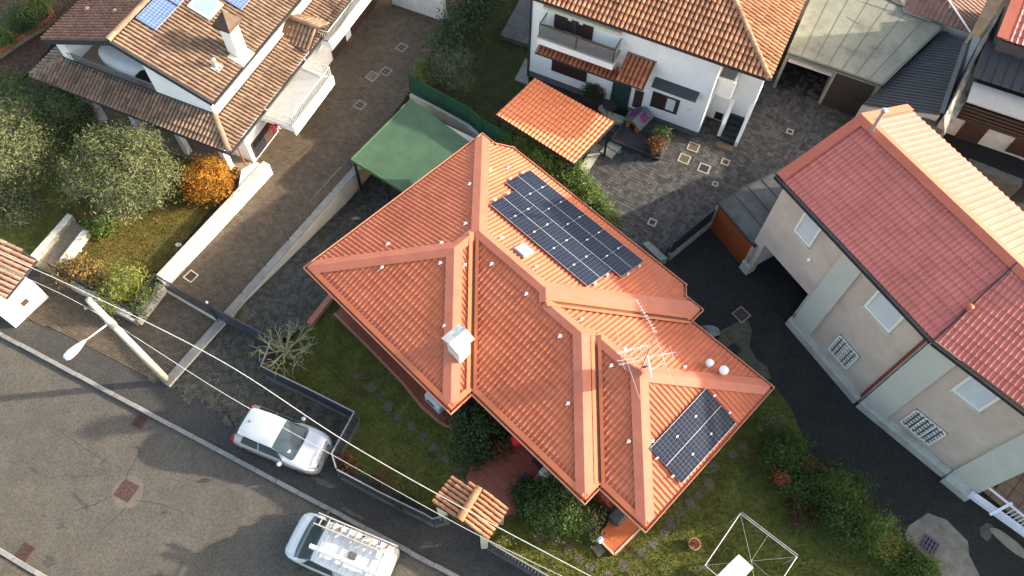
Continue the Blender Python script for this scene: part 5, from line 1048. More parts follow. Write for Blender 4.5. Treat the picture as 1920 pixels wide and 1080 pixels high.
# ---------------------------------------------------------------- garage shed with orange door
g0, g1 = G(1331, 427), G(1393, 502); gd = (g1 - g0)[:2]; gl = np.linalg.norm(gd); GF = Frame(g0, math.degrees(math.atan2(gd[1], gd[0]))); GZ = 2.05
sh = thing('garage_shed', 'low garage with orange corrugated door and dark sheet roof against the pink building', 'garage', GF.P(gl / 2, 2, 0))
rp = [GF.P(-.12, -.12), GF.P(gl + .1, -.12), GF.P(gl + .1, 3.2), GF.P(gl + .3, 7.2), GF.P(-.12, 7.2)]
mb = MB(); mb.prism([GF.P(0, .06), GF.P(gl, .06), GF.P(gl, 7), GF.P(0, 7)], -.05, GZ - .1); mb.build('wall', mat('grey_render', (.3, .29, .27), .9, .12, 3), sh)
mb = MB(); mb.prism(rp, GZ - .08, GZ); mb.build('roof', mat('dark_sheet_roof', (.03, .035, .038), .6, .3, 1.3, col2=(.058, .065, .067), stain=(.1, .1, .08, .5), stain_scale=.6, stain_w=(.55, .72), rnd=0), sh)
mb = MB()
for i in range(1, 9): mb.obox(GF.P(-.1, i * .8, GZ + .012), GF.P(gl + .1, i * .8, GZ + .012), .03, .02)
mb.build('roof_seams', M_slate, sh)
mb = MB(); mb.obox(GF.P(-.14, -.14, GZ - .02), GF.P(gl + .12, -.14, GZ - .02), .08, .1); mb.obox(GF.P(-.14, -.14, GZ - .02), GF.P(-.14, 7.2, GZ - .02), .06, .1); mb.build('roof_edge', M_iron, sh)
mb = MB(); n = int(gl / .1)
for i in range(n): mb.box(GF.P((i + .5) * gl / n, .02, .97), (gl / n * .8, .05, 1.94), GF.h)
fbox(mb, GF, .02, gl - .02, .03, .058, 0, 1.94); o = mb.build('garage_door', mat('orange_rust_door', (.27, .06, .016), .6, .1, 5), sh)
mb = MB(); mb.box(GF.P(gl * .45, -.02, 1.15), (.08, .05, .05), GF.h); mb.box(GF.P(gl * .45, -.02, .5), (.05, .04, .05), GF.h); mb.build('handle', M_iron, o, root=sh)
for u_ in (-.06, gl + .08): mb = MB(); mb.box(GF.P(u_, 0, .98), (.12, .14, 1.96), GF.h); mb.build('door_jamb', M_conc, sh)

# ---------------------------------------------------------------- row of garages with flat concrete roof
CZ = 2.5; c4 = [G(1476, 99, CZ), G(1653, 160, CZ), G(1768, 50, CZ), G(1525, -40, CZ)]
gf = Frame(c4[0], math.degrees(math.atan2(*(c4[1] - c4[0])[1::-1]))); gw = np.linalg.norm(c4[1] - c4[0])
ga = thing('garage_row', 'garages under a flat streaked green grey roof with one door half open', 'garage', (c4[0] + c4[2]) / 2 * [1, 1, 0])
M_flat = mat('felt_roof', (.17, .175, .14), .85, .18, .9, bump=.15, col2=(.215, .22, .175), stain=(.07, .066, .06, .7), stain_scale=.45, stain_w=(.5, .62), detail=8)
bx = G(1545, -60, CZ)
mb = MB(); mb.prism([p[:2] for p in (c4[0], c4[1], c4[2], bx)], CZ - .18, CZ); mb.build('roof', M_flat, ga)
mb = MB()
for i in range(1, 7):
    a = c4[0] + (c4[1] - c4[0]) * i / 7; b = bx + (c4[2] - bx) * i / 7; mb.obox(a + [0, 0, .004], b + [0, 0, .004], .035, .02)
a = c4[0] + (c4[1] - c4[0]) * 3 / 7; b = c4[0] + (c4[1] - c4[0]) * 4 / 7; t_ = (bx - c4[0]) * .55; mb.obox(a + t_ + [0, 0, .004], b + t_ * .95 + [0, 0, .004], .03, .018); mb.build('felt_seams', mat('felt_seam', (.1, .11, .095), .9, .2, 4), ga)
mb = MB()
for a, b in ((c4[0], c4[1]), (c4[1], c4[2]), (c4[2], bx)): mb.obox(a + [0, 0, .0], b + [0, 0, .0], .1, .12)
mb.build('roof_edge', mat('green_grey_edge', (.06, .075, .065), .6, .15, 4), ga)
mb = MB(); fbox(mb, gf, 0, .16, .1, 6, -.05, CZ - .19); fbox(mb, gf, gw * .52, gw * .55, .1, 6, -.05, CZ - .19); fbox(mb, gf, gw - .16, gw, .1, 4, -.05, CZ - .19); fbox(mb, gf, .17, gw - .17, 5.7, 5.9, -.05, CZ - .19); mb.build('wall', M_conc, ga)
mb = MB(); fbox(mb, gf, gw * .55 + .02, gw - .18, .12, .17, 0, CZ - .2); mb.build('garage_door', mat('dark_brown_door', (.03, .022, .02), .6, .2, 4), ga)
mb = MB(); n = 16
for i in range(n):
    a = .22 + (gw * .52 - .26) * i / n; b = a + (gw * .52 - .26) / n * .82; q = [gf.P(a, -.12, 2.15), gf.P(b, -.12, 2.15), gf.P(b, .55, 2.24), gf.P(a, .55, 2.24)]; mb.prism([p[:2] for p in q], [p[2] - .02 for p in q], [p[2] for p in q])
q = [gf.P(.2, -.1, 2.11), gf.P(gw * .52 - .02, -.1, 2.11), gf.P(gw * .52 - .02, .55, 2.2), gf.P(.2, .55, 2.2)]; mb.prism([p[:2] for p in q], [p[2] - .02 for p in q], [p[2] + .01 for p in q]); mb.build('garage_door', mat('pale_pink_door', (.42, .37, .36), .6, .08, 4), ga, label='pale corrugated up and over door left half open')
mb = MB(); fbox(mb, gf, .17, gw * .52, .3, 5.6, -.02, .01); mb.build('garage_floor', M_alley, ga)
# dark standing seam roof beside the garages
dz = [2.2, 3.0]; dpx = [((1620, 196), 2.15), ((1768, 60), 2.45), ((1816, 62), 3.0), ((1766, 213), 3.0), ((1735, 218), 2.7)]
dr = thing('lean_to', 'lean-to with dark grey ribbed metal roof in front of the mossy stone wall', 'lean-to', G(1720, 160, 0))
q = [G(*p, z) for p, z in dpx]; A0, A1, A2, A3 = G(1617, 196, 2.2), G(1770, 58, 2.2), G(1815, 65, 3.1), G(1765, 214, 3.1)
ax_e = (A1 - A0) / np.linalg.norm(A1 - A0); n_ = np.cross(A1 - A0, A3 - A0); n_ /= np.linalg.norm(n_); n_ = n_ if n_[2] > 0 else -n_
A2 = A2 - n_ * ((A2 - A0) @ n_); tile_sheet([A0, A1, A2, A3], A2 - A3, .24, 0, 0, prof=[(0, 0), (.55, 0), (.65, .045), (.85, .045), (.95, 0), (1, 0)]).build('roof_sheet', mat('anthracite_sheet', (.028, .03, .035), .55, .12, 1.5, spec=.3), dr)
mb = MB(); mb.prism([A0[:2], A1[:2], A2[:2], A3[:2]], -.05, [A0[2] - .1, A1[2] - .1, A2[2] - .1, A3[2] - .1]); mb.build('wall', mat('grey_render', (.3, .29, .27)), dr)
mb = MB(); mb.obox(A3 + n_ * .06, A2 + n_ * .06, .22, .05, up=n_); mb.build('edge_flashing', M_slate, dr)
sw = thing('stone_wall', 'tall weathered grey stone wall rising behind the dark ribbed roof', 'wall', G(1830, 110, 0))
s0, s1 = G(1768, 222, 3.2), G(1905, -30, 4.4); M_stone = mat('weathered_stone', (.14, .137, .128), .95, .45, 2.2, bump=.7, bscale=9, col2=(.3, .295, .28), stain=(.028, .03, .025, .85), stain_scale=.9, stain_w=(.47, .58), detail=9)
mb = MB(); d = (s1 - s0)[:2] / np.linalg.norm((s1 - s0)[:2]); nn_ = np.array([d[1], -d[0]]); pts = [s0[:2], s1[:2], s1[:2] + nn_ * 1.1, s0[:2] + nn_ * .5]; mb.prism(pts, -.1, [3.3, 4.6, 4.2, 2.4]); mb.build('wall_body', M_stone, sw)
# tiled roof by the top edge
th = thing('tiled_outbuilding', 'small outbuilding with ribbed brown tile hip roof at the top edge', 'outbuilding', G(1760, 20, 0)); z0_, z1_ = 2.6, 3.3
q1 = [G(1696, 20, z0_), G(1820, 62, z0_), G(1772, -8, z1_), G(1700, -30, z1_)]; q2 = [G(1820, 62, z0_), G(1860, -20, z0_), G(1800, -60, z1_), G(1772, -8, z1_)]
for q in (q1, q2):
    n0 = np.cross(q[1] - q[0], q[3] - q[0]); q[2] = q[2] - n0 * ((q[2] - q[0]) @ n0) / (n0 @ n0); tile_sheet(q, q[1] - q[0], .25, .36, .02).build('roof_sheet', mat('brown_tile_sheet', (.2, .11, .085), .8, .15, 2), th)
mb = MB(); mb.tube([G(1820, 61, z0_ + .1), G(1772, -9, z1_ + .1)], .045, 6); mb.build('hip_cap', M_steel, th)
mb = MB(); mb.prism([p[:2] for p in (q1[0], q1[1], q2[1], q1[3])], -.05, z0_ - .05); mb.build('wall', mat('grey_render', (.3, .29, .27)), th)
lawn('lawn', [(1600, -30), (1700, -40), (1700, 22), (1690, 25), (1620, 5)], .0, M_lawn, M_grass, 1500)
# houses at the right edge
fh = thing('balcony_house', 'white walled house with brown balcony and dark doors at the right edge', 'house', G(1850, 330, 0))
HZ = 4.2; HFr = Frame(G(1750, 266, 0), -24.0)
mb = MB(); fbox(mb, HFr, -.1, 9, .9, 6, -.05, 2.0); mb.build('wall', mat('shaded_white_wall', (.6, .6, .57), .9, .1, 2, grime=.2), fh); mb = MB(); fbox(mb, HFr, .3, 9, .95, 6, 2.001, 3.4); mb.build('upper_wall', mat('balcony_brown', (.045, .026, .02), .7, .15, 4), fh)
b0 = onwall(1790, 195, HFr, .1)
mb = MB(); fbox(mb, HFr, .1, 9, -.15, .9, 2.002, 2.15); mb.build('balcony', MATS['balcony_brown'], fh)
mb = MB()
for i in range(4): mb.obox(HFr.P(.1, -.18, 2.3 + i * .2), HFr.P(9, -.18, 2.3 + i * .2), .04, .13)
mb.build('balcony_boards', MATS['balcony_brown'], fh)
mb = MB(); q = [HFr.P(.0, -.35, 3.3), HFr.P(9, -.35, 3.3), HFr.P(9, .8, 3.5), HFr.P(.0, .8, 3.5)]; mb.prism([p[:2] for p in q], [p[2] - .08 for p in q], [p[2] for p in q]); mb.build('balcony_roof', mat('pale_canopy', (.3, .295, .28), .7, .08, 2), fh)
q = [HFr.P(-.2, .75, 3.75), HFr.P(9, .75, 3.75), HFr.P(9, 2.6, 4.4), HFr.P(-.2, 2.6, 4.4)]; tile_sheet(q, q[1] - q[0], .45, 0, 0, prof=[(0, 0), (.9, 0), (.93, .04), (.97, .04), (1, 0)]).build('roof_sheet', mat('anthracite_sheet', (.05, .053, .062)), fh)
q = [HFr.P(.25, 2.3, 4.95), HFr.P(9, 2.3, 4.95), HFr.P(9, 6.5, 6.4), HFr.P(.25, 6.5, 6.4)]; tile_sheet(q, q[1] - q[0], .25, .36, .022).build('roof_sheet', M_rsheet, fh)
mb = MB(); mb.prism([p[:2] for p in q], 3.4, [p[2] - .1 for p in q]); mb.build('attic_wall', M_slate, fh)
mb = MB(); mb.obox(q[0] + [0, 0, .07], q[3] + [0, 0, .07], .5, .04); mb.build('verge_flashing', M_rcap, fh)
for u0, u1, z0, z1 in ((.9, 2.0, .0, 1.7), (3.3, 4.7, .2, 1.5)): w_ = MB(); fbox(w_, HFr, u0, u1, .8, .898, z0, z1); w_.build('door' if z0 == 0 else 'window', M_brownw, fh)
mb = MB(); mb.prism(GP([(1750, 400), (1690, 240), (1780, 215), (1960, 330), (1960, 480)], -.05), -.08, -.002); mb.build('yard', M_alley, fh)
yw = thing('yard_wall', 'mossy dark concrete wall in the shaded yard behind the ridge', 'wall', G(1840, 350, 0)); mb = MB(); mb.obox(G(1805, 315, .5), G(1905, 355, .5), .5, 1.0); mb.build('wall_body', mat('dark_moss_concrete', (.07, .075, .065), .95, .3, 3, bump=.4), yw)
cw = thing('corner_block', 'olive mossy block at the foot of the dark ribbed roof', 'outbuilding', G(1750, 235, 0)); mb = MB(); mb.prism(GP([(1727, 225), (1738, 208), (1768, 213), (1808, 160), (1822, 170), (1768, 247)], 2.6), 0, 2.6); mb.build('wall_body', mat('olive_concrete', (.07, .07, .05), .95, .3, 2, bump=.4), cw)

# ---------------------------------------------------------------- dark garden fence and slab between courtyard and alley
df = thing('courtyard_fence', 'black slatted fence on a low wall between courtyard and alley', 'fence', G(1290, 440, 0))
f0, f1_ = G(1252, 487), G(1336, 418); mb = MB(); mb.obox(f0 + [0, 0, .2], f1_ + [0, 0, .2], .16, .5); mb.build('base_wall', M_conc, df)
n = 30
for i in range(n):
    p = f0 + (f1_ - f0) * (i + .5) / n; mb = MB(); mb.box(p + [0, 0, .95], (.075, .03, 1.0), math.atan2(*(f1_ - f0)[1::-1])); mb.build('slat', M_iron, df)
mb = MB(); mb.obox(f0 + [0, 0, 1.3], f1_ + [0, 0, 1.3], .04, .05); mb.obox(f0 + [0, 0, .6], f1_ + [0, 0, .6], .04, .05); mb.build('rail', M_iron, df)
bn = thing('concrete_slab', 'greenish grey slab lid beside the villa eave at the courtyard edge', 'slab', G(1228, 470, .2)); mb = MB(); mb.prism(GP([(1204, 456), (1217, 452), (1252, 484), (1238, 488)], .45), 0, .45); mb.build('slab', mat('green_slab', (.17, .2, .18), .8, .15, 3), bn)

# ---------------------------------------------------------------- green carport roof, green screen fence
gc = thing('carport', 'carport with flat green membrane roof at the end of the villa driveway', 'carport', G(775, 270, 0)); cz_ = 1.25
q = [G(659, 299, cz_), G(760, 360, cz_), G(905, 268, cz_), G(772, 186, cz_)]
gq = [G(659, 299, cz_), G(790, 378, cz_ - .0), HF.P(.9, 10.3, cz_), G(772, 186, cz_)]
mb = MB(); mb.prism([p[:2] for p in gq], cz_ - .16, cz_); mb.build('roof', mat('green_membrane', (.05, .1, .056), .6, .12, .8, spec=.3, grime=.2, grime_scale=.9, col2=(.06, .115, .066), stain=(.085, .122, .07, .45), stain_scale=.5, stain_w=(.55, .75)), gc)
mb = MB(); mb.obox(gq[0] + [0, 0, -.05], gq[1] + [0, 0, -.05], .07, .2); mb.obox(gq[0] + [0, 0, -.05], gq[3] + [0, 0, -.05], .07, .18); mb.build('roof_edge', mat('green_trim', (.07, .14, .06), .5, .1), gc)
for t in (.04, .5, .96):
    p = gq[0] + (gq[1] - gq[0]) * t; mb = MB(); mb.obox([p[0], p[1], -1.2], [p[0], p[1], cz_ - .15], .1, .1, up=(1, 0, 0)); mb.build('post', M_iron, gc)
mb = MB(); mb.prism([dwp(16.6, .17), HF.P(.8, 10.9), HF.P(.8, 11.2), dwp(16.9, .17)], -1.2, cz_ - .17); mb.build('back_wall', M_concp, gc)
sf_ = thing('screen_fence', 'dark green mesh screen fence along the lawn behind the carport', 'fence', G(850, 230, 0))
pts = [(772, 182), (835, 215), (880, 240), (905, 262), (960, 290)]; prs = [G(x, y, .3) for x, y in pts]
mb = MB()
for a, b in zip(prs[:-1], prs[1:]): mb.obox(a + [0, 0, -.1], b + [0, 0, -.1], .3, .8)
mb.build('base_wall', M_concp, sf_)
for a, b in zip(prs[:-1], prs[1:]):
    mb = MB(); mb.obox(a + [0, 0, .9], b + [0, 0, .9], .03, 1.2); mb.build('screen_panel', mat('green_mesh', (.006, .055, .028), .8, .12, 6, bump=.3, bscale=80), sf_)
for a in prs: mb = MB(); mb.tube([a, a + [0, 0, 1.55]], .03, 6); mb.build('post', M_iron, sf_)

# ---------------------------------------------------------------- walls along the driveways
dv = thing('driveway_wall', 'long pale wall between the brown driveway and the villa driveway', 'wall', dwp(9, 0))
mb = MB(); mb.prism([dwp(-.1, -.17), dwp(17.2, -.17), dwp(17.2, .165), dwp(-.1, .165)], -1.3, .15); mb.build('wall_body', mat('cream_wall', (.66, .62, .5), .85, .08, 1.5, stain=(.42, .38, .28, .6), stain_scale=.8), dv)
mb = MB(); mb.prism([dwp(-.12, -.185), dwp(17.2, -.185), dwp(17.2, .18), dwp(-.12, .18)], .151, .185); mb.build('coping', M_conc, dv)
wf_ = thing('wire_fence', 'thin green wire fence leaning along the driveway wall', 'fence', dwp(9, -.1, .18))
for i, t in enumerate(np.arange(3.2, 17, 1.6)): mb = MB(); mb.tube([dwp(t, -.12, .18), dwp(t, -.16, 1.1)], .018, 5); mb.build('post', mat('green_wire', (.03, .07, .04), .6, .2), wf_)
mb = MB()
for z in (.45, .75, 1.05): mb.tube([dwp(3.2, -.14, z), dwp(16.8, -.14, z)], .006, 4)
mb.build('wires', mat('green_wire', (.03, .07, .04)), wf_, kind='stuff')
lw = thing('garden_wall', 'sunlit white retaining wall between the left garden and brown driveway', 'wall', G(410, 425, 0))
a, b = G(316, 538, 0), G(512, 326, 0); d = (b - a)[:2] / np.linalg.norm((b - a)[:2]); n_ = np.array([-d[1], d[0]]); WH = .72
def lwp(t, s, z=0): q = a[:2] + d * t + n_ * s; return np.array([q[0], q[1], z])
Ln = np.linalg.norm((b - a)[:2])
mb = MB(); mb.prism([lwp(-.1, 0), lwp(Ln, 0), lwp(Ln, .3), lwp(-.1, .3)], -.1, WH); mb.build('wall_body', M_white, lw)
for i in range(int(Ln / .9)): mb = MB(); mb.prism([lwp(i * Ln / int(Ln / .9) + .006, -.03), lwp((i + 1) * Ln / int(Ln / .9) - .006, -.03), lwp((i + 1) * Ln / int(Ln / .9) - .006, .33), lwp(i * Ln / int(Ln / .9) + .006, .33)], WH + .001, WH + .05); mb.build('coping_slab', M_concp, lw)
mb = MB(); mb.prism(GP([(446, 352), (452, 318), (480, 303), (497, 309), (494, 320), (455, 360)], .7), -.1, .70); bevel(mb.build('corner_block', M_white, lw), .03)
# left front: low walls, gate piers, letterbox house
def low_wall(name, label, p0, p1, z, w_, m, base=-.1, coping=None, loc=None):
    t = thing(name, label, 'wall', (G(*p0, 0) + G(*p1, 0)) / 2); mb = MB(); A, B = G(*p0, z), G(*p1, z); mb.obox([A[0], A[1], (z + base) / 2], [B[0], B[1], (z + base) / 2], w_, z - base); mb.build('wall_body', m, t)
    if coping: mb = MB(); mb.obox(A + [0, 0, .02], B + [0, 0, .02], w_ + .06, .045); mb.build('coping', coping, t)
    return t
low_wall('garden_wall', 'mottled low wall by the sliding gate beside the oleander bushes', (252, 598), (302, 533), .5, .3, M_concp, coping=M_conc)
low_wall('garden_wall', 'low stained wall under the power pole top along the street front', (100, 513), (255, 597), .5, .26, M_conc, coping=M_concp)
low_wall('garden_wall', 'left mossy wall of the entrance path', (62, 482), (132, 403), .6, .22, M_conc, coping=M_concp)
low_wall('garden_wall', 'right pale wall of the entrance path beside the flower bushes', (105, 505), (162, 432), .6, .24, M_concp, coping=M_concp)
pa = thing('entrance_path', None, None, G(115, 455), 0, kind='structure'); mb = MB(); mb.prism(GP([(66, 498), (134, 408), (162, 434), (103, 512)], .29), -.05, .29); mb.build('path_floor', mat('exposed_aggregate', (.19, .16, .11), .9, .25, 18, bump=.4, col2=(.27, .235, .185), stain=(.13, .095, .04, .6), stain_scale=1.2), pa)
for p0, p1 in (((100, 506), (254, 590)), ((256, 588), (300, 525))):
    f = thing('garden_fence', 'dark metal garden fence on the low street wall' if p0[0] == 100 else 'dark metal garden fence on the wall by the sliding gate', 'fence', (G(*p0) + G(*p1)) / 2); A, B = G(*p0, .55), G(*p1, .55); railing(f, [A, B], .55, .13, M_iron, .01, 'fence_rails')
mbx = thing('gate_house', 'white gatepost block with small letterbox opening at the left edge', 'gatepost', G(45, 570, 0))
q = GP([(6, 557), (40, 508), (78, 548), (52, 594)], 1.0)
mb = MB(); q2 = [G(2, 596, 0), G(35, 540, 0), G(80, 570, 0), G(52, 612, 0)]
B0 = Frame(G(42, 574, 0), 58.0); mb.prism([B0.P(-.85, -.6), B0.P(.95, -.6), B0.P(.95, .6), B0.P(-.85, .6)], -.05, 1.25); bevel(mb.build('block', M_white, mbx), .03)
mb = MB(); u_, z_ = .1, .75; fbox(mb, B0, -.02, .3, -.612, -.602, .62, .92); mb.build('letterbox', M_rust, mbx)
gr_ = thing('gate_canopy', 'striped tile canopy over the entrance gate at the left edge', 'canopy', G(25, 490, 0)); cz3 = 2.0
q1 = [G(-60, 470, cz3 + .35), G(3, 448, cz3 + .35), G(68, 487, cz3), G(20, 545, cz3)]; q1 = [G(-52, 505, cz3 + .4), G(3, 448, cz3 + .4), G(68, 488, cz3), G(10, 560, cz3)]
tiled_roof(gr_, q1, q1[3] - q1[2], .22, .36, mat('clay_tile_pink', (.32, .185, .13), .85, .15, 3, rnd=.18), M_tan_b, 30)
mb = MB(); mb.prism([p[:2] for p in q1], [p[2] - .12 for p in q1], [p[2] - .04 for p in q1]); mb.build('board', M_conc, gr_)
mb = MB(); mb.obox(q1[1], q1[2], .07, .1); mb.obox(q1[2], q1[3], .2, .06); mb.build('trim', M_slate, gr_)
for p in (q1[1],): mb = MB(); mb.obox([p[0] - .2, p[1] - .1, 0], [p[0] - .2, p[1] - .1, p[2] - .1], .2, .2, up=(1, 0, 0)); mb.build('post', M_white, gr_)
# gates
def bar_gate(name, label, p0, p1, z0, h, m, solid=False, gap=.11):
    t = thing(name, label, 'gate', (G(*p0) + G(*p1)) / 2); A, B = G(*p0, z0), G(*p1, z0); L_ = np.linalg.norm(B - A); d = (B - A) / L_
    mb = MB()
    for z in (.06, h): mb.obox(A + [0, 0, z], B + [0, 0, z], .06, .08)
    for p in (A, B): mb.obox(p, p + [0, 0, h], .06, .06, up=(1, 0, 0))
    mb.build('gate_frame', m, t)
    n = int(L_ / gap); first = None
    for i in range(n):
        c = A + d * (i + .5) * L_ / n + np.array([0, 0, h / 2])
        if first is None: mb = MB(); mb.box((0, 0, 0), (.028 if not solid else L_ / n * .96, .02, h - .1), math.atan2(d[1], d[0])); first = mb.build('bar' if not solid else 'slat', m); o = first
        else: o = first.copy(); COL.objects.link(o)
        o.parent = t; o.location = c - OFF[t]
    return t
M_blue = mat('blue_grey_paint', (.05, .057, .068), .5, .1, 4, metal=.2)
bar_gate('sliding_gate', 'grey barred sliding gate across the brown driveway', (304, 535), (402, 592), .05, 1.0, M_slate)
bar_gate('sliding_gate', 'solid blue grey sliding gate of the villa driveway', (412, 600), (518, 655), 0, 1.25, M_blue, solid=True, gap=.2)
tr = thing('gate_track', 'pale steel gate track crossing the brown driveway', 'gate track', G(350, 570)); mb = MB(); mb.obox(G(300, 538, .02), G(410, 602, .02), .1, .03); mb.build('rail', M_concp, tr)
gp = thing('gate_post', 'dark gate post with a flashing lamp at the end of the driveway wall', 'gate post', G(408, 596)); mb = MB(); c = G(409, 597); mb.box(c + [0, 0, .7], (.16, .16, 1.5), R(58)); mb.build('post', M_blue, gp); mb = MB(); mb.lathe(c + [0, 0, 1.45], [(.05, 0), (.05, .08), (.02, .12)], 8); mb.build('lamp', M_anchor, gp)
def slat_fence(label, pxs, h, base=.1, gap=.13, zs=0.0):
    """fence of upright slats with a pale top rail on a concrete base"""
    t = thing('slat_fence', label, 'fence', G(*pxs[0])); P = [G(x, y, 0) for x, y in pxs]; mb = MB(); tb = MB(); first = None
    for a, b in zip(P[:-1], P[1:]):
        d = b - a; L_ = np.linalg.norm(d); d /= L_; mb.obox(a + [0, 0, base / 2], b + [0, 0, base / 2], .2, base + .1); tb.obox(a + [0, 0, h], b + [0, 0, h], .05, .04); n = int(L_ / gap)
        for i in range(n):
            mb2 = MB(); c = a + d * (i + .5) * L_ / n; mb2.box(c + [0, 0, (h + base) / 2], (gap * .8, .022, h - base - .04), math.atan2(d[1], d[0])); mb2.build('slat', M_blue, t)
    mb.build('base_wall', mat('dark_base', (.1, .1, .09), .9, .2, 5), t); tb.build('top_rail', mat('pale_rail', (.2, .205, .21), .5, .1, 4), t); return t
slat_fence('blue grey slat fence behind the bare tree up to the corner by the silver car', [(522, 658), (503, 707), (590, 749), (673, 791)], 1.15)
slat_fence('short blue grey fence return at the nose of the silver car', [(672, 792), (632, 866), (640, 893)], 1.15)
slat_fence('blue grey slat fence along the pavement left of the tiled gate canopy', [(641, 895), (720, 937), (800, 976), (815, 985), (843, 978)], 1.1)
slat_fence('blue grey slat fence along the pavement right of the tiled gate canopy', [(914, 1025), (960, 1052), (1040, 1098), (1120, 1145)], 1.1)

# ---------------------------------------------------------------- tiled canopy over the villa gate
cz4 = 2.35; T4 = [G(813, 944, cz4), G(852, 894, cz4), G(951, 951, cz4), G(913, 1009, cz4)]; rd = .38
R0 = (T4[0] + T4[3]) / 2 + [0, 0, rd]; R1 = (T4[1] + T4[2]) / 2 + [0, 0, rd]
mid0 = G(862, 974, cz4 + rd); mid1 = G(898, 915, cz4 + rd)
vc = thing('tiled_gate_canopy', 'small gabled clay tile canopy over the villa street gate', 'canopy', (T4[0] + T4[2]) / 2 * [1, 1, 0])
sA = [T4[0], T4[1], mid1, mid0]; sB = [mid0, mid1, T4[2], T4[3]]
M_clay2 = mat('clay_tile_canopy', (.36, .14, .062), .8, .22, 4, rnd=.18, col2=(.46, .22, .12))
tiled_roof(vc, sA, T4[1] - T4[0], .17, .36, M_clay2, M_clay_b, 60, rise=.5); tiled_roof(vc, sB, T4[2] - T4[3], .17, .36, M_clay2, M_clay_b, 60, rise=.5)
ridge_tiles(vc, mid0, mid1, M_clay2, .15, .4)
mb = MB()
for a, b in ((T4[0], T4[1]), (T4[2], T4[3]), (T4[0], mid0), (mid0, T4[3]), (T4[1], mid1), (mid1, T4[2])): mb.obox(a + [0, 0, -.05], b + [0, 0, -.05], .06, .11)
mb.build('trim', M_iron, vc)
mb = MB(); mb.prism([p[:2] for p in (T4[0], T4[1], T4[2], T4[3])], cz4 - .1, cz4 - .04); mb.build('ceiling', mat('soffit_wood', (.3, .13, .08)), vc)
for p in T4: c = p + ((T4[0] + T4[2]) / 2 - p) * .18; mb = MB(); mb.obox([c[0], c[1], 0], [c[0], c[1], cz4 - .1], .26, .26, up=(1, 0, 0)); mb.build('pier', M_concp, vc)

# ---------------------------------------------------------------- orange pergola roof
pz = 2.35; P4 = [G(930, 215, pz), G(1003, 147, pz + .12), G(1151, 230, pz + .12), G(1076, 307, pz)]
pg = thing('pergola', 'pergola with bright orange tile effect sheet roof on black posts', 'pergola', (P4[0] + P4[2]) / 2 * [1, 1, 0])
n_ = np.cross(P4[1] - P4[0], P4[3] - P4[0]); P4[2] = P4[2] - n_ * ((P4[2] - P4[0]) @ n_) / (n_ @ n_)
tile_sheet(P4, P4[3] - P4[0], .2, .3, .03).build('roof_sheet', mat('orange_sheet', (.75, .2, .07), .5, .06, 1, col2=(.8, .23, .09)), pg)
for a, b in ((0, 3), (1, 2), (0, 1), (3, 2)): mb = MB(); mb.obox(P4[a] + [0, 0, -.1], P4[b] + [0, 0, -.1], .08, .12); mb.build('beam', M_iron, pg)
for i in (0, 1, 2, 3): c = P4[i] + ((P4[0] + P4[2]) / 2 - P4[i]) * .06; mb = MB(); mb.obox([c[0], c[1], 0], [c[0], c[1], c[2] - .1], .1, .1, up=(1, 0, 0)); mb.build('post', M_iron, pg)
pf_ = thing('pergola_paving', None, None, G(1060, 280), 0, kind='structure')
k_ = (P4[2] - P4[3]) / np.linalg.norm(P4[2] - P4[3]); j_ = np.array([-k_[1], k_[0], 0])
c0 = G(1135, 292); e0 = G(1188, 235)
for i in range(5):
    t_ = (e0 - c0) * (i + .5) / 5; c = c0 + t_; w_ = np.linalg.norm(e0 - c0) / 5; d = (e0 - c0) / np.linalg.norm(e0 - c0); n_ = np.array([d[1], -d[0], 0])
    q = [c + d * x * w_ * .44 + n_ * y * .34 for x, y in ((-1, -1), (1, -1), (1, 1), (-1, 1))]; mb = MB(); mb.prism([p[:2] for p in q], -.02, .03); mb.build('paving_slab', mat('pale_slab', (.36, .345, .29), .85, .15, 5, rnd=.15), pf_)
mb = MB(); mb.prism(GP([(1078, 330), (1102, 290), (1126, 287), (1098, 330), (1085, 345)]), -.02, .02); mb.build('paving_slab', MATS['pale_slab'], pf_)
mb = MB(); mb.prism(GP([(1122, 200), (1138, 188), (1188, 208), (1172, 232), (1150, 228)], .2), -.02, .2); mb.build('landing_slab', mat('cream_stone', (.4, .36, .27), .8, .15, 5), pf_)
# ---------------------------------------------------------------- vehicles
def car_loft(st, kp):
    X = np.array([s[0] for s in st]); prm = np.array([s[1:] for s in st])
    def prof(x):
        yb, zb, yr, zr = [np.interp(x, X, prm[:, i]) for i in range(4)]
        return np.array([(yb * .93, .2), (yb, .42), (yb * 1.005, max(.45, zb - .14)), (yb * .97, zb), (yr + .06 * (yb - yr), zr - .32 * (zr - zb)), (yr, zr - .05), (yr * .62, zr), (0, zr + .015)])
    return X, prof
def smoothx(X, n):
    return np.interp(np.linspace(0, len(X) - 1, n), np.arange(len(X)), X)
def car_surface(prof, x, s):
    """s in [-7, 7]: 7 = left sill ... 0 = roof centre ... -7 = right sill (profile index from the roof)"""
    p = prof(x); k = 7 - abs(s); i = int(min(6, math.floor(k))); t = k - i; q = p[i] * (1 - t) + p[i + 1] * t; return np.array([x, math.copysign(q[0], s) if s else 0.0, q[1]])
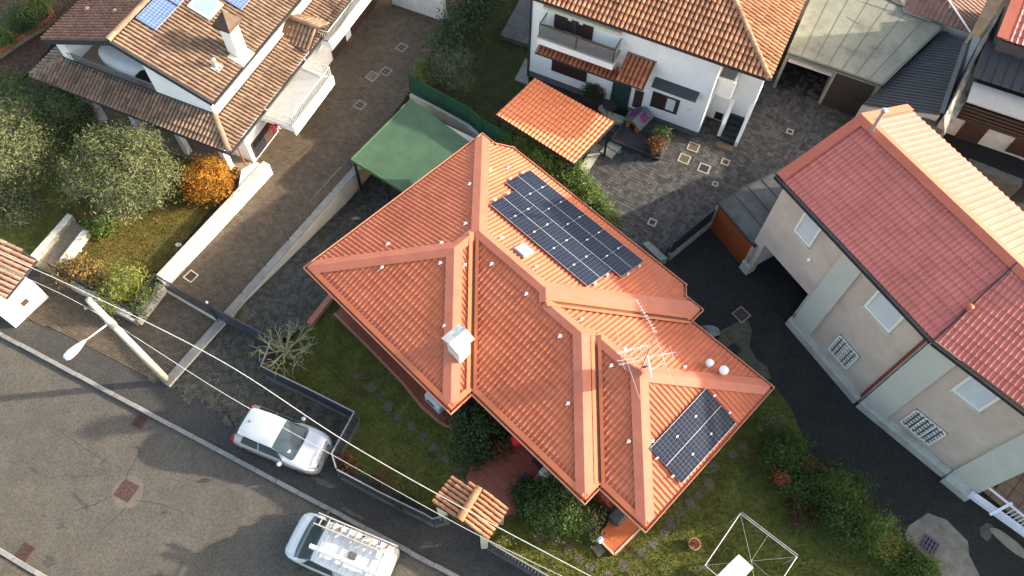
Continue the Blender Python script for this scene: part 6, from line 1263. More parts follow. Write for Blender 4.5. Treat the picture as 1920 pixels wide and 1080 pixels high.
def car_patch(prof, x0, x1, s0, s1, off=.008, nx=6, ns=8, xf=None):
    mb = MB(); g = []
    for i in range(nx + 1):
        row = []
        for j in range(ns + 1):
            x = x0 + (x1 - x0) * i / nx; s = s0 + (s1 - s0) * j / ns
            if xf: x = xf(x, s, i / nx, j / ns)
            p = car_surface(prof, x, s); e = .02; a = car_surface(prof, x + e, s) - car_surface(prof, x - e, s); b = car_surface(prof, x, s + e) - car_surface(prof, x, s - e); n_ = np.cross(a, b); n_ /= (np.linalg.norm(n_) + 1e-9)
            c = p - np.array([x, 0, .7]);  n_ = n_ if n_ @ c > 0 else -n_; row.append(p + n_ * off)
        g.append(row)
    vs = [p for r_ in g for p in r_]; w_ = ns + 1; mb.add(vs, [(i * w_ + j, i * w_ + j + 1, (i + 1) * w_ + j + 1, (i + 1) * w_ + j) for i in range(nx) for j in range(ns)]); return mb
def car_body(prof, X, n=60):
    mb = MB(); xs = smoothx(X, n); ss = np.linspace(-7, 7, 43); vs = [car_surface(prof, x, s) for x in xs for s in ss]; w_ = len(ss)
    fs = [(i * w_ + j, (i + 1) * w_ + j, (i + 1) * w_ + j + 1, i * w_ + j + 1) for i in range(n - 1) for j in range(w_ - 1)]; fs += [tuple(range(w_)), tuple(range((n - 1) * w_, n * w_))[::-1]]; mb.add(vs, fs); return mb
def carpaint(name, col, metal=.4, rough=.3):
    m = mat(name, col, rough, .03, .6, metal=metal, spec=.5); b = m.node_tree.nodes['Principled BSDF']; b.inputs['Coat Weight'].default_value = .6; b.inputs['Coat Roughness'].default_value = .08; return m
M_cglass = mat('car_glass', (.035, .055, .065), .05, .1, 1, spec=.6); M_tyre = mat('tyre', (.015, .015, .016), .85, .2, 8); M_rim = mat('alloy', (.45, .45, .46), .35, .1, 6, metal=.8)
M_trim = mat('black_trim', (.015, .015, .017), .5, .1); M_red = mat('tail_light', (.45, .012, .015), .2, .1, 3, spec=.6); M_clear = mat('head_light', (.6, .62, .63), .12, .05, 3, spec=.6)
def put(mb, name, m, par, smooth=False): o = mb.build(name, m, None, smooth=smooth); o.parent = par; return o
def wheels(t, xs, y, r_):
    for x in xs:
        for sg in (-1, 1):
            w_ = link('wheel', None, t); w_.empty_display_size = .1
            mb = MB(); n = 20; pr = [(r_ * .62, -.09), (r_ * .95, -.1), (r_, -.06), (r_, .06), (r_ * .95, .1), (r_ * .62, .09)]; vs = []
            for rr_, dy in pr:
                for k in range(n): a = 2 * math.pi * k / n; vs.append((x + rr_ * math.cos(a), sg * y + dy, r_ + rr_ * math.sin(a)))
            mb.add(vs, [(i * n + k, i * n + (k + 1) % n, (i + 1) * n + (k + 1) % n, (i + 1) * n + k) for i in range(5) for k in range(n)]); put(mb, 'tyre', M_tyre, w_)
            mb = MB(); mb.tube([(x, sg * (y - .05), r_), (x, sg * (y + .07), r_)], r_ * .62, 18); put(mb, 'rim', M_rim, w_)
car_st = [tuple([s_[0] * .95] + list(s_[1:])) for s_ in [(-1.93, .6, .62, .5, .66), (-1.90, .74, .84, .6, .9), (-1.82, .80, .93, .60, 1.05), (-1.70, .82, .95, .57, 1.27), (-1.5, .835, .955, .565, 1.43), (-1.2, .845, .95, .575, 1.485), (-.7, .85, .94, .60, 1.51), (-.3, .85, .92, .60, 1.5), (.02, .85, .91, .595, 1.46), (.45, .85, .905, .62, 1.27), (.92, .85, .90, .68, 1.03), (1.2, .845, .88, .70, .97), (1.5, .825, .83, .69, .91), (1.72, .78, .74, .64, .82), (1.86, .69, .62, .56, .68), (1.93, .56, .5, .45, .52)]]
X, prof = car_loft(car_st, 8)
ca, cbk = G(600, 853, .55), G(462, 797, .6); ch_ = math.atan2(*(ca - cbk)[1::-1]); cc = (ca + cbk) / 2
car = thing('parked_car', 'silver hatchback parked beside the slat fence on the paver apron', 'car', (cc[0], cc[1], -.01), ch_)
M_silver = carpaint('silver_paint', (.55, .57, .58), .4, .3)
body = put(car_body(prof, X), 'body', M_silver, car, True)
put(car_patch(prof, .06, .84, -2.75, 2.75, nx=8, ns=16, xf=lambda x, s, a, b: x + .12 * (1 - (s / 2.75) ** 2) * (a * .9 + .1)), 'windscreen', M_cglass, car, True)
put(car_patch(prof, -1.73, -1.47, -2.4, 2.4, nx=4, ns=12), 'rear_window', M_cglass, car, True)
for sg in (-1, 1):
    put(car_patch(prof, -.5, .5, sg * 3.85, sg * 2.25, nx=10, ns=5, xf=lambda x, s, a, b: x - .42 * b * a), 'side_window', M_cglass, car, True)
    put(car_patch(prof, -1.3, -.55, sg * 3.85, sg * 2.3, nx=8, ns=5, xf=lambda x, s, a, b: x + .18 * b * (1 - a)), 'side_window', M_cglass, car, True)
    mb = MB(); mb.lathe((.48, sg * .97, .96), [(.02, -.06), (.08, -.04), (.1, .03), (.05, .09)], 10); put(mb, 'wing_mirror', M_silver, car, True)
    put(car_patch(prof, 1.48, 1.75, sg * 3.3, sg * 2.0, .01, nx=5, ns=4), 'headlight', M_clear, car, True)
    put(car_patch(prof, -1.815, -1.6, sg * 4.6, sg * 2.9, .016, nx=5, ns=4), 'tail_light', M_red, car, True)
    for xx in (-.52, .55): put(car_patch(prof, xx, xx + .014, sg * 5.6, sg * 3.95, .003, nx=1, ns=6), 'door_seam', M_trim, car)
    put(car_patch(prof, -1.0, .7, sg * 5.4, sg * 5.15, .014, nx=8, ns=1), 'side_moulding', M_silver, car)
put(car_patch(prof, 1.76, 1.83, -2.5, 2.5, .006, nx=3, ns=10), 'grille', M_trim, car, True)
mb = MB(); mb.tube([(.9, -.5, 1.04), (.86, -.02, 1.07)], .012, 5); mb.tube([(.93, .05, 1.05), (.86, .5, 1.07)], .012, 5); put(mb, 'wipers', M_trim, car)
mb = MB(); mb.lathe((-1.2, 0, 1.5), [(.035, 0), (.02, .05), (.004, .18)], 8); put(mb, 'roof_aerial', M_trim, car)
mb = MB(); mb.box((.66, -.42, 1.16), (.1, .12, .012), .3); put(mb, 'paper_permit', M_anchor, car)
wheels(car, (-1.15, 1.16), .77, .29)
# van
van_st = [tuple([s_[0] * .92] + list(s_[1:])) for s_ in [(-2.15, .78, .9, .66, 1.1), (-2.12, .88, 1.0, .72, 1.6), (-2.0, .91, 1.08, .75, 1.78), (-1.5, .92, 1.1, .76, 1.81), (.1, .92, 1.08, .75, 1.82), (.55, .92, 1.05, .72, 1.78), (.8, .92, 1.03, .72, 1.62), (1.3, .91, 1.02, .76, 1.18), (1.5, .9, .99, .78, 1.06), (1.8, .86, .9, .76, .98), (2.02, .77, .72, .66, .82), (2.12, .64, .58, .52, .66), (2.16, .5, .5, .4, .55)]]
X, prof = car_loft(van_st, 8)
nose, mm_ = G(549, 997, .7), G(605, 1019, 1.05); vd = (nose - mm_)[:2]; vd /= np.linalg.norm(vd); vh = math.atan2(vd[1], vd[0]); vc_ = nose[:2] - vd * 1.93
van = thing('parked_van', 'white van with a ladder and tools on its roof parked by the kerb', 'van', (vc_[0], vc_[1], -.1), vh)
M_vw = carpaint('white_paint', (.6, .61, .61), .0, .35)
put(car_body(prof, X), 'body', M_vw, van, True)
put(car_patch(prof, .62, 1.36, -2.6, 2.6, nx=8, ns=16, xf=lambda x, s, a, b: x + .1 * (1 - (s / 2.6) ** 2) * a), 'windscreen', M_cglass, van, True)
for sg in (-1, 1):
    put(car_patch(prof, -.25, 1.0, sg * 3.85, sg * 2.2, nx=8, ns=5, xf=lambda x, s, a, b: x - .45 * b * a), 'side_window', M_cglass, van, True)
    mb = MB(); mb.box((.98, sg * 1.06, 1.12), (.12, .2, .2)); bevel(put(mb, 'wing_mirror', M_trim, van), .03)
    put(car_patch(prof, 1.62, 2.0, sg * 3.4, sg * 2.3, .012, nx=5, ns=4), 'headlight', M_clear, van, True)
    for xx in (-.3, -1.4): put(car_patch(prof, xx, xx + .016, sg * 5.6, sg * 3.0, .003, nx=1, ns=6), 'door_seam', M_trim, van)
wheels(van, (-1.25, 1.22), .82, .32)
for x in np.arange(-1.75, .35, .32): put(car_patch(prof, x, x + .03, -1.6, 1.6, .012, nx=1, ns=8), 'roof_rib', mat('rib_grey', (.5, .5, .5), .5, .05), van)
mb = MB(); mb.box((-.75, .05, 1.86), (.3, .24, .06)); bevel(put(mb, 'roof_hatch', mat('hatch_grey', (.08, .08, .09), .5, .1), van), .05)
# ladder with clutter, tube
lad = thing('ladder', 'aluminium ladder lying on the kerb side of the white van roof', 'ladder', (vc_[0], vc_[1], 1.84), vh); M_lad = mat('ladder_alu', (.5, .44, .39), .45, .1, 5, metal=.3)
for y in (-.42, -.8): mb = MB(); mb.box((-.55, y, .09), (3.1, .035, .12)); put(mb, 'rail', M_lad, lad)
for i in range(11): mb = MB(); mb.box((-2.0 + i * .28, -.61, .09), (.035, .36, .04)); put(mb, 'rung', M_lad, lad)
tb_ = thing('roof_tube', 'long white pipe tube strapped along the white van roof', 'tube', (vc_[0], vc_[1], 1.84), vh); mb = MB(); mb.tube([(-2.1, .32, .1), (.75, .32, .1)], .085, 12); put(mb, 'tube', M_vw, tb_)
mb = MB()
for x in (-1.6, -.5, .4): mb.box((x, .32, .1), (.04, .18, .18))
put(mb, 'straps', mat('grey_strap', (.3, .3, .3), .7, .1), tb_)
rkp = thing('roof_rack', 'steel cross bars carrying the ladder on the white van', 'roof rack', (vc_[0], vc_[1], 1.8), vh)
for x in (-1.75, -.55, .35): mb = MB(); mb.box((x, 0, .06), (.05, 1.5, .04)); put(mb, 'cross_bar', M_steel, rkp)
rg = random.Random(4); cols = [('dull red', (.25, .06, .05)), ('dark blue', (.05, .08, .16)), ('yellow', (.4, .3, .06)), ('black', (.03, .03, .03)), ('pale pink', (.4, .28, .26)), ('sky blue', (.16, .24, .34)), ('brown', (.14, .085, .05)), ('grey', (.2, .2, .2))]
for i, (cn, c) in enumerate(cols):
    t = thing('roof_tool', '%s tool item between the ladder rails on the van roof' % cn, 'tool', (vc_[0], vc_[1], 1.84), vh); x = -1.75 + i * .3
    mb = MB(); mb.box((x, -.61 + rg.uniform(-.05, .05), .06), (rg.uniform(.08, .15), rg.uniform(.08, .16), .07), rg.uniform(-.6, .6)); mb.tube([(x - .08, -.7, .12), (x + .09, -.52, .13)], .02, 6); bevel(put(mb, 'tool', mat('tool_' + cn.replace(' ', '_'), c, .5, .15, 8), t), .015)

# ---------------------------------------------------------------- street pole, lamp and cables
pb = G(315, 715); pole = thing('utility_pole', 'tall concrete utility pole leaning over the driveway wall end with street lamp arm', 'utility pole', pb)
PH = 7.15; mb = MB(); mb.tube([pb - [0, 0, .1], pb + [0, 0, 3.5], pb + [0, 0, PH]], [.155, .13, .1], 16); mb.build('shaft', mat('pole_concrete', (.4, .365, .31), .85, .1, 3, bump=.1), pole, smooth=True)
mb = MB(); ptop = pb + np.array([0, 0, PH])
for dz, a in ((-.15, 20), (-.45, 200)): d = np.array([math.cos(R(a)), math.sin(R(a)), 0]); mb.obox(ptop + [0, 0, dz], ptop + d * .28 + [0, 0, dz], .06, .06); mb.lathe(ptop + d * .28 + [0, 0, dz], [(.04, -.05), (.06, 0), (.04, .06), (.02, .1)], 8)
mb.build('insulators', M_conc, pole)
zl = min(np.arange(2, 7, .02), key=lambda h_: abs(Qpx(pb + [0, 0, h_])[1] - 606)); la = pb + np.array([0, 0, zl]); lb = G(158, 640, zl + .25)
mb = MB(); mb.lathe(la - [0, 0, .18], [(.15, 0), (.15, .36)], 14); mb.build('clamp_band', M_steel, pole)
ld = (lb - la); ld /= np.linalg.norm(ld); mb = MB(); mb.tube([la, la + (lb - la) * .12 + [0, 0, .06], lb], [.035, .033, .028], 8); mb.build('lamp_arm', mat('white_steel', (.66, .66, .64), .45, .06, 3), pole, smooth=True)
mb = MB(); hx = np.array([ld[0], ld[1], 0]); hx /= np.linalg.norm(hx); hy = np.array([-hx[1], hx[0], 0]); vs = []; n = 14; prl = [(-.05, .04, .03), (.05, .075, .05), (.3, .15, .085), (.55, .185, .09), (.72, .17, .075), (.82, .1, .04)]
for x, wy, wz in prl:
    for k in range(n): a = 2 * math.pi * k / n; vs.append(lb + hx * x + hy * wy * math.cos(a) + np.array([0, 0, wz * math.sin(a) * (1 if math.sin(a) > 0 else .5)]))
mb.add(vs, [(i * n + k, i * n + (k + 1) % n, (i + 1) * n + (k + 1) % n, (i + 1) * n + k) for i in range(len(prl) - 1) for k in range(n)] + [tuple(range(n))[::-1], tuple(range((len(prl) - 1) * n, len(prl) * n))]); mb.build('lamp_head', mat('lamp_white', (.75, .75, .74), .35, .03, 3), pole, smooth=True)
def cable(label, pts, r_):
    t = thing('overhead_cable', label, 'cable', pts[0]); mb = MB(); P = []; q = [2 * pts[0] - pts[1]] + list(pts) + [2 * pts[-1] - pts[-2]]
    for k in range(1, len(q) - 2):                        # smooth curve through the points
        for i in range(12):
            s_ = i / 12; P.append(.5 * (2 * q[k] + (q[k + 1] - q[k - 1]) * s_ + (2 * q[k - 1] - 5 * q[k] + 4 * q[k + 1] - q[k + 2]) * s_ ** 2 + (3 * q[k] - q[k - 1] - 3 * q[k + 1] + q[k + 2]) * s_ ** 3))
    P.append(pts[-1]); mb.tube(P, r_, 6); mb.build('cable', mat('white_cable', (.42, .42, .41), .5, .05, 3), t, smooth=True)
zt_ = PH - .1
cable('thicker white overhead cable from the pole top down to the right', [G(-30, 462, zt_ - .0), G(176, 556, zt_), G(420, 680, 6.6), G(650, 829, 6.3), G(890, 965, 6.3), G(1150, 1103, 6.5)], .015)
cable('thinner white overhead cable below the thicker one', [G(-30, 487, 6.6), G(160, 575, 6.65), G(420, 738, 6.2), G(650, 868, 6.0), G(890, 1000, 6.0), G(1100, 1103, 6.2)], .01)

# ---------------------------------------------------------------- trees, shrubs and hedges
L_olive = leafmat('olive_leaves', [(.03, .042, .015), (.085, .1, .042), (.15, .165, .075), (.24, .245, .125)], .55, .2)
L_dark = leafmat('dark_leaves', [(.008, .018, .006), (.018, .035, .012), (.035, .06, .018), (.06, .09, .03)], .45, .15)
L_green = leafmat('green_leaves', [(.02, .04, .01), (.045, .08, .02), (.08, .125, .03), (.14, .18, .05)], .5, .25)
L_bright = leafmat('bright_leaves', [(.03, .06, .012), (.07, .12, .022), (.12, .175, .035), (.2, .23, .06)], .5, .3)
L_orange = leafmat('autumn_leaves', [(.12, .04, .008), (.26, .1, .012), (.38, .175, .02), (.46, .26, .04)], .6, .25)
L_redbr = leafmat('red_brown_leaves', [(.05, .02, .012), (.12, .045, .022), (.2, .09, .035), (.25, .16, .05)], .6, .2)
L_oleander = leafmat('oleander_leaves', [(.05, .07, .015), (.11, .14, .03), (.19, .2, .045), (.28, .24, .05)], .5, .25)
L_thuja = leafmat('thuja_leaves', [(.01, .024, .004), (.024, .05, .008), (.046, .08, .012), (.085, .115, .02)], .6, .2)
L_drybr = leafmat('dry_brown_leaves', [(.02, .02, .008), (.045, .03, .014), (.08, .045, .022), (.09, .09, .03)], .7, .15)
L_rust = leafmat('dead_thuja', [(.1, .03, .01), (.22, .075, .025), (.32, .12, .04)], .7, .15)
def W2(x, y, z): return G(x, y, z)
def bl(x, y, z, rx, ry=None, rz=None): return (G(x, y, z), (rx, ry or rx, rz or rx * .8))
def base_of(x, y, z): p = G(x, y, z); return (p[0], p[1], 0)
plant('olive_tree', 'large pruned olive tree in front of the tan roofed house', 'tree', base_of(230, 318, 2.0), [bl(228, 318, 1.9, 1.9, 1.9, 1.3), bl(165, 315, 1.8, 1.0), bl(292, 318, 1.8, 1.1), bl(200, 270, 2.3, .9), bl(262, 272, 2.4, .95), bl(230, 375, 1.5, 1.1), bl(290, 360, 1.5, .8), bl(160, 355, 1.5, .75)], 30000, .13, L_olive, .16, aspect=3.6, clump=700, cl_r=.2, jitter=.1)
plant('olive_tree', 'olive tree cut by the left edge above the entrance path', 'tree', base_of(15, 285, 2.0), [bl(15, 280, 1.9, 1.7, 1.7, 1.2), bl(65, 265, 1.9, .9), bl(20, 220, 2.2, .9), bl(60, 310, 1.6, .8), bl(-20, 320, 1.6, 1.1)], 18000, .13, L_olive, .15, aspect=3.6, clump=450, cl_r=.2)
plant('cypress_shrub', 'dark green feathery shrub between the two olive trees', 'shrub', base_of(118, 220, 1.2), [bl(118, 210, 1.4, 1.25, 1.2, 1.2), bl(100, 250, 1.1, .9), bl(145, 235, 1.1, .8)], 11000, .14, leafmat('cypress_leaves', [(.015, .03, .012), (.035, .06, .022), (.065, .095, .035), (.11, .14, .06)], .6, .2), .1, aspect=4, clump=260, cl_r=.2)
plant('garden_shrub', 'rounded green shrub behind the dark feathery shrub at the left edge', 'shrub', base_of(25, 185, 1), [bl(25, 180, 1.2, 1.2, 1.1, .9), bl(-20, 195, 1.1, .9)], 7000, .13, L_green, .08, aspect=3, clump=180, cl_r=.2)
plant('garden_shrub', 'dusky olive green shrub left of the entrance path', 'shrub', base_of(32, 400, .7), [bl(32, 395, .8, 1.1, 1.0, .7), bl(-5, 385, .8, .7)], 7000, .11, leafmat('dusky_leaves', [(.025, .035, .015), (.05, .065, .03), (.085, .1, .05), (.12, .14, .07)], .6, .2), aspect=3, clump=200, cl_r=.17)
plant('autumn_bush', 'round bright orange yellow autumn bush beside the white wall', 'bush', base_of(385, 345, .8), [bl(388, 338, .95, 1.0, 1.0, .85), bl(372, 355, .8, .6), bl(410, 350, .8, .6)], 11000, .08, L_orange, aspect=1.6, clump=300, cl_r=.13)
plant('leafy_bush', 'small glossy dark green bush at the end of the entrance path', 'bush', base_of(190, 428, .4), [bl(190, 425, .45, .5, .45, .4), bl(205, 430, .35, .3)], 2600, .12, L_bright, aspect=1.6, clump=70, cl_r=.1)
plant('hydrangea_bush', 'brown and yellow faded bush behind the street wall', 'bush', base_of(150, 520, .5), [bl(150, 512, .6, .85, .6, .45), bl(125, 508, .5, .45), bl(178, 522, .5, .45)], 6000, .085, leafmat('faded_leaves', [(.07, .03, .02), (.16, .09, .035), (.24, .17, .05), (.3, .2, .12)], .7, .2), aspect=1.6, clump=170, cl_r=.12)
plant('oleander_bush', 'light green oleander bush behind the street wall next to the gate', 'bush', base_of(230, 540, .6), [bl(232, 528, .8, .75, .7, .55), bl(210, 560, .6, .55), bl(258, 552, .6, .45)], 8000, .13, L_oleander, aspect=4.5, clump=200, cl_r=.16)
plant('box_hedge', 'clipped dark hedge strip inside the fence by the sliding gate', 'hedge', base_of(268, 565, .3), [bl(268, 565, .4, .35, .8, .35), bl(285, 545, .4, .3, .5, .3)], 3000, .08, L_green, aspect=2, clump=90, cl_r=.1)
plant('round_shrub', 'dark rounded shrub under the inner eave corner beside the entrance steps', 'shrub', base_of(905, 815, .6), [bl(905, 800, .9, .95, .9, .7), bl(885, 840, .6, .7, .7, .55), bl(930, 785, .9, .6), bl(880, 780, .7, .55)], 10000, .1, L_dark, .06, aspect=1.8, clump=260, cl_r=.14)
plant('round_shrub', 'large round glossy shrub left of the south corner of the villa', 'shrub', base_of(1040, 955, .7), [bl(1040, 945, .9, 1.05, 1.0, .75), bl(1005, 940, .7, .6), bl(1060, 975, .6, .6)], 11000, .09, L_green, .06, aspect=1.7, clump=280, cl_r=.13)
plant('round_shrub', 'small dark bluish shrub touching the large round glossy shrub', 'shrub', base_of(985, 935, .4), [bl(985, 928, .55, .5, .5, .45), bl(990, 960, .4, .35)], 3600, .09, L_dark, aspect=1.8, clump=90, cl_r=.11)
plant('potted_tree', 'thin grey green shrub in the pocket beside the south terrace', 'shrub', base_of(1110, 985, .3), [bl(1108, 975, .6, .42, .4, .4)], 900, .11, L_olive, aspect=3, clump=40, cl_r=.14)
for i, (x, y, r_, z, lm, lab, n) in enumerate(((1470, 850, .85, .8, L_thuja, 'first rounded conifer of the hedge beside the alley, nearest the villa', 9000), (1445, 800, .55, .5, L_olive, 'sparse grey green shrub at the east corner of the villa', 1500), (1520, 885, .4, .45, L_drybr, 'reddish brown dry shrub in the conifer hedge', 2200), (1500, 905, .7, .6, L_thuja, 'dark conifer with rusty tips in the middle of the hedge', 6000), (1575, 925, .95, .9, L_thuja, 'largest conifer of the hedge beside the alley', 10000), (1580, 985, .75, .7, L_thuja, 'low conifer on the lawn side of the hedge', 6500), (1648, 1003, .75, .8, L_bright, 'yellow green conifer with a rusty side near the concrete patch', 7000), (1728, 1072, .5, .5, L_bright, 'bright green conifer at the bottom end of the hedge', 6000), (1690, 1040, .5, .5, L_thuja, 'small dark conifer between the two bright ones', 3000), (1495, 960, .55, .2, L_drybr, 'low brown withered plant on the lawn beside the hedge', 1800))):
    plant('conifer' if lm in (L_thuja, L_bright) else 'hedge_shrub', lab, 'conifer' if lm in (L_thuja, L_bright) else 'shrub', base_of(x, y + 5, z * .5), [bl(x, y, z, r_, r_, r_ * .85), bl(x + r_ * 15, y + 14, z * .8, r_ * .6), bl(x - r_ * 14, y + 8, z * .8, r_ * .55)], n, .11, lm, aspect=3.4, clump=int(n / 30), cl_r=.13, up=.5, group='conifer hedge along the alley')
for x, y, r_, lab in ((1660, 1020, .33, 'rust red dead patch on the yellow green conifer'), (1510, 875, .16, 'rust tip behind the first conifer'), (1463, 895, .16, 'rusty dead branch left of the middle conifer')):
    plant('dead_branch', lab, 'branch', base_of(x, y, .8), [bl(x, y, .95, r_, r_, r_)], 900, .1, L_rust, aspect=3, clump=40, cl_r=.1)
# hedges behind
hb = [bl(905, 8, 1.5, 1.0, 1.2, 1.3), bl(885, 30, 1.4, .9, .9, 1.2), bl(862, 55, 1.4, .9, .9, 1.2), bl(838, 85, 1.2, .75, .8, 1.0), bl(925, -25, 1.5, 1.1)]
plant('laurel_hedge', 'tall dark hedge along the top of the brown driveway', 'hedge', base_of(870, 45, 0), hb, 16000, .12, L_dark, aspect=2, clump=420, cl_r=.2)
plant('round_tree', 'round grey green tree at the corner of the green screen fence', 'tree', base_of(845, 135, 1.2), [bl(845, 125, 1.5, 1.0, 1.0, .9), bl(860, 150, 1.2, .7), bl(828, 140, 1.1, .6)], 8000, .1, leafmat('grey_green_leaves', [(.02, .035, .015), (.045, .065, .03), (.085, .105, .055), (.13, .15, .085)], .6, .2), .09, aspect=3, clump=220, cl_r=.16)
plant('yellow_shrub', 'yellowish shrub squeezed behind the screen fence corner', 'shrub', base_of(793, 140, .5), [bl(795, 135, .7, .45, .5, .5), bl(803, 150, .6, .4)], 2600, .09, L_oleander, aspect=2, clump=80, cl_r=.11)
iv = [bl(955, 262, 1.0, .45, .45, .5), bl(985, 282, 1.1, .5, .5, .6), bl(1010, 300, 1.2, .55, .55, .6), bl(1040, 318, 1.2, .55, .55, .6), bl(1065, 335, 1.2, .5, .5, .6), bl(1085, 352, 1.1, .48, .48, .6), bl(1105, 372, 1.0, .42, .42, .5), bl(1128, 394, .9, .34, .34, .45), bl(1150, 413, .8, .24, .24, .35), bl(1072, 312, 1.6, .35, .35, .3), bl(1060, 288, 1.9, .3, .3, .25), bl(1000, 265, 1.6, .35, .35, .3)]
plant('ivy_hedge', 'ivy covered hedge between the villa roof and the orange pergola', 'hedge', base_of(1050, 330, 0), iv, 20000, .085, L_bright, aspect=1.5, clump=480, cl_r=.15)
# bare tree
bt = thing('bare_tree', 'leafless pollarded tree behind the villa gate', 'tree', G(545, 672)); mb = MB(); b0 = G(545, 672); rg = np.random.default_rng(5)
def branch(p, d, L_, r_, lev):
    q = p + d * L_; m_ = (p + q) / 2 + rg.normal(size=3) * L_ * .08; mb.tube([p, m_, q], [r_, r_ * .8, r_ * .6], 5 if lev else 7, cap=False)
    if lev >= 4: return
    for _ in range(3 if lev < 3 else 2):
        nd = d + rg.normal(size=3) * (.62 if lev else .8) + np.array([0, 0, .1]); nd /= np.linalg.norm(nd); branch(m_ + (q - m_) * rg.random() if lev else q, nd, L_ * rg.uniform(.55, .8), r_ * .55, lev + 1)
branch(b0, np.array([0, 0, 1.0]), .75, .09, 0)
for k in range(9): a = k * .7; nd = np.array([math.cos(a), math.sin(a), .45]); nd /= np.linalg.norm(nd); branch(b0 + [0, 0, .7], nd, .72, .05, 1)
mb.build('branches', mat('lichen_bark', (.2, .185, .1), .9, .3, 10, col2=(.33, .31, .17)), bt)
# flower bed plants
for x, y, lm, lab, n in ((650, 868, L_redbr, 'brown seedheads behind the fence corner near the silver car', 900), (760, 945, L_dark, 'dark plant with white flowers beside the tiled gate canopy', 900), (940, 1012, L_oleander, 'yellow green plant right of the tiled gate canopy', 1300), (715, 905, L_redbr, 'rusty low plant along the slat fence', 500), (858, 815, L_oleander, 'ochre shrub beside the dark shrub at the entrance steps', 600)):
    plant('bed_plant', lab, 'plant', base_of(x, y, .2), [bl(x, y, .28, .34, .3, .25)], n, .08, lm, aspect=2, clump=40, cl_r=.1)
plant('bed_plant', 'orange brown shrub beside the red parasol', 'plant', base_of(945, 845, .2), [bl(945, 842, .4, .35, .35, .3)], 900, .09, L_redbr, aspect=2, clump=40, cl_r=.1)

# ---------------------------------------------------------------- courtyard furniture
pt_ = thing('raised_platform', 'low slate platform with kerb in front of the white house', 'platform', G(1200, 260)); mb = MB(); mb.prism(GP([(1146, 262), (1186, 210), (1205, 212), (1265, 250), (1236, 298)], .18), -.02, .18); mb.build('deck', M_cobble, pt_)
mb = MB(); q = GP([(1186, 210), (1146, 262), (1236, 298), (1240, 290)], .2)
for a, b in zip(q[:-1], q[1:]): mb.obox(a, b, .1, .1)
mb.build('kerb', mat('dark_slate_edge', (.05, .055, .055), .7, .2, 4), pt_)
kf = Frame(G(1195, 232, .2), -24 - 14); kn = thing('dog_house', 'wooden dog house with blue grey roof and purple cloths', 'dog house', kf.P(0, 0, .19))
mb = MB(); vwall(mb, kf, [(-.38, .2), (.38, .2), (.38, .62), (0, .9), (-.38, .62)], -.5, .45); kb = mb.build('box', mat('varnished_wood', (.4, .15, .045), .55, .15, 8), kn)
mb = MB(); vwall(mb, kf, [(-.17, .2), (.17, .2), (.17, .5), (.1, .6), (-.1, .6), (-.17, .5)], -.512, -.502); mb.build('entrance', M_black, kb, root=kn)
for sg in (-1, 1):
    mb = MB(); q = [kf.P(0, -.6, .97), kf.P(sg * .52, -.6, .6), kf.P(sg * .52, .55, .6), kf.P(0, .55, .97)]; mb.prism([p[:2] for p in q], [p[2] - .035 for p in q], [p[2] for p in q]); mb.build('roof_board', mat('slate_blue_felt', (.1, .14, .16), .8, .15, 6), kn)
for sg, nm, y0 in ((1, 'right', -.1), (-1, 'left', -.15)):
    t = thing('cloth', 'purple patterned cloth on the %s side of the dog house roof' % nm, 'cloth', kf.P(sg * .25, 0, .85)); mb = MB(); g = 8; vs = []
    for i in range(g + 1):
        for j in range(g + 1):
            x = .06 + .38 * i / g; y = y0 - .1 + .5 * j / g + .04 * math.sin(i); p = kf.P(sg * x, y, .985 - .71 * x + .012 * math.sin(5 * i + 3 * j)); vs.append(p)
    fs = [(i * (g + 1) + j, i * (g + 1) + j + 1, (i + 1) * (g + 1) + j + 1, (i + 1) * (g + 1) + j) for i in range(g) for j in range(g)]; mb.add(vs, fs); mb.build('fabric', mat('purple_cloth', (.14, .02, .1), .85, .5, 9, col2=(.3, .06, .2)), t)
def planter(label, x, y, rr, hh, lm, n, m, flowers=None, box=None):
    c = G(x, y, .2 if x > 1150 else .02); t = thing('planter', label, 'planter', c); mb = MB()
    if box: mb.box(c + [0, 0, .2], (box[0], box[1], .4), WF.h); bevel(mb.build('trough', m, t), .02)
    else: mb.lathe(c, [(rr * .55, 0), (rr * .75, hh * .9), (rr * .8, hh), (rr * .65, hh)], 16); mb.build('pot', m, t)
    q, tone = leaf_cloud([(c + [0, 0, hh + rr * .5], (rr, rr, rr * .75))], n, .085, clump=int(n / 14), cl_r=.09); np_mesh('foliage', q, 4, lm, t, tone, off=c)
    for fx, fy in flowers or ():
        p = c + [fx, fy, hh + rr * 1.15]; q, tone = leaf_cloud([(p, (.09, .09, .06))], 120, .07, clump=14, cl_r=.03); np_mesh('flower', q, 4, leafmat('red_blossom', [(.5, .02, .02)]), t, tone, off=c, kind='stuff')
    return t
planter('grey planter box with dark bush and red flowers by the green door', 1112, 187, .5, .4, L_dark, 3200, M_slate, ((-.1, -.15), (.2, -.28)), (1.0, .75))
planter('low planter of green strappy leaves against the white house wall', 1237, 262, .36, .25, L_green, 1400, M_slate, None, (.7, .5))
planter('planter of red brown dry foliage on the courtyard platform', 1228, 284, .36, .25, L_redbr, 1900, M_slate, None, (.7, .5))
dmt = thing('doormat', 'black doormat before the dark green door', 'doormat', G(1158, 205, .21)); mb = MB(); mb.box(G(1160, 207, .215), (.95, .5, .02), WF.h); mb.build('mat', M_black, dmt)
tb = thing('garden_table', 'round dark metal table beside the pergola corner', 'table', G(1140, 215, .2)); c = G(1140, 216, .2); mb = MB(); mb.lathe(c + [0, 0, .68], [(.36, 0), (.36, .03)], 18); mb.build('table_top', M_iron, tb)
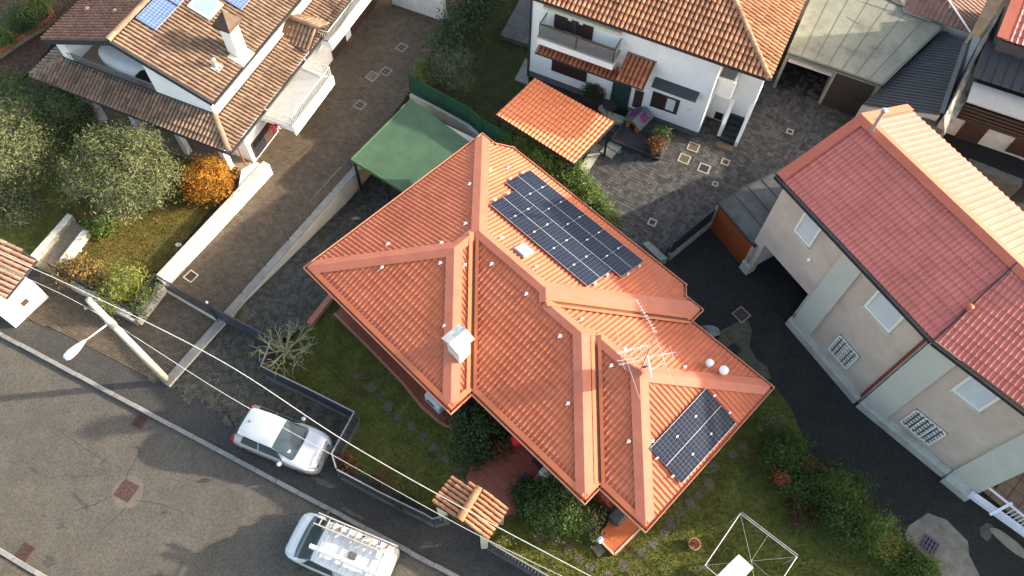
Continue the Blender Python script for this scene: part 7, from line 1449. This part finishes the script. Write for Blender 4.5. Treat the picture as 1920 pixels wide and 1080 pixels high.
for k in range(3): a = k * 2.1; mb = MB(); mb.tube([c + [.25 * math.cos(a), .25 * math.sin(a), 0], c + [.05 * math.cos(a), .05 * math.sin(a), .68]], .02, 6); mb.build('leg', M_iron, tb)
hs = thing('green_hose', 'short curl of pale green hose on the courtyard cobbles', 'hose', G(1159, 283)); mb = MB(); pts = [G(1159, 283, .03) + [.11 * math.cos(a), .11 * math.sin(a), 0] for a in np.linspace(-2.2, 1.2, 12)]; mb.tube(pts, .014, 6); mb.build('hose', mat('pale_green_hose', (.25, .6, .2), .5, .1), hs)
by = thing('blue_toy', 'small blue toy on the courtyard cobbles', 'toy', G(1227, 401)); mb = MB(); c = G(1227, 401, .03); mb.box(c + [0, 0, .02], (.16, .06, .07), .5); mb.box(c + [0, 0, .05], (.05, .13, .05), .5); bevel(mb.build('body', mat('blue_plastic', (.03, .15, .4), .4, .1), by), .015)

# ---------------------------------------------------------------- garden things round the villa
cd = thing('clothes_dryer', 'square steel tube clothes line frame standing on the lawn', 'clothes line', G(1405, 1040)); cz_ = 1.55; C4 = [G(1388, 963, cz_), G(1494, 1044, cz_), G(1425, 1150, cz_), G(1322, 1060, cz_)]; hub = G(1417, 1046, .05)
for a, b in zip(C4, C4[1:] + C4[:1]): mb = MB(); mb.tube([a, b], .016, 8); mb.build('frame_tube', M_steel, cd)
for a, b in ((0, 1),):
    off_ = np.array([.05, .06, 0]); mb = MB(); mb.tube([C4[0] + off_, C4[1] + off_], .012, 6); mb.build('line', M_steel, cd)
for p in C4: mb = MB(); mb.tube([p, [p[0], p[1], 0]], .025, 8); mb.build('leg', M_steel, cd)
mb = MB(); hc = sum(C4) / 4
for p in C4 + [(C4[0] + C4[1]) / 2, (C4[1] + C4[2]) / 2]: mb.tube([p, [hc[0], hc[1], cz_ + .1]], .004, 4)
mb.build('wires', M_steel, cd, kind='stuff')
tbl = thing('white_table', 'white rectangular table top under the clothes line frame', 'table', G(1382, 1065, 0)); tz = .7; q = [G(1385, 1039, tz), G(1413, 1064, tz), G(1380, 1100, tz), G(1345, 1078, tz)]; mb = MB(); mb.prism([p[:2] for p in q], tz - .04, tz); bevel(mb.build('table_top', mat('white_plastic', (.74, .74, .71), .45, .04, 3), tbl), .03, 3)
for p in q: c = p + (sum(q) / 4 - p) * .15; mb = MB(); mb.tube([[c[0], c[1], 0], [c[0], c[1], tz - .03]], .025, 8); mb.build('leg', M_anchor, tbl)
def pot(label, x, y, z, r_, h, m, lm=None, n=0):
    c = G(x, y, z); t = thing('flower_pot', label, 'pot', c); mb = MB(); mb.lathe(c, [(r_ * .7, 0), (r_, h), (r_ * 1.08, h), (r_ * 1.08, h + .03), (r_ * .85, h + .03), (r_ * .8, h * .85)], 18); mb.build('pot', m, t)
    if lm: q, tone = leaf_cloud([(c + [0, 0, h], (r_ * .75, r_ * .75, r_ * .4))], n, .07, clump=20, cl_r=.06); np_mesh('foliage', q, 4, lm, t, tone, off=c)
M_pot = mat('terracotta_pot', (.33, .16, .09), .8, .15, 8)
pot('round terracotta pot of dry soil alone on the lawn', 1300, 1022, 0, .22, .2, M_pot, L_redbr, 260)
pot('yellow green potted plant at the south terrace edge', 1113, 1008, .3, .16, .15, M_pot, L_oleander, 350)
pot('small orange pot at the south terrace edge', 1131, 1001, .3, .1, .14, mat('orange_plastic', (.6, .16, .04), .5, .1))
ws_ = thing('watering_can', 'white and blue watering can on the south terrace', 'watering can', G(1124, 1014, .3)); c = G(1124, 1014, .3); mb = MB(); mb.box(c + [0, 0, .13], (.22, .2, .26), .8); bevel(mb.build('body', mat('white_plastic', (.74, .74, .71)), ws_), .04); mb = MB(); mb.tube([c + [.1, .05, .1], c + [.25, .15, .3]], .02, 6); mb.tube([c + [-.08, -.06, .25], c + [-.05, -.02, .34], c + [.06, .05, .27]], .015, 6); mb.build('spout', mat('blue_plastic', (.03, .15, .4)), ws_)
bb = thing('covered_basin', 'dark slate grey rounded lid box on the south terrace by the steps', 'box', G(1158, 962, .3)); c = G(1160, 966, .3); mb = MB(); mb.prism([HF.P(*(np.array(HF.uv(c)) + d)) for d in ((-.28, -.42), (.28, -.42), (.28, .42), (-.28, .42))], .3, .75); bevel(mb.build('box', mat('slate_plastic', (.035, .045, .05), .5, .1), bb), .1, 4)
sl_ = thing('stone_slab', 'square mossy stone slab on the lawn below the orange terrace', 'slab', G(1121, 1030)); mb = MB(); mb.prism(GP([(1108, 1025), (1124, 1018), (1136, 1033), (1122, 1046)], .06), -.02, .07); bevel(mb.build('slab', mat('mossy_slab', (.16, .14, .09), .9, .25, 6), sl_), .015)
wc = thing('covered_grill', 'grey white covered barbecue on the narrow terrace under the eave', 'barbecue', G(818, 752, .2)); c = G(820, 756, .2); mb = MB(); mb.prism([HF.P(*(np.array(HF.uv(c)) + d)) for d in ((-.45, -.28), (.45, -.28), (.45, .28), (-.45, .28))], .2, [.85, .85, 1.0, 1.0]); bevel(mb.build('cover', mat('grey_white_cover', (.42, .46, .47), .6, .12, 4), wc), .08, 3); mb = MB(); mb.tube([HF.P(*(np.array(HF.uv(c)) + (-.2, -.33)), .8), HF.P(*(np.array(HF.uv(c)) + (.2, -.33)), .8)], .025, 6); mb.build('handle', M_iron, wc)
rd_ = thing('red_parasol', 'folded bright red parasol under the eave above the entrance steps', 'parasol', G(968, 825, .7)); c = G(969, 830, .7); mb = MB(); mb.lathe(c, [(.05, -.0), (.2, .05), (.24, .5), (.06, 1.0), (.02, 1.1)], 8); mb.build('canopy', mat('red_fabric', (.6, .015, .02), .7, .1, 8), rd_); mb = MB(); mb.tube([c - [0, 0, .1], c + [0, 0, 1.2]], .02, 6); mb.build('pole', M_anchor, rd_)
cb_ = thing('white_bin', 'cream white bin beside black chairs under the villa eave', 'bin', G(1022, 890, .5)); c = G(1022, 892, .45); mb = MB(); mb.prism([HF.P(*(np.array(HF.uv(c)) + d)) for d in ((-.2, -.22), (.2, -.22), (.2, .5), (-.2, .5))], .4, 1.05); bevel(mb.build('body', mat('cream_plastic', (.55, .53, .46), .5, .06, 3), cb_), .05, 3); mb = MB(); mb.box(c + [0, 0, .62], (.3, .3, .04), HF.h); mb.build('lid', M_concp, cb_)
for i, (x, y, lab) in enumerate(((1010, 868, 'black wicker chair under the eave above the steps'), (985, 905, 'small black pot stand at the right side of the entrance steps'))):
    t = thing('garden_chair' if i == 0 else 'plant_stand', lab, 'chair' if i == 0 else 'stand', G(x, y, .5)); c = G(x, y, .5); mb = MB(); mb.box(c + [0, 0, .35], (.42, .42, .06), HF.h); mb.build('seat', M_iron, t)
    if i == 0: mb = MB(); mb.box(HF.P(HF.uv(c)[0], HF.uv(c)[1] + .2, .5 + .6), (.42, .05, .5), HF.h); mb.build('backrest', M_iron, t)
    for dx, dy in ((-.18, -.18), (.18, -.18), (.18, .18), (-.18, .18)): p = HF.P(HF.uv(c)[0] + dx, HF.uv(c)[1] + dy, .5); mb = MB(); mb.tube([p, p + [0, 0, .35]], .018, 5); mb.build('leg', M_iron, t)
rlm = thing('red_rail', 'low red brown railing with pots beside the entrance steps', 'railing', G(1005, 905, .4)); mb = MB(); mb.obox(G(985, 912, .5), G(1018, 885, .7), .12, .2); mb.build('rail', mat('terracotta_edge', (.36, .13, .075)), rlm)
tp = thing('grey_tarp', 'crumpled grey tarpaulin beside the villa in the alley', 'tarpaulin', G(1330, 622)); c = G(1330, 622); mb = MB(); n = 12; vs = [c + [0, 0, .28]]
for ring in (.5, 1.0):
    for k in range(n): a = 2 * math.pi * k / n; r_ = .42 * ring * (1 + .18 * math.sin(3 * k) + .1 * math.cos(5 * k)); vs.append(c + [r_ * math.cos(a), r_ * .75 * math.sin(a), .2 * (1 - ring) * 2 + .03 + .05 * (k % 3)])
mb.add(vs, [(0, 1 + k, 1 + (k + 1) % n) for k in range(n)] + [(1 + k, 1 + n + k, 1 + n + (k + 1) % n, 1 + (k + 1) % n) for k in range(n)]); mb.build('sheet', mat('tarp_grey', (.2, .21, .22), .6, .15, 5), tp)
bk = thing('bicycle', 'black bicycle leaning at the passage corner of the pink building', 'bicycle', G(1475, 598)); c = G(1472, 600); ax = np.array([*RF.u, 0]) * .95 + np.array([*RF.v, 0]) * .2
for s_ in (-.5, .5):
    mb = MB(); p = c + ax * s_ + [0, 0, .32]; mb.tube([p + ax * .31 * math.cos(a) + np.array([0, 0, .31 * math.sin(a)]) for a in np.linspace(0, 2 * math.pi, 20)], .022, 5, cap=False); mb.build('wheel', M_tyre, bk)
mb = MB(); bt_ = c + [0, 0, .3]; st_ = c - ax * .2 + [0, 0, .8]; hd_ = c + ax * .35 + [0, 0, .85]; 
for a, b in ((bt_, st_), (bt_, hd_), (st_, hd_), (c - ax * .5 + [0, 0, .32], bt_), (c - ax * .5 + [0, 0, .32], st_), (c + ax * .5 + [0, 0, .32], hd_ + [0, 0, .08])): mb.tube([a, b], .018, 6)
mb.build('frame', M_iron, bk); mb = MB(); mb.box(st_ + [0, 0, .06], (.24, .13, .06), RF.h); mb.build('saddle', M_trim, bk); mb = MB(); sd2 = np.array([*RF.v, 0]); mb.tube([hd_ + sd2 * .28 + [0, 0, .12], hd_ + [0, 0, .1], hd_ - sd2 * .28 + [0, 0, .12]], .014, 5); mb.build('handlebar', M_steel, bk)
# white steel gate and tiled floor at the lower right
wg = thing('white_barrier', 'white steel sliding gate with open frame at the lower right corner', 'gate', G(1870, 960)); mw = mat('white_gate', (.62, .66, .72), .45, .05, 4); A, B = G(1818, 925, .5), G(1930, 1005, .5)
mb = MB(); mb.obox(A, B, .22, .25); mb.build('lower_beam', mw, wg); mb = MB(); mb.obox(G(1852, 913, 1.3), G(1935, 980, 1.3), .06, .06); mb.build('top_rail', mw, wg); mb = MB(); mb.obox(G(1828, 926, .9), G(1930, 1000, .9), .05, .05); mb.build('middle_rail', mw, wg)
mb = MB(); mb.obox(G(1856, 965, .8), G(1898, 943, 1.3), .1, .14); mb.build('brace', mw, wg); mb = MB(); mb.box(G(1840, 910, .7), (.2, .2, 1.4), RF2.h); mb.build('post', mw, wg)
for i in range(9): p = G(1878 + i * 7, 968 + i * 5, .6); mb = MB(); mb.obox(p, p + [.12, .1, .75], .025, .025, up=(1, 0, 0)); mb.build('bar', mw, wg)
ft = thing('tiled_forecourt', None, None, G(1880, 900), 0, kind='structure'); fr0 = Frame(G(1850, 915), -44.7)
mb = MB(); mb.prism(GP([(1838, 915), (1925, 855), (1990, 880), (1990, 1030), (1930, 1000)]), -.03, .004); mb.build('bed', M_joint, ft)
for i in range(-2, 8):
    for j in range(-2, 6):
        p = fr0.P(i * .5, j * .5); x, y = Qpx(p)
        if 1838 < x < 1960 and 850 < y < 1000 and y > 915 - (x - 1838) * .65 and y < 925 + (x - 1838) * .7: mb = MB(); mb.box(p + [0, 0, .01], (.475, .475, .03), fr0.h); mb.build('floor_tile', mat('tan_tile', (.2, .155, .11), .8, .15, 4, rnd=.12), ft)
# end wall of the brown driveway
we = thing('end_wall', 'white rough wall closing the top of the brown driveway', 'wall', G(790, 15)); mb = MB(); a, b = G(738, 5, 0), G(836, 38, 0); mb.obox(a + [0, 0, .8], b + [0, 0, .8], .25, 1.7); mb.build('wall_body', mat('rough_white', (.6, .6, .57), .9, .1, 3, bump=.3), we)
# white house side terrace
dk = thing('side_terrace', 'grey slate terrace slab left of the white house', 'terrace', G(965, 40)); mb = MB(); mb.prism(GP([(938, 66), (985, -20), (1002, -20), (992, 84)], .3), -.02, .3); mb.build('slab', M_cobble, dk)
mb = MB(); mb.prism(GP([(965, 150), (985, 110), (992, 112), (990, 160)], .0), -.02, .02); mb.build('step', M_conc, dk)
# top left garden
ck = thing('flower_bed_edge', 'curved orange brick edging of the flower bed in the top left corner', 'edging', G(60, 60)); pts = [(-20, 110), (20, 82), (50, 62), (80, 45), (97, 28), (92, 12), (80, -5)]; q = GP(pts, .3)
for a, b in zip(q[:-1], q[1:]): mb = MB(); mb.obox(a + [0, 0, -.03], b + [0, 0, -.03], .22, .1); mb.build('coping_brick', mat('orange_brick', (.4, .1, .045), .8, .15, 6), ck)
mb = MB()
for a, b in zip(q[:-1], q[1:]): mb.obox(a + [0, 0, -.2], b + [0, 0, -.2], .16, .28)
mb.build('wall_body', mat('mossy_concrete_w', (.25, .23, .17), .9, .2, 4), ck)
for x, y, lm, lab, n, r_ in ((40, 40, L_green, 'grassy green plant in the curved flower bed', 3200, .7), (10, 72, L_bright, 'light green plant in the flower bed at the left edge', 1500, .45), (75, 8, L_oleander, 'yellow green small palm over the flower bed at the top edge', 2400, .7)):
    plant('bed_plant', lab, 'plant', base_of(x, y, .3), [bl(x, y, .6 if 'palm' not in lab else 1.5, r_, r_, r_ * .6)], n, .22, lm, aspect=7, clump=60, cl_r=.2, trunk=.06 if 'palm' in lab else None)
plant('leaf_litter_shrub', 'straggly reddish shrub beside the tan roof at the top left', 'shrub', base_of(110, 40, .2), [bl(110, 40, .3, .9, .6, .25), bl(140, 12, .3, .6)], 1800, .08, L_redbr, aspect=2, clump=90, cl_r=.2)
# small things in the left garden
for x, y, lab in ((148, 470, 'white stone beside the entrance path'), (335, 460, 'grey stone lid in the ochre lawn by the white wall')):
    t = thing('garden_stone', lab, 'stone', G(x, y, .25)); c = G(x, y, .25); mb = MB(); mb.prism([(c[0] + .16 * math.cos(k), c[1] + .12 * math.sin(k)) for k in (0, 1, 2.2, 3.3, 4.4, 5.4)], .23, .33); bevel(mb.build('stone', M_concp, t), .03)
